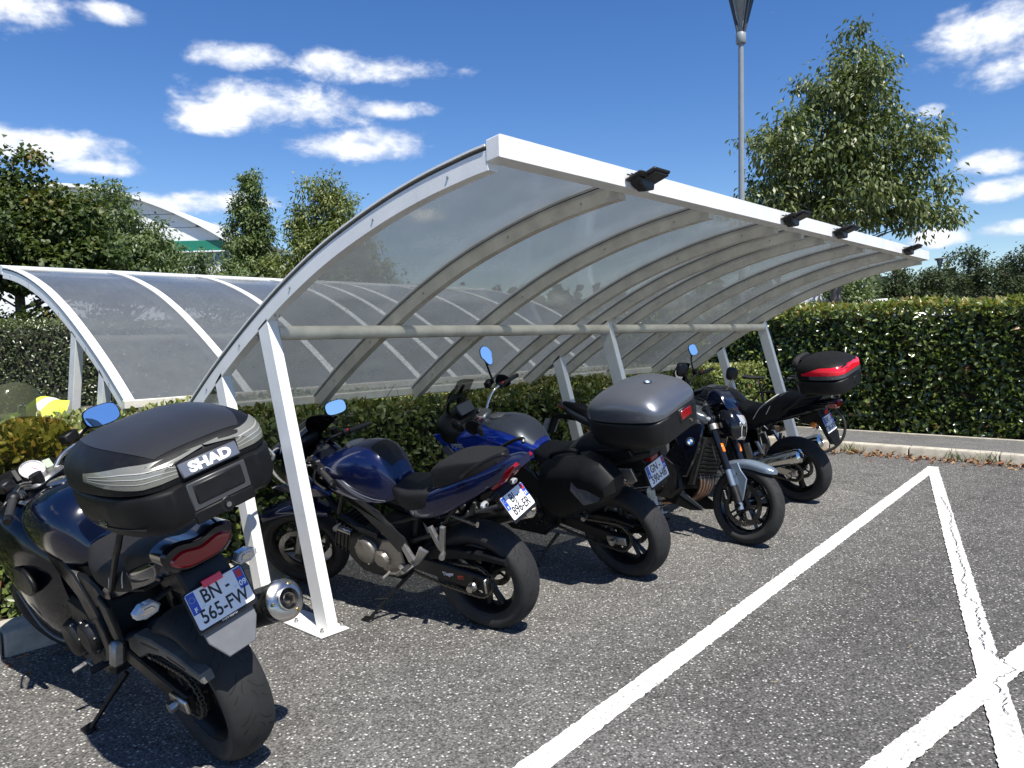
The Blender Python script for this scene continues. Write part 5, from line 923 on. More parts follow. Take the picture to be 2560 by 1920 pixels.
# ================================================================== 2: navy half-faired bike
def bike_two():
    r = bike('motorcycle', 'dark blue half-faired sports motorcycle right of the nearest white posts', 3.046, 2.865, 1.73, .258)
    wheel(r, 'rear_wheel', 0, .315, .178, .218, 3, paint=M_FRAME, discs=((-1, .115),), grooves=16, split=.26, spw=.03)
    M = steer(1.10, .98, RK, math.radians(24)); wheel(r, 'front_wheel', 1.43, .298, .120, .218, 3, M, M_FRAME, ((1, .15), (-1, .15)), grooves=0, split=.26, spw=.026)
    fork(r, 1.43, .298, RK, .74, M, low=mat('grey_slider', (.20, .20, .20), .35, .8)); MB(M).shell([(1.17, .052, .565, .55, .52, .05, 2.2, 2), (1.28, .068, .618, .585, .545, .062, 2.2, 2), (1.44, .070, .632, .60, .57, .064, 2.2, 2), (1.62, .056, .59, .56, .53, .05, 2.2, 2)], 5, 6).build('front_mudguard', M_NAVY, r)
    swingarm(r, [(.44, .44), (.44, .345), (.02, .275), (-.075, .285), (-.085, .365), (.03, .385)], .118, .032); MB().box((-.083, .120, .325), (.014, .042, .082), .004).build('chain_adjuster', M_SST, r)
    MB().lathe([(.001, .01), (.024, .01), (.028, 0)], (0, .138, .315), (0, 1, 0), 16).build('axle_washer', M_SST, r); text('swingarm_lettering', 'Tiager', .030, M_WHITEP, r, Matrix(((-.995, 0.1, 0, .17), (0, 0, 1, .1189), (.1, .995, 0, .352), (0, 0, 0, 1))), .0003, bold=.0008); text('swingarm_lettering', 'KIT', .030, mat('sticker_red', (.5, .06, .03), .5), r, Matrix(((-.995, 0.1, 0, .085), (0, 0, 1, .1189), (.1, .995, 0, .342), (0, 0, 0, 1))), .0003, bold=.0008)
    chain(r, 0, .315, .52, .36, .088, rr=.092)
    MB().prism([(.30, .465), (.27, .50), (.10, .515), (-.05, .512), (-.225, .492), (-.23, .462), (-.10, .470), (.06, .462), (.20, .435), (.28, .425)], .062, .120, .006).build('chain_guard', M_PLASTG, r)
    engine(r, [(.46, .34), (.52, .26), (.80, .27), (.90, .36), (.86, .50), (.70, .56), (.50, .52)], .14, ((.715, .435, .078, 1, .152, M_ENGS), (.60, .40, .050, 1, .150, M_ENGS), (.68, .42, .09, -1, .15, M_ENGS)), fins=(.92, .45, .20, .20, .20, 1.2, 7))
    MB().prism([(.44, .33), (.52, .29), (.62, .32), (.64, .44), (.58, .52), (.46, .52)], .135, .152, .008).build('sprocket_cover', M_ENGS, r); MB().tube([(.585, .14, .385), (.585, .175, .385)], [.030, .026], 16).build('oil_cap', M_SST, r); MB().tube([(.46, .15, .37), (.46, .166, .37)], [.022, .02], 14).build('pivot_cap', M_CHROME, r)
    MB().shell([(.56, .10, .33, .30, .265, .08), (.68, .135, .355, .30, .245, .08), (.82, .13, .375, .32, .258, .07), (.90, .09, .345, .315, .285, .05)], 5, 7).build('belly_pan', M_NAVY, r)
    # aluminium truss frame painted black
    for sg in (1, -1):
        f = MB(); f.prism([(1.08, .90), (1.02, .94), (.88, .80), (.72, .70), (.56, .56), (.47, .46), (.38, .48), (.40, .56), (.52, .64), (.66, .80), (.80, .88), (.96, .97)], sg * .125, sg * .158, .008); f.build('frame_spar', M_FRAME, r)
        MB().tube([(1.04, sg * .11, .84), (.88, sg * .14, .64), (.74, sg * .145, .575)], .020, 8).tube([(.88, sg * .142, .65), (.80, sg * .145, .80)], .016, 8).tube([(.74, sg * .145, .575), (.60, sg * .145, .545)], .020, 8).build('truss_tube', M_FRAME, r)
        MB().tube([(.50, sg * .12, .62), (.20, sg * .11, .72), (-.12, sg * .10, .86)], .015, 8).tube([(.46, sg * .12, .50), (.18, sg * .115, .60), (.02, sg * .11, .78)], .014, 8).build('subframe', M_FRAME, r)
        peg(r, [(.40, .53), (.43, .50), (.40, .42), (.37, .39), (.33, .41), (.24, .50), (.30, .52), (.35, .44)], (.375, sg * .155, .395), sg)
        MB().prism([(.19, .66), (.22, .645), (.18, .54), (.155, .50), (.14, .50), (.13, .55), (.10, .66), (.13, .665), (.155, .57)], sg * .135, sg * .158, .004).build('pillion_hanger', M_ALU, r); MB().tube([(.145, sg * .15, .50), (.12, sg * .20, .505)], [.014, .017], 8).build('pillion_peg', M_ALU, r)
    MB().tube([(.82, .14, .53), (.92, .15, .56)], .018, 10).tube([(.90, .15, .57), (.87, .21, .585)], .016, 10).build('engine_mount', M_SST, r)
    TK = [(.44, .085, .870, .825, .765, .07), (.485, .115, .965, .87, .75, .10), (.53, .140, 1.03, .89, .742, .12), (.60, .165, 1.058, .90, .742, .14), (.70, .178, 1.056, .905, .752, .15), (.80, .178, 1.036, .90, .775, .15), (.90, .165, 1.0, .885, .80, .14), (1.01, .125, .955, .875, .825, .10), (1.10, .065, .895, .865, .84, .05)]
    MB().shell(TK, 6, 10).build('fuel_tank', M_NAVY, r); MB().lathe([(.056, -.01), (.058, .004), (.050, .008), (.044, .006), (.001, .007)], (.775, 0, 1.043), (.12, 0, 1), 28).build('fuel_cap', M_SST, r)
    for sg in (1, -1): skinpatch(TK, lambda u: (.475 + .12 * u, 0, .34 * math.sin(pi * (.25 + .6 * u)) ** .7), 'tank_pad', M_PLAST, r, 10, 6, sg)
    for sg in (1, -1): MB().tube([(.93, sg * .160, .90), (.88, sg * .168, .955), (.80, sg * .172, .93), (.70, sg * .182, .845), (.58, sg * .168, .79), (.50, sg * .135, .765)], .0022, 5, sm=5).build('tank_pinstripe', mat('silver_stripe', (.45, .46, .48), .3, .8), r)
    MB().prism([(.915, .895), (.935, .905), (.935, .892), (.95, .88), (.93, .872), (.93, .885)], .152, .164, .001).build('tank_badge', M_CHROME, r)
    MB().shell([(.16, .13, .862, .83, .77, .12, 3, 3), (.24, .15, .862, .82, .745, .13, 3, 3), (.35, .148, .846, .81, .725, .12, 3, 3), (.45, .110, .855, .81, .745, .09, 3, 3), (.50, .06, .862, .83, .78, .05, 3, 3)], 6, 8).build('rider_seat', M_SEAT, r)
    MB().shell([(-.245, .06, 1.052, 1.035, 1.005, .05, 4, 3), (-.17, .10, 1.047, 1.025, .965, .09, 4.5, 3), (-.02, .128, 1.034, 1.0, .92, .12, 4.5, 3), (.10, .132, 1.008, .96, .875, .12, 4.5, 3), (.142, .125, .985, .94, .865, .11, 4.5, 3)], 6, 8).build('pillion_seat', M_SEAT, r)
    MB().shell([(.40, .10, .735, .71, .675, .09, 4, 3), (.30, .135, .80, .735, .675, .11, 4, 3), (.16, .142, .87, .79, .70, .11, 4, 3), (.0, .138, .93, .86, .775, .10, 4, 3), (-.16, .118, .985, .93, .865, .08, 4, 3), (-.30, .085, 1.035, .99, .95, .06, 4, 3), (-.375, .05, 1.045, 1.025, 1.0, .04, 4, 3)], 6, 8).build('tail_cowl', M_NAVY, r)
    for sg in (1, -1): MB().tube([(-.06, sg * .132, .955), (-.12, sg * .140, 1.0), (-.22, sg * .135, 1.055), (-.31, sg * .105, 1.088), (-.325, sg * .08, 1.075)], .010, 8, sm=5).build('grab_rail', M_FRAME, r)
    for sg in (1, -1): MB().prism([(-.372, 1.018), (-.36, 1.032), (-.27, .965), (-.19, .882), (-.215, .875), (-.30, .935)], sg * .012, sg * .088, .006).build('tail_light', M_RED, r)
    MB().prism([(-.10, .83), (-.18, .87), (-.225, .84), (-.295, .72), (-.28, .715), (-.19, .80), (-.10, .78)], -.06, .06, .006).build('plate_hanger', M_PLAST, r)
    plate(r, (-.288, 0, .785), .55, ('BJ -', '896-ER'), '31')
    indicator(r, (-.20, .06, .845), (-.18, .13, .825), M_CLEAR, .020, True); indicator(r, (-.20, -.06, .845), (-.18, -.13, .825), M_CLEAR, .020, True)
    P0, P1 = np.array((.34, -.165, .46)), np.array((-.235, -.175, .665)); d = (P1 - P0) / np.linalg.norm(P1 - P0)
    ex = MB().tube([P0, P0 + d * .05, P1 - d * .03, P1], [.035, .056, .060, .058], 24).build('exhaust', mat('exhaust_titan', (.16, .15, .14), .35, .9, var=.15), r); MB().lathe([(.062, -.03), (.064, .0), (.050, .012), (.036, .014), (.034, -.02)], tuple(P1), tuple(d), 28).build('exhaust_cap', M_SST, ex); MB().lathe([(.001, 0), (.036, 0)], tuple(P1 - d * .008), tuple(d), 20).build('exhaust_bore', M_INK, ex); MB().tube([(.70, -.12, .28), (.5, -.16, .30), tuple(P0)], .024, 10, sm=4).build('exhaust_header', M_SST, r)
    MB().prism([(-.06, .64), (-.02, .76), (-.07, .76), (-.12, .66)], -.15, -.135, .004).build('exhaust_bracket', M_ALU, r); MB().tube([(.06, .12, .72), (-.10, .15, .705), (-.12, .15, .705)], [.008, .008, .016], 8).build('luggage_hook', M_SST, r)
    # half fairing
    FS = [(.98, .165, .86, .80, .74, .13), (1.10, .205, .96, .87, .765, .15), (1.22, .215, 1.05, .93, .785, .15), (1.34, .185, 1.05, .94, .79, .12), (1.45, .125, .98, .90, .785, .08), (1.52, .05, .89, .85, .80, .03)]
    mb = MB().shell(FS, 6, 9); mb.f = [f for f in mb.f if not (len(f) < 6 and (lambda c: c.z > .955 and c.x < 1.26)(sum((mb.v[i] for i in f), Vector()) / len(f))) and len(f) < 6]; mb.build('fairing', M_NAVYD, r)
    G = []
    for i in range(7):
        t = i / 6; G.append([(1.40 - .30 * t - .15 * v * v * (1 - .3 * t), v * (.175 - .05 * t), 1.03 + .155 * t - .035 * v * v) for v in np.linspace(-1, 1, 13)])
    MB().grid(G, thick=.004).build('windscreen', M_DSCREEN, r); MB().box((1.19, 0, 1.03), (.05, .20, .085), .02, Matrix.Rotation(-.5, 3, 'Y')).build('dash', M_PLAST, r)
    for sg in (1, -1): MB().prism([(1.36, .79), (1.20, .83), (.93, .83), (.86, .79), (1.0, .765), (1.20, .77)], sg * .17, sg * .200, .008, sm=2).build('side_fairing', M_NAVY, r)
    for sg in (1, -1): grip_set(r, [(1.09, sg * .105, .965), (1.06, sg * .15, .972)], (.90, sg * .325, .935), M, sg, red=sg < 0, tank=sg < 0)
    MB(M).tube([(1.08, 0, .99), (1.08, 0, 1.015)], .022, 14).build('ignition_lock', M_SST, r)
    mirror(r, (1.30, -.17, 1.03), (1.28, -.26, 1.09), (1.23, -.335, 1.125), .072, .046, None, yaw=-.42, pitch=.26, shape='round'); mirror(r, (1.30, .17, 1.03), (1.28, .26, 1.09), (1.23, .335, 1.125), .070, .044, None, yaw=.1, pitch=.2)
    stand(r, (.46, .10, .30), (.655, .30, .062)); MB().tube([(.40, .165, .40), (.50, .175, .33), (.56, .178, .325)], .006, 6).tube([(.56, .165, .325), (.56, .225, .32)], .009, 8).build('gear_lever', M_ALU, r)
    MB().tube([(.40, .08, .50), (.36, .02, .74)], .030, 14).build('shock', M_FRAME, r)
    return r
# ================================================================== 3: blue crossover with panniers
def bike_three():
    r = bike('motorcycle', 'bright blue motorcycle with grey side panniers and top case in the middle of the row', 4.28, 2.745, math.radians(88.5), .28)
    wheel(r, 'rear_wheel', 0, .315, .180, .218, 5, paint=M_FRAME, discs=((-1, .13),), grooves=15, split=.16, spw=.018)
    M = steer(1.14, 1.02, RK, math.radians(24)); wheel(r, 'front_wheel', 1.52, .300, .120, .218, 5, M, M_FRAME, ((1, .16), (-1, .16)), split=.16)
    fork(r, 1.52, .30, RK, .84, M, usd=True, low=M_FRAME, ru=.027, rl=.024); MB(M).shell([(1.24, .052, .565, .55, .52, .05, 2.2, 2), (1.36, .068, .618, .585, .545, .062, 2.2, 2), (1.54, .070, .632, .60, .57, .064, 2.2, 2), (1.72, .056, .59, .56, .53, .05, 2.2, 2)], 5, 6).build('front_mudguard', M_BLUE, r)
    swingarm(r, [(.50, .44), (.50, .36), (.02, .275), (-.08, .285), (-.08, .345), (.06, .365)], .120, .032); MB().box((-.01, .126, .315), (.15, .014, .056), .006).build('chain_adjuster', M_ALU, r); chain(r, 0, .315, .58, .37, .088, rr=.098)
    MB().prism([(.20, .455), (.12, .478), (-.02, .472), (-.16, .445), (-.16, .425), (-.02, .445), (.14, .435)], .066, .118, .005).build('chain_guard', M_PLAST, r)
    engine(r, [(.54, .32), (.60, .25), (.92, .25), (1.02, .34), (.98, .52), (.80, .60), (.58, .56)], .16, ((.80, .40, .09, 1, .17, M_ENG), (.62, .42, .06, 1, .165, M_PLAST)), fins=(.98, .58, .24, .30, .22, .4, 6))
    for sg in (1, -1):
        MB().prism([(.46, .36), (.54, .36), (.64, .60), (1.04, .84), (1.12, .92), (1.06, .98), (.58, .74), (.48, .62)], sg * .12, sg * .152, .008).build('frame_spar', M_FRAME, r); MB().prism([(.54, .70), (.30, .80), (-.10, .90), (-.26, .93), (-.24, .97), (.1, .95), (.5, .80)], sg * .09, sg * .13, .006).build('tail_panel', M_PLAST, r)
        peg(r, [(.42, .56), (.46, .54), (.46, .42), (.50, .36), (.46, .34), (.40, .40)], (.46, sg * .155, .37), sg, M_FRAME); MB().prism([(.30, .64), (.34, .66), (.22, .50), (.16, .47), (.14, .49)], sg * .14, sg * .158, .004).build('pillion_hanger', M_FRAME, r); MB().tube([(.17, sg * .15, .485), (.15, sg * .225, .49)], [.013, .016], 8).build('pillion_peg', M_ALU, r)
        MB().prism([(-.12, .83), (-.22, .84), (-.25, .76), (-.20, .73), (-.15, .77)], sg * .10, sg * .118, .004).build('pannier_bracket', M_ALU, r)
    TK = [(.56, .08, .905, .87, .82, .06), (.62, .125, .965, .90, .80, .09), (.70, .165, 1.035, .93, .78, .12), (.82, .195, 1.072, .95, .77, .14), (.96, .205, 1.072, .955, .77, .15), (1.10, .20, 1.045, .945, .77, .15), (1.26, .18, 1.00, .92, .77, .13), (1.40, .13, .965, .90, .79, .09), (1.50, .06, .925, .885, .82, .04)]
    MB().shell(TK, 6, 11).build('fuel_tank', M_BLUE, r)
    for sg in (1, -1): skinpatch(TK, lambda u: (.585 + .46 * u, 0, .62 - .14 * u - .45 * max(0, u - .6)), 'tank_cover', M_GUN, r, 18, 10, sg, .003)
    for sg in (1, -1): MB().prism([(.74, .955), (1.00, 1.005), (1.20, .965), (1.02, .985)], sg * .19, sg * .2055, .001).build('tank_crease', M_BLUE, r)
    MB().lathe([(.056, -.01), (.060, .004), (.052, .010), (.046, .007), (.001, .009)], (.955, 0, 1.077), (.02, 0, 1), 28).build('fuel_cap', M_ALU, r)
    text('side_lettering', 'F900', .050, mat('lettering_silver', (.55, .57, .62), .3, .5), r, Matrix(((-1, .25, .12, 1.235), (-.10, 0, .99, .196), (.06, .97, .1, .895), (0, 0, 0, 1))), .0015, sx=1.2, bold=.001); roundel(r, (1.18, .190, .825), (.10, 1, -.25), .030)
    for sg in (1, -1): MB().prism([(1.50, .96), (1.44, .90), (1.30, .76), (1.17, .62), (1.12, .62), (1.18, .76), (1.30, .90), (1.40, .985)], sg * .165, sg * .190, .008).build('side_fairing', M_BLUE if sg else M_PLAST, r); MB().prism([(1.42, .86), (1.16, .56), (1.12, .56), (1.14, .66), (1.34, .90)], sg * .193, sg * .203, .004).build('fairing_trim', M_PGREY, r)
    FS = [(1.18, .15, 1.02, .96, .88, .12), (1.30, .20, 1.08, .98, .86, .14), (1.42, .185, 1.10, .99, .85, .12), (1.54, .12, 1.05, .96, .86, .08), (1.62, .05, .96, .92, .87, .03)]
    MB().shell(FS, 6, 8).build('nose_fairing', M_PLAST, r)
    G = []
    for i in range(6):
        t = i / 5; G.append([(1.46 - .20 * t - .06 * v * v, v * (.12 - .035 * t), 1.14 + .20 * t - .02 * v * v) for v in np.linspace(-1, 1, 11)])
    MB().grid(G, thick=.004).build('windscreen', M_SMOKE, r); MB().tube([(1.44, .05, 1.06), (1.36, .06, 1.22), (1.29, .05, 1.28)], .012, 6, sm=3).tube([(1.44, -.05, 1.06), (1.36, -.06, 1.22), (1.29, -.05, 1.28)], .012, 6, sm=3).box((1.36, 0, 1.20), (.02, .16, .03), .004).build('screen_bracket', M_PLAST, r)
    MB().box((1.27, .01, 1.125), (.024, .165, .105), .010, Matrix.Rotation(.45, 3, 'Y')).build('display', M_PLAST, r); MB().box((1.257, .01, 1.128), (.006, .145, .085), .004, Matrix.Rotation(.45, 3, 'Y')).build('screen', mat('display_glass', (.07, .075, .08), .25), r)
    MB().shell([(-.03, .12, 1.005, .97, .92, .11, 3, 3), (.10, .15, 1.02, .96, .88, .13, 3, 3), (.20, .155, .985, .93, .84, .13, 3, 3), (.32, .155, .905, .87, .80, .12, 3, 3), (.46, .14, .885, .84, .77, .11, 3, 3), (.58, .10, .90, .86, .80, .08, 3, 3), (.64, .06, .945, .91, .86, .05, 3, 3)], 6, 9).build('seat', M_SEAT, r)
    MB().shell([(-.34, .08, 1.02, .99, .95, .07, 3, 3), (-.18, .12, 1.03, .98, .93, .11, 3, 3), (-.02, .125, 1.022, .97, .91, .11, 3, 3)], 5, 7).build('pillion_seat', M_SEAT, r); MB().shell([(.30, .11, .80, .76, .72), (.05, .115, .90, .85, .80), (-.20, .10, .94, .90, .86), (-.34, .06, .96, .93, .90)], 5, 7).build('tail_cowl', M_PLAST, r)
    MB().prism([(-.14, .86), (-.26, .90), (-.30, .84), (-.305, .70), (-.285, .70), (-.26, .80), (-.14, .80)], -.055, .055, .006).build('plate_hanger', M_PLAST, r); plate(r, (-.328, 0, .785), .20, ('GN -', '590-HB'), '31', w=.205, h=.132); MB().prism([(-.04, .865), (.04, .865), (.035, .90), (-.035, .90)], -.33, -.28, .006, plane='yz').build('tail_light', M_RED, r); MB().prism([(-.055, .90), (.055, .90), (.045, .935), (-.045, .935)], -.335, -.26, .012, plane='yz').build('plate_light', M_CLEAR, r)
    # handlebar: silver riser bar, wide
    for sg in (1, -1): grip_set(r, [(1.10, sg * .05, 1.075), (1.08, sg * .13, 1.13), (1.04, sg * .22, 1.17)], (.95, sg * .405, 1.155), M, sg, red=True, m_bar=M_CHROME)
    MB(M).box((1.10, 0, 1.07), (.08, .14, .05), .012).build('bar_clamp', M_ALU, r); MB(M).box((1.10, -.24, 1.205), (.05, .07, .05), .008).build('brake_reservoir', M_PLAST, r)
    mirror(r, (1.06, -.25, 1.20), (1.07, -.26, 1.32), (1.05, -.27, 1.42), .045, .078, M, yaw=-.80, pitch=.38, shape='tear'); mirror(r, (1.06, .25, 1.19), (1.12, .27, 1.18), (1.16, .285, 1.17), .05, .05, M, yaw=.9, pitch=.3, roll=1.2)
    for sg in (1, -1): MB(M).prism([(.97, 1.13), (1.05, 1.11), (1.09, 1.16), (1.05, 1.22), (.98, 1.2)], sg * .335, sg * .345, .003, sm=3).build('hand_guard', M_PLAST, r)
    # panniers
    def pannier(sg):
        A = .195; o = [(.365, .80), (.33, .90), (.22, .945), (-.02, .985), (-.14, .95), (-.225, .86), (-.225, .775), (-.18, .715), (.20, .535), (.30, .56), (.375, .655)]
        def ring(d, top, y):
            c = np.array((.08, .76)); q = [np.array(p) for p in inset(o, d)]; return [(p[0], sg * y, p[1] - top * max(0, (p[1] - .72) / .27)) for p in q]
        def loft(layers, name, m, par):
            mb = MB(); k = len(o); vs = [p for L_ in layers for p in ring(*L_)]; n = len(layers); F = [(i * k + j, i * k + (j + 1) % k, (i + 1) * k + (j + 1) % k, (i + 1) * k + j) for i in range(n - 1) for j in range(k)] + [tuple(range(k))[::-1], tuple(range((n - 1) * k, n * k))]
            return mb.add(vs, F if sg < 0 else [f[::-1] for f in F]).build(name, m, par, 24)
        b = loft([(.03, 0, A), (.0, 0, A + .02), (0, 0, A + .098), (.004, 0, A + .101)], 'pannier', M_PLASTG, r); loft([(.004, 0, A + .104), (.0, 0, A + .107), (.006, .012, A + .130), (.022, .045, A + .165), (.038, .07, A + .182), (.055, .085, A + .186)], 'pannier_lid', M_PLASTG if sg > 0 else M_GUN, b)
        gp = [(.035, .885), (-.085, .890), (-.160, .825), (-.168, .77), (-.14, .735), (-.03, .70), (.055, .79)]; mb = MB(); k = len(gp); vs = [(x, sg * (A + .200 - max(0, z - .80) * .30 - max(0, -.09 - x) * .20), z) for x, z in gp]; vs += [(x, y_ - sg * .04, z) for x, y_, z in vs]; F = [tuple(range(k))] + [(j, j + k, (j + 1) % k + k, (j + 1) % k) for j in range(k)]; mb.add(vs, F if sg < 0 else [f[::-1] for f in F]).build('grey_panel', M_GUN, b, 20)
        MB().tube([(.30, sg * (A + .05), .925), (.26, sg * (A + .055), .955), (.12, sg * (A + .055), .99), (.05, sg * (A + .05), .985)], .014, 8, sm=4).build('pannier_handle', M_PLAST, b); return b
    pannier(1); pannier(-1)
    MB().tube([(.40, -.20, .34), (.15, -.205, .44), (-.10, -.215, .50)], [.04, .052, .05], 20, sm=3).build('exhaust', M_SST, r)
    LO = [(-.560, .150, 1.205, 1.17, 1.065, .12, 6, 3), (-.535, .215, 1.207, 1.17, 1.05, .17, 6, 3), (-.46, .248, 1.207, 1.17, 1.038, .20, 6, 3), (-.28, .262, 1.205, 1.17, 1.03, .21, 6, 3), (-.12, .245, 1.203, 1.17, 1.035, .20, 6, 3), (-.02, .18, 1.20, 1.17, 1.06, .14, 6, 3), (.015, .11, 1.198, 1.17, 1.09, .09, 6, 3)]
    UP = [(-.556, .156, 1.245, 1.222, 1.209, .155, 3.4, 4), (-.53, .220, 1.292, 1.224, 1.210, .22, 3.2, 4), (-.45, .253, 1.348, 1.224, 1.210, .252, 3.2, 4), (-.28, .267, 1.375, 1.222, 1.208, .266, 3.2, 4), (-.12, .25, 1.345, 1.218, 1.206, .249, 3, 4), (-.025, .188, 1.285, 1.214, 1.204, .187, 2.8, 4), (.012, .118, 1.24, 1.210, 1.202, .117, 2.6, 4)]
    tc = topcase(r, LO, UP, M_PLAST, M_GUN, 9); MB(T(-.564, -.05, 1.165)).box((0, 0, 0), (.012, .115, .055), .005).build('reflector', M_RED, tc); MB(T(-.560, -.05, 1.165)).box((0, 0, 0), (.012, .145, .08), .006).build('reflector_frame', M_PLAST, tc); MB().tube([(-.555, -.10, 1.10), (-.566, -.10, 1.10)], .010, 12).build('lock', M_SST, tc); roundel(tc, (-.37, 0, 1.366), (-.16, 0, 1), .026)
    MB().box((-.22, 0, 1.022), (.34, .20, .024), .006).build('rack_plate', M_PLAST, r); stand(r, (.50, .11, .27), (.60, .295, .065))
    return r
# ================================================================== 4: naked bike parked nose out
def bike_four():
    r = bike('motorcycle', 'black and grey naked motorcycle parked with its front wheel towards us', 5.47, 3.975, math.radians(-93.5), .14)
    wheel(r, 'rear_wheel', 0, .315, .180, .218, 5, paint=M_FRAME, discs=((-1, .13),), split=.16)
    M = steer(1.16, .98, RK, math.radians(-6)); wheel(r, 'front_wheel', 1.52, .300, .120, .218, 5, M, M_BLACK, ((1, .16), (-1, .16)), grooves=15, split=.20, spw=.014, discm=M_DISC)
    GOLDF = mat('fork_black_gloss', (.012, .012, .013), .12, .4, coat=.6); fork(r, 1.52, .30, RK, .80, M, dy=.105, up=GOLDF, low=M_GREYBLUE, ru=.029, rl=.0235, low_len=.30)
    ax = np.array((-math.sin(RK), 0, math.cos(RK)))
    for sg in (1, -1):
        a = np.array((1.52, sg * .105, .30)); MB(M).tube([a + ax * .02, a + ax * .15], .031, 14).build('fork_foot', M_ENG, r); b = a + ax * .46; MB(M).box(tuple(b + np.array((.030, sg * .004, 0))), (.012, .03, .07), .004, Matrix.Rotation(-RK, 3, 'Y')).build('side_reflector', M_AMBER, r); MB(M).tube([a + ax * .60, a + ax * .645], .040, 16).build('fork_clamp', M_ALU, r)
        c = np.array((1.52 - .115, sg * .085, .365)); MB(M).prism([(c[0] - .03, c[2] - .065), (c[0] + .02, c[2] - .07), (c[0] + .04, c[2]), (c[0] + .02, c[2] + .07), (c[0] - .03, c[2] + .06)], sg * .062, sg * .125, .012).build('brake_caliper', M_PLAST, r); text('caliper_lettering', 'brembo', .022, M_WHITEP, r, M @ Matrix(((0.35, -.93, 0, c[0]), (0, 0, sg, sg * .1255), (.93 * -1, -.35 * 1, 0, c[2]), (0, 0, 0, 1))) if sg < 0 else M @ T(c[0], .1255, c[2]) @ rotm(-pi / 2, 'X') @ rotm(pi / 2, 'Z'), .0005); MB(M).tube([a + ax * .62 + np.array((-.02, 0, 0)), a + ax * .40 + np.array((-.06, sg * .02, 0)), (c[0] - .01, c[1], c[2] + .07)], .004, 6, sm=4).build('brake_hose', M_RUB, r)
    mg = [(1.30, .055, .578, .56, .535, .05, 2.2, 2), (1.38, .072, .622, .59, .555, .066, 2.2, 2), (1.53, .074, .640, .605, .575, .068, 2.2, 2), (1.68, .062, .612, .58, .553, .056, 2.2, 2), (1.74, .03, .585, .57, .55, .025, 2.2, 2)]
    MB(M).shell(mg, 6, 7).build('front_mudguard', M_GREYBLUE, r)
    for sg in (1, -1): MB(M).prism([(1.345, .585), (1.47, .615), (1.50, .56), (1.555, .50), (1.535, .36), (1.515, .30), (1.485, .32), (1.43, .44), (1.44, .50)], sg * .070, sg * .082, .004).build('mudguard_stay', M_GREYBLUE, r); MB(M).tube([(1.47, sg * .082, .53), (1.47, sg * .088, .53)], .007, 8).tube([(1.50, sg * .082, .40), (1.50, sg * .088, .40)], .007, 8).build('stay_bolt', M_SST, r)
    swingarm(r, [(.50, .44), (.50, .36), (.02, .275), (-.06, .285), (-.06, .345), (.06, .365)], .120, .032); chain(r, 0, .315, .58, .37, .088, rr=.095)
    engine(r, [(.56, .34), (.62, .27), (.94, .27), (1.04, .36), (1.0, .54), (.84, .62), (.60, .58)], .165, ((.80, .42, .095, -1, .172, M_ENG), (.62, .46, .05, -1, .17, M_ENG), (.80, .42, .09, 1, .17, M_ENG)), fins=(1.0, .60, .24, .32, .24, .4, 6))
    for sg in (1, -1):
        MB().prism([(.46, .36), (.54, .36), (.66, .62), (1.06, .86), (1.14, .94), (1.08, 1.0), (.60, .76), (.48, .62)], sg * .12, sg * .155, .008).build('frame_spar', M_FRAME, r)
        MB().prism([(1.16, .92), (1.22, .86), (1.20, .74), (1.16, .60), (1.10, .46), (1.06, .46), (1.06, .62), (.98, .74), (.86, .84), (.90, .90), (1.06, .88)], sg * .17, sg * .208, .010).build('radiator_shroud', M_BLACK, r); roundel(r, (1.115, sg * .2085, .735), (.15, sg, .05), .035)
        MB().prism([(.74, .34), (.76, .42), (.92, .36), (1.05, .30), (1.20, .235), (1.22, .215), (1.10, .20), (.90, .235)], sg * .10, sg * .125, .008).build('belly_pan', M_PLAST, r); MB().prism([(.92, .395), (.96, .40), (1.10, .30), (1.22, .235), (1.20, .222), (.98, .315)], sg * .126, sg * .132, .003).build('belly_trim', M_DGREY, r); peg(r, [(.42, .56), (.46, .54), (.46, .42), (.50, .36), (.46, .34), (.40, .40)], (.46, sg * .155, .37), sg)
    MB().prism([(1.08, .40), (1.14, .40), (1.22, .78), (1.16, .78)], -.16, .16, .01).build('radiator', M_ENG, r); f = MB(); [f.box((1.165 + .006 * k, 0, .46 + .032 * k), (.025, .30, .006), .001) for k in range(9)]; f.build('radiator_fins', M_ENG, r)['kind'] = 'stuff'
    for y in (-.09, -.03, .03, .09): MB().tube([(1.06, y, .56), (1.15, y * .9, .46), (1.13, y * .7, .34), (1.0, y * .6, .26), (.8, y * .5, .22)], .020, 10, sm=5).build('header_pipe', M_COPPER, r)
    TK = [(.52, .08, .89, .85, .80, .06), (.58, .125, .965, .89, .79, .09), (.68, .165, 1.045, .93, .79, .12), (.82, .20, 1.085, .95, .79, .14), (.96, .22, 1.08, .955, .81, .16), (1.08, .215, 1.04, .945, .84, .16), (1.18, .17, .985, .925, .87, .13), (1.24, .10, .945, .91, .88, .08)]
    MB().shell(TK, 6, 10).build('fuel_tank', M_DGREY, r); [skinpatch(TK, lambda u: (.60 + .50 * u, 0, .30), 'tank_cover', M_PLAST, r, 14, 6, sg) for sg in (1, -1)]
    for sg in (1, -1): MB().prism([(1.02, .985), (1.06, 1.0), (1.05, .985), (1.10, .995), (1.055, .962), (1.06, .978)], sg * .205, sg * .2235, .001).build('yellow_decal', mat('decal_yellow', (.85, .72, .02), .5), r); MB().prism([(.92, .93), (1.12, .93), (1.20, .88), (1.06, .86), (.96, .88)], sg * .205, sg * .222, .006).build('tank_side_panel', M_DGREY, r)
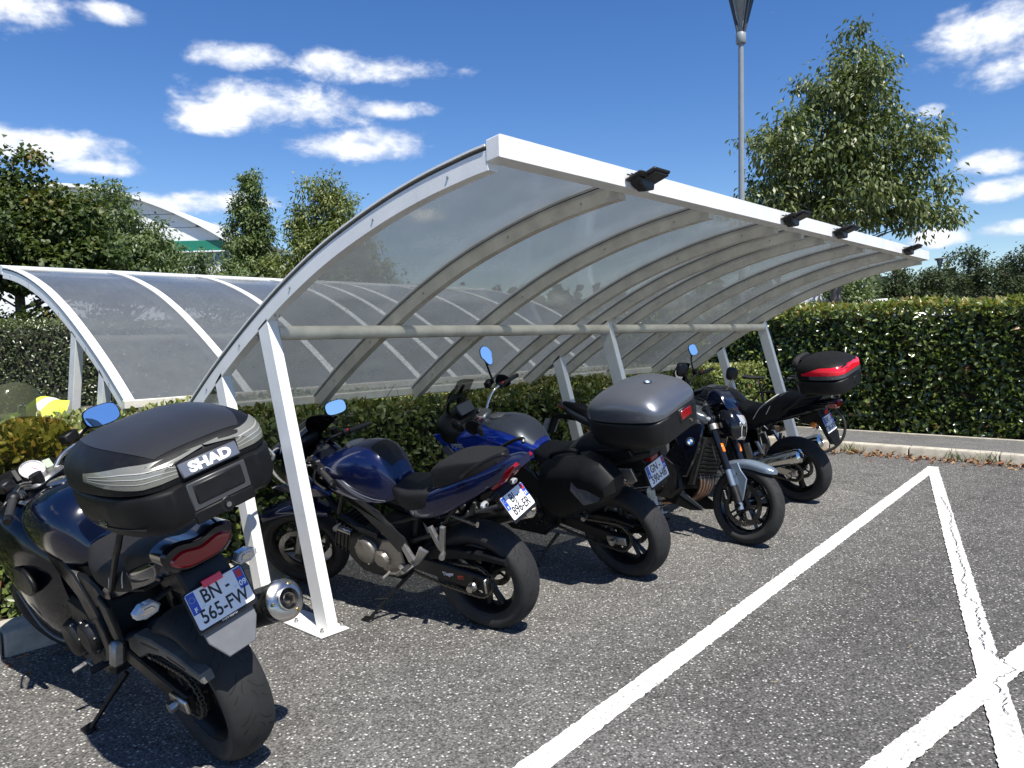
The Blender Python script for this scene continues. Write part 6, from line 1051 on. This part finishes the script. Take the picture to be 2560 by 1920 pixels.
    MB().shell([(-.06, .10, .905, .87, .82, .09, 3, 3), (.12, .14, .87, .83, .77, .12, 3, 3), (.32, .145, .84, .80, .74, .12, 3, 3), (.48, .12, .845, .81, .76, .10, 3, 3), (.56, .07, .88, .84, .79, .06, 3, 3)], 6, 8).build('rider_seat', M_SEAT, r); MB().shell([(-.36, .05, 1.0, .98, .95, .04, 3, 3), (-.20, .09, .985, .95, .91, .08, 3, 3), (-.04, .105, .945, .90, .85, .09, 3, 3)], 5, 7).build('pillion_seat', M_SEAT, r)
    MB().shell([(.40, .11, .78, .74, .70), (.12, .12, .85, .80, .74), (-.12, .11, .91, .86, .81), (-.30, .075, .965, .92, .88), (-.42, .03, 1.0, .97, .95)], 6, 7).build('tail_cowl', M_DGREY, r); MB().prism([(-.30, .93), (-.42, .965), (-.42, .95), (-.32, .91)], -.07, .07, .006).build('tail_light', M_RED, r)
    MB().prism([(-.14, .86), (-.42, .885), (-.50, .85), (-.54, .70), (-.52, .69), (-.46, .84), (-.14, .82)], -.035, .035, .006).build('plate_hanger', M_PLAST, r); MB(T(-.535, 0, .765) @ rotm(.3, 'Y')).box((0, 0, 0), (.004, .20, .13), .002).build('number_plate', mat('plate_back', (.42, .42, .40), .5), r)
    # headlight and bars
    HL = [(1.26, .075, 1.03, .94, .86, .06, 2.4, 2), (1.33, .098, 1.035, .93, .82, .065, 2.4, 2), (1.39, .098, 1.00, .90, .785, .06, 2.4, 2), (1.43, .075, .95, .87, .785, .045, 2.4, 2), (1.45, .03, .90, .86, .81, .02, 2.4, 2)]
    MB(M).shell(HL, 6, 8).build('headlight', M_BLACK, r); patch([(a, b, c, d, e, f_, p, q) for a, b, c, d, e, f_, p, q in HL], .002, lambda x, y, z: x > 1.36 and z < .97, 'headlight_lens', M_CLEAR, r, 8, 12)
    for sg in (1, -1): MB(M).box((1.45, sg * .03, .90), (.008, .028, .03), .006).build('headlight_bulb', M_CHROME, r)
    MB(M).prism([(1.20, 1.02), (1.30, 1.05), (1.36, 1.01), (1.30, 1.12), (1.22, 1.16), (1.16, 1.10)], -.085, .085, .012, sm=2).build('flyscreen', M_NAVYD, r); MB(M).box((1.18, 0, 1.10), (.02, .15, .09), .006, Matrix.Rotation(.5, 3, 'Y')).build('display', M_PLAST, r)
    for sg in (1, -1): grip_set(r, [(1.13, sg * .05, 1.06), (1.12, sg * .13, 1.085), (1.08, sg * .22, 1.095)], (1.01, sg * .40, 1.085), M, sg, red=False, tank=sg < 0); mirror(r, (1.10, sg * .20, 1.10), (1.13, sg * .27, 1.20), (1.10, sg * .33, 1.30), .060, .055, M, yaw=-.1 * sg, pitch=.1)
    MB(M).box((1.13, 0, 1.05), (.08, .14, .04), .012).build('bar_clamp', M_ALU, r); MB(M).tube([(1.18, -.13, 1.0), (1.22, -.05, .98), (1.20, .10, .96)], .007, 6, sm=4).tube([(1.15, .16, 1.07), (1.24, .10, 1.0), (1.2, .02, .92)], .006, 6, sm=4).build('cable', M_RUB, r)
    for sg in (1, -1): indicator(r, (1.22, sg * .10, .92), (1.24, sg * .17, .92), M_CLEAR, .018)
    MB().tube([(.45, -.17, .33), (.25, -.20, .40), (.0, -.215, .47)], [.035, .052, .05], 18, sm=3).build('exhaust', M_SST, r); stand(r, (.50, .11, .27), (.60, .285, .045))
    return r
# ================================================================== 5: black roadster with the red-striped box
def bike_five():
    r = bike('motorcycle', 'black roadster with a red-banded top box, farthest right of the row', 7.13, 2.70, math.radians(84), .235)
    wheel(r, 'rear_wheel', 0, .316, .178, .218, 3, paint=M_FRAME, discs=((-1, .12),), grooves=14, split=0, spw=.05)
    M = steer(1.12, 1.0, RK, math.radians(20)); wheel(r, 'front_wheel', 1.46, .300, .120, .218, 3, M, M_FRAME, ((1, .15), (-1, .15)), spw=.04)
    fork(r, 1.46, .30, RK, .80, M, low=M_FRAME); MB(M).shell([(1.20, .052, .565, .55, .52, .05, 2.2, 2), (1.31, .068, .618, .585, .545, .062, 2.2, 2), (1.48, .070, .632, .60, .57, .064, 2.2, 2), (1.65, .056, .59, .56, .53, .05, 2.2, 2)], 5, 6).build('front_mudguard', M_BLACK, r)
    swingarm(r, [(.46, .44), (.46, .36), (.02, .275), (-.05, .285), (-.05, .345), (.05, .36)], .118, .030, M_SST); chain(r, 0, .316, .54, .37, .086, rr=.092)
    engine(r, [(.50, .34), (.56, .26), (.90, .26), (1.0, .36), (.96, .54), (.80, .60), (.54, .56)], .155, ((.76, .42, .09, 1, .165, M_ENG), (.58, .43, .06, 1, .16, M_ENG)), fins=(.96, .60, .24, .32, .24, .35, 8))
    for sg in (1, -1):
        MB().prism([(.42, .36), (.50, .36), (.62, .62), (1.02, .86), (1.10, .92), (1.04, .98), (.56, .76), (.44, .62)], sg * .12, sg * .152, .008).build('frame_spar', M_FRAME, r); MB().prism([(.52, .66), (.24, .76), (-.08, .89), (-.40, .98), (-.42, 1.02), (-.20, 1.0), (.20, .86), (.50, .74)], sg * .10, sg * .135, .008).build('tail_panel', M_BLACK, r)
        peg(r, [(.38, .60), (.44, .58), (.42, .44), (.44, .38), (.40, .36), (.34, .44)], (.42, sg * .155, .385), sg); MB().prism([(.28, .62), (.31, .62), (.25, .50), (.22, .50)], sg * .148, sg * .172, .003).prism([(.20, .60), (.235, .60), (.245, .50), (.22, .495)], sg * .15, sg * .17, .003).build('pillion_hanger', M_SST, r)
        P0, P1 = np.array((.40, sg * .165, .355)), np.array((-.14, sg * .200, .535)); d = (P1 - P0) / np.linalg.norm(P1 - P0); ex = MB().tube([P0 - d * .03, P0, P0 + d * .06, P1 - d * .02, P1], [.030, .046, .064, .067, .063], 24).build('exhaust', M_CHROME, r); MB().lathe([(.068, -.05), (.069, -.02), (.060, .012), (.030, .024), (.026, .02), (.025, -.03)], tuple(P1), tuple(d), 26).build('exhaust_cap', M_CHROME, ex); MB().lathe([(.001, 0), (.026, 0)], tuple(P1 + d * .004), tuple(d), 16).build('exhaust_bore', M_INK, ex); MB().tube([(.9, sg * .10, .28), (.6, sg * .14, .27), tuple(P0)], .022, 10, sm=4).build('exhaust_header', M_CHROME, r); MB().tube([tuple(P0 + d * .10 + np.array((0, sg * .05, .02))), tuple(P0 + d * .26 + np.array((0, sg * .045, .03)))], .014, 8).build('heat_guard', M_CHROME, ex)
    TK = [(.46, .08, .95, .90, .84, .06), (.54, .13, 1.03, .93, .82, .10), (.64, .165, 1.085, .94, .81, .13), (.76, .18, 1.10, .95, .81, .15), (.90, .172, 1.085, .94, .82, .14), (1.02, .13, 1.04, .93, .85, .10), (1.10, .06, .98, .92, .88, .05)]
    MB().shell(TK, 6, 10).build('fuel_tank', M_BLACK, r); MB().lathe([(.05, -.01), (.052, .004), (.042, .008), (.001, .008)], (.80, 0, 1.10), (0, 0, 1), 24).build('fuel_cap', M_SST, r)
    MB().shell([(-.26, .10, 1.055, 1.02, .97, .09, 3, 3), (-.10, .13, 1.055, 1.0, .92, .12, 3, 3), (.04, .145, 1.055, .98, .87, .13, 3, 3), (.13, .15, 1.02, .94, .84, .13, 3, 3), (.24, .155, .945, .89, .80, .13, 3, 3), (.36, .145, .925, .86, .78, .12, 3, 3), (.46, .11, .955, .89, .80, .09, 3, 3), (.50, .07, .97, .91, .84, .05, 3, 3)], 6, 9).build('seat', M_SEAT, r)
    seam(r, over(.31, .12, .162, .79, 1.034), .0040, M_PIPING); seam(r, over(.17, .03, .156, .85, 1.062), .0040, M_PIPING)
    MB().shell([(.10, .12, .90, .85, .80), (-.14, .125, .98, .92, .87), (-.32, .10, 1.03, .98, .93), (-.44, .05, 1.035, 1.0, .965)], 6, 8).build('tail_cowl', M_BLACK, r); MB().prism([(-.075, 1.0), (0, 1.015), (.075, 1.0), (.06, .955), (0, .945), (-.06, .955)], -.465, -.36, .012, plane='yz').build('tail_light', M_RED, r)
    for sg in (1, -1): MB().tube([(.0, sg * .145, .93), (-.10, sg * .16, .99), (-.22, sg * .15, 1.07), (-.34, sg * .10, 1.085)], .012, 8, sm=5).build('grab_rail', M_FRAME, r)
    MB().prism([(-.12, .86), (-.30, .93), (-.325, .86), (-.37, .72), (-.40, .62), (-.37, .62), (-.29, .80), (-.14, .80)], -.075, .075, .006).build('plate_hanger', M_PLAST, r); MB(T(-.385, 0, .685) @ rotm(.28, 'Y')).prism([(-.09, .02), (.09, .02), (.05, -.09), (-.05, -.09)], -.004, .004, .002, plane='yz').build('mudguard_flap', M_PLASTG, r)
    plate(r, (-.355, 0, .795), .28, ('EK -', '738-XW'), '31', h=.15, w=.17); MB().box((-.335, 0, .90), (.012, .05, .035), .003).build('rear_reflector', M_REDB, r)
    for sg in (1, -1): indicator(r, (-.26, sg * .05, .83), (-.27, sg * .115, .82), M_AMBER, .026)
    FS = [(1.10, .12, 1.06, .98, .90, .10), (1.20, .15, 1.10, .98, .86, .11), (1.30, .14, 1.08, .96, .84, .10), (1.38, .08, 1.0, .92, .86, .05)]
    MB().shell(FS, 6, 8).build('nose_fairing', M_BLACK, r); G = []
    for i in range(6):
        t = i / 5; G.append([(1.32 - .16 * t - .07 * v * v, v * (.14 - .04 * t), 1.06 + .27 * t - .03 * v * v) for v in np.linspace(-1, 1, 11)])
    MB().grid(G, thick=.004).build('windscreen', M_DSCREEN, r)
    for sg in (1, -1): grip_set(r, [(1.09, sg * .05, 1.07), (1.07, sg * .13, 1.11), (1.03, sg * .20, 1.125)], (.93, sg * .37, 1.10), M, sg, red=sg < 0, tank=sg < 0)
    mirror(r, (1.05, -.20, 1.13), (1.08, -.25, 1.24), (1.05, -.30, 1.365), .045, .060, M, yaw=-.75, pitch=.35); mirror(r, (1.05, .20, 1.13), (1.08, .25, 1.24), (1.05, .30, 1.35), .045, .060, M, yaw=-.5, pitch=.12)
    MB().box((-.36, 0, 1.105), (.34, .24, .014), .004).tube([(-.40, 0, 1.02), (-.40, 0, 1.10)], .014, 8).build('rack_plate', M_SST, r)
    LO = [(-.615, .13, 1.255, 1.22, 1.145, .11, 6, 3), (-.585, .20, 1.257, 1.22, 1.13, .17, 6, 3), (-.50, .235, 1.257, 1.22, 1.122, .20, 6, 3), (-.36, .245, 1.257, 1.22, 1.12, .21, 6, 3), (-.24, .225, 1.257, 1.22, 1.125, .19, 6, 3), (-.185, .15, 1.257, 1.22, 1.145, .12, 6, 3)]
    UP = [(-.605, .135, 1.345, 1.30, 1.261, .13, 3, 4), (-.575, .205, 1.38, 1.30, 1.261, .20, 3, 4), (-.49, .24, 1.415, 1.30, 1.261, .235, 2.8, 4), (-.36, .25, 1.43, 1.30, 1.261, .245, 2.8, 4), (-.24, .23, 1.415, 1.30, 1.261, .225, 2.8, 4), (-.18, .155, 1.37, 1.295, 1.261, .15, 3, 4)]
    tc = topcase(r, LO, UP, M_PLAST, M_PLASTG, 9); [(band(UP, -.605, -.27, lambda u: (1.300, 1.366 - .05 * max(0, u - .75) / .25), 'red_reflector', M_REDB, tc, sg, 0, 24, 5, .003), band(UP, -.605, -.34, lambda u: (1.266, 1.298), 'silver_trim', M_GUN, tc, sg, 0, 24, 4, .0025)) for sg in (1, -1)]
    MB().box((-.612, -.03, 1.20), (.012, .07, .07), .006).build('latch_panel', M_PLAST, tc); MB().lathe([(.05, -.02), (.055, 0), (.05, .03), (.02, .035)], (-.17, .10, 1.36), (1, 0, .2), 16).build('backrest_pad', M_SEAT, tc); MB().prism([(-.13, 1.30), (.13, 1.30), (.15, 1.37), (.10, 1.425), (-.10, 1.425), (-.15, 1.37)], -.185, -.135, .015, plane='yz', sm=2).build('backrest', M_SEAT, tc); stand(r, (.48, .11, .27), (.58, .285, .06))
    return r
B1, B2, B3, B4, B5 = bike_one(), bike_two(), bike_three(), bike_four(), bike_five()
# ------------------------------------------------------------------ bicycle at the far end
def bicycle():
    psi = math.radians(-84); x0, y0 = 9.87, 4.62; F = Vector((math.cos(psi), math.sin(psi), 0)); L_ = Vector((-F.y, F.x, 0)); th = -.05; U = Vector((0, 0, 1)) * math.cos(th) + L_ * math.sin(th); LL = L_ * math.cos(th) - Vector((0, 0, 1)) * math.sin(th)
    r = empty('bicycle', Matrix(((F.x, LL.x, U.x, x0), (F.y, LL.y, U.y, y0), (0, LL.z, U.z, .004), (0, 0, 0, 1))), 'black city bicycle standing behind the farthest motorcycle by the kerb', 'bicycle')
    R_ = .345; M = steer(.90, .80, .33, math.radians(8))
    for nm, x, M_ in (('rear_wheel', 0, None), ('front_wheel', 1.06, M)):
        w = MB(M_).lathe([(R_ - .030, -.011), (R_ - .018, -.012), (R_ - .016, 0), (R_ - .018, .012), (R_ - .030, .011), (R_ - .036, 0), (R_ - .030, -.011)], (x, 0, R_), n=56).lathe([(.012, -.04), (.02, -.03), (.02, .03), (.012, .04)], (x, 0, R_), n=14, cap=True).build(nm, M_SST if nm[0] == 'x' else M_FRAME, r)
        t = MB(M_); P = [(x + (R_ - .018) * math.cos(a), 0, R_ + (R_ - .018) * math.sin(a)) for a in np.linspace(0, 2 * pi, 57)]; t.tube(P, .018, 10, cap=False).build('tyre', TYRE, w); sp = MB(M_)
        for k in range(32):
            a = 2 * pi * k / 32; b = a + (.5 if k % 4 < 2 else -.5); sg = 1 if k % 2 else -1; sp.tube([(x + .018 * math.cos(b), sg * .03, R_ + .018 * math.sin(b)), (x + (R_ - .03) * math.cos(a), 0, R_ + (R_ - .03) * math.sin(a))], .0013, 4, cap=False)
        sp.build('spokes', M_SST, w)['kind'] = 'stuff'
        G = [[(x + (R_ + .018) * math.cos(a), y, R_ + (R_ + .018 - abs(y) * .3) * math.sin(a)) for y in (-.026, -.013, 0, .013, .026)] for a in (np.linspace(.35, 2.9, 18) if x == 0 else np.linspace(.55, 2.75, 18))]; MB(M_).grid(G, thick=.002).build('mudguard', M_FRAME, r)
    f = M_FRAME
    for nm, pts, rr_ in (('down_tube', [(.44, 0, .29), (.84, 0, .74)], .018), ('top_tube', [(.36, 0, .78), (.83, 0, .84)], .015), ('seat_tube', [(.44, 0, .29), (.32, 0, .90)], .016), ('head_tube', [(.86, 0, .70), (.81, 0, .88)], .020)): MB().tube(pts, rr_, 10).build(nm, f, r)
    for sg in (1, -1): MB().tube([(.44, sg * .03, .29), (0, sg * .055, R_)], .009, 8).build('chain_stay', f, r); MB().tube([(.335, sg * .02, .80), (0, sg * .055, R_)], .008, 8).build('seat_stay', f, r); MB(M).tube([(.86, sg * .04, .68), (.95, sg * .045, .50), (1.06, sg * .05, R_)], .011, 8, sm=3).build('fork_blade', f, r)
    MB().tube([(.31, 0, .90), (.295, 0, .985)], .012, 8).build('seat_post', M_SST, r); MB().shell([(.12, .075, 1.02, 1.0, .965, .06), (.20, .08, 1.01, .99, .97, .05), (.30, .045, 1.005, .985, .965, .03), (.40, .018, 1.0, .985, .972, .012)], 5, 6).build('saddle', M_SEAT, r)
    MB(M).tube([(.81, 0, .88), (.79, 0, .96), (.83, 0, .985)], .013, 8).tube([(.83, 0, .985), (.83, .12, .99), (.80, .22, 1.0), (.72, .30, .99)], .011, 8, sm=4).tube([(.83, 0, .985), (.83, -.12, .99), (.80, -.22, 1.0), (.72, -.30, .99)], .011, 8, sm=4).build('handlebar', f, r)
    for sg in (1, -1): MB(M).tube([(.765, sg * .255, .995), (.68, sg * .33, .982)], .016, 10).build('grip', M_RUB, r); MB().tube([(.44, sg * .06, .29), (.44 + sg * .12, sg * .075, .29 - sg * .12)], .008, 6).build('crank', M_SST, r); MB().box((.44 + sg * .12, sg * .115, .29 - sg * .12), (.09, .07, .022), .005).build('pedal', M_PLAST, r)
    MB().lathe([(.0, -.003), (.085, -.003), (.09, 0), (.085, .003), (0, .003)], (.44, -.045, .29), n=28).build('chainring', M_FRAME, r); MB().prism([(.05, .80), (-.28, .79), (-.28, .775), (.05, .785)], -.065, .065, .003).build('carrier', f, r); MB().tube([(.38, .03, .25), (.40, .17, .03)], .008, 6).build('kickstand', M_FRAME, r)
    MB(M).box((.93, 0, .86), (.05, .06, .06), .015).build('front_light', M_PLAST, r)
bicycle()
# ------------------------------------------------------------------ scooter behind the low hedge and the safety vest on it
def scooter():
    psi = math.radians(-78); x0, y0 = 1.57, 8.15; F = Vector((math.cos(psi), math.sin(psi), 0)); L_ = Vector((-F.y, F.x, 0)); th = .16; U = Vector((0, 0, 1)) * math.cos(th) + L_ * math.sin(th); LL = L_ * math.cos(th) - Vector((0, 0, 1)) * math.sin(th)
    r = empty('scooter', Matrix(((F.x, LL.x, U.x, x0), (F.y, LL.y, U.y, y0), (0, LL.z, U.z, .004), (0, 0, 0, 1))), 'scooter with a green tinted windscreen behind the low hedge at the left edge', 'scooter')
    M = steer(1.02, .8, .45, .15); wheel(r, 'rear_wheel', 0, .26, .13, .17, 5, discs=((-1, .1),)); wheel(r, 'front_wheel', 1.33, .26, .11, .17, 5, M, discs=((1, .11),)); fork(r, 1.33, .26, .45, .55, M)
    MB().shell([(-.25, .10, .82, .70, .55, .08), (.0, .17, .80, .66, .45, .12), (.3, .19, .74, .58, .32, .14), (.55, .17, .62, .5, .28, .13)], 5, 8).build('rear_body', M_DGREY, r); MB().shell([(-.20, .10, .86, .83, .79, .09), (.1, .16, .84, .80, .75, .14), (.45, .15, .80, .75, .68, .12), (.6, .08, .78, .73, .66, .06)], 5, 7).build('seat', M_SEAT, r)
    MB().prism([(.5, .26), (.95, .26), (.95, .32), (.5, .32)], -.17, .17, .02).build('footboard', M_PLAST, r); MB().shell([(.92, .17, .80, .55, .26, .12), (1.02, .21, .98, .65, .30, .14), (1.12, .19, .98, .70, .45, .12), (1.24, .10, .86, .72, .60, .06)], 5, 8).build('front_apron', M_DGREY, r)
    for sg in (1, -1): grip_set(r, [(1.0, sg * .05, 1.0), (.97, sg * .15, 1.02)], (.90, sg * .34, 1.02), M, sg)
    G = []
    for i in range(9):
        t = i / 8; hw = .27 * math.sqrt(max(.03, 1 - max(0, t - .25) ** 2 * 1.72)); G.append([(1.20 - .13 * t - .16 * v * v * hw / .27, v * hw, 1.0 + .33 * t) for v in np.linspace(-1, 1, 15)])
    MB().grid(G, thick=.003).build('windscreen', M_SCREENG, r); MB().box((1.135, -.02, 1.12), (.012, .06, .09), .003, Matrix.Rotation(-.35, 3, 'Y')).build('screen_bracket', M_SST, r)
    for dy in (-.015, .015): MB().tube([(1.142, -.02 + dy, 1.14), (1.152, -.02 + dy, 1.143)], .008, 8).build('bracket_bolt', M_CHROME, r)
    return r
scooter()
def vest():
    HV = mat('hi_vis_yellow', (.62, .78, .06), .7, var=.12, vscale=6, bump=.5, bscale=60); G = []; c = np.array((2.06, 7.16)); R2 = random.Random(4)
    for i in range(14):
        u = i / 13; row = []
        for j in range(12):
            v = j / 11; a = (v - .5) * .46; px = c[0] - .22 + .44 * u + .05 * math.sin(v * 9); py = c[1] + a * .55 + .03 * math.sin(u * 8); z = 1.04 + .13 * u + .035 * math.sin(u * 7 + v * 5) + .02 * math.sin(v * 14) - .5 * (v - .55) ** 2; row.append((px, py, z))
        G.append(row)
    o = MB().grid(G, thick=.004).build('safety_vest', HV, None, 70); tag(o, 'crumpled yellow safety vest lying on the scooter behind the hedge', 'vest')
    MB().grid([[(x, y, z + .004) for x, y, z in row[4:6]] for row in G], thick=.001).build('reflective_strip', mat('reflective_grey', (.55, .55, .52), .4), o)
vest()
# ------------------------------------------------------------------ dry leaves and grass at the foot of the kerb
def litter():
    n = 1500; y = rng.uniform(-4, 4.3, n); dens = .5 + .5 * np.sin(y * 2.3) * np.sin(y * .9 + 1); keep = rng.random(n) < .35 + .65 * dens; y = y[keep]; n = len(y); x = 10.285 - np.abs(rng.exponential(.085, n)) - rng.random(n) * .03; z = rng.uniform(.004, .05, n) * np.exp(-(10.285 - x) * 6)
    P = np.stack([x, y, z + .004], 1); D = rand_dirs(n); D[:, 2] *= .35; NR = rand_dirs(n) * .5 + np.array((0, 0, 1.)); leafmesh('dry_leaves', P, D, NR, rng.uniform(.035, .085, n), .5, rng.random(n), leafmat('dead_leaves', [(0, (.09, .03, .018)), (.35, (.19, .065, .035)), (.7, (.30, .15, .07)), (1, (.42, .30, .16))], .6, .3, .15), None, fold=.35, curl=.5)
    n = 90; y = np.concatenate([rng.normal(c, .10, 30) for c in (2.05, 1.65, 3.25)]); x = 10.285 - np.abs(rng.normal(0, .03, n)); P = np.stack([x, y, np.full(n, .002)], 1); D = rng.normal(0, .35, (n, 3)); D[:, 2] = 1; NR = rand_dirs(n) + np.array((-1, 0, 0)); leafmesh('grass_tufts', P, D, NR, rng.uniform(.06, .19, n), .05, rng.random(n), leafmat('grass_blades', [(0, (.05, .09, .02)), (1, (.14, .19, .05))], .5, .4, .3), None, curl=2.5)
    n = 170; x = rng.uniform(-1, 10.2, n); y = 4.52 - np.abs(rng.exponential(.10, n)); leafmesh('hedge_litter', np.stack([x, y, np.full(n, .006)], 1), rand_dirs(n) * np.array((1, 1, .2)), rand_dirs(n) * .4 + np.array((0, 0, 1)), rng.uniform(.02, .045, n), .5, rng.random(n), MATS['dead_leaves'], None)
    n = 34; P = np.stack([rng.uniform(1, 9, n), rng.uniform(.3, 4.2, n), np.full(n, .014)], 1); leafmesh('straw_bits', P, rand_dirs(n) * np.array((1, 1, .05)), np.tile((0, 0, 1.), (n, 1)), rng.uniform(.015, .05, n), .10, rng.random(n), leafmat('straw', [(0, (.30, .20, .09)), (1, (.55, .48, .22))], .7, .3, .1), None)
litter()
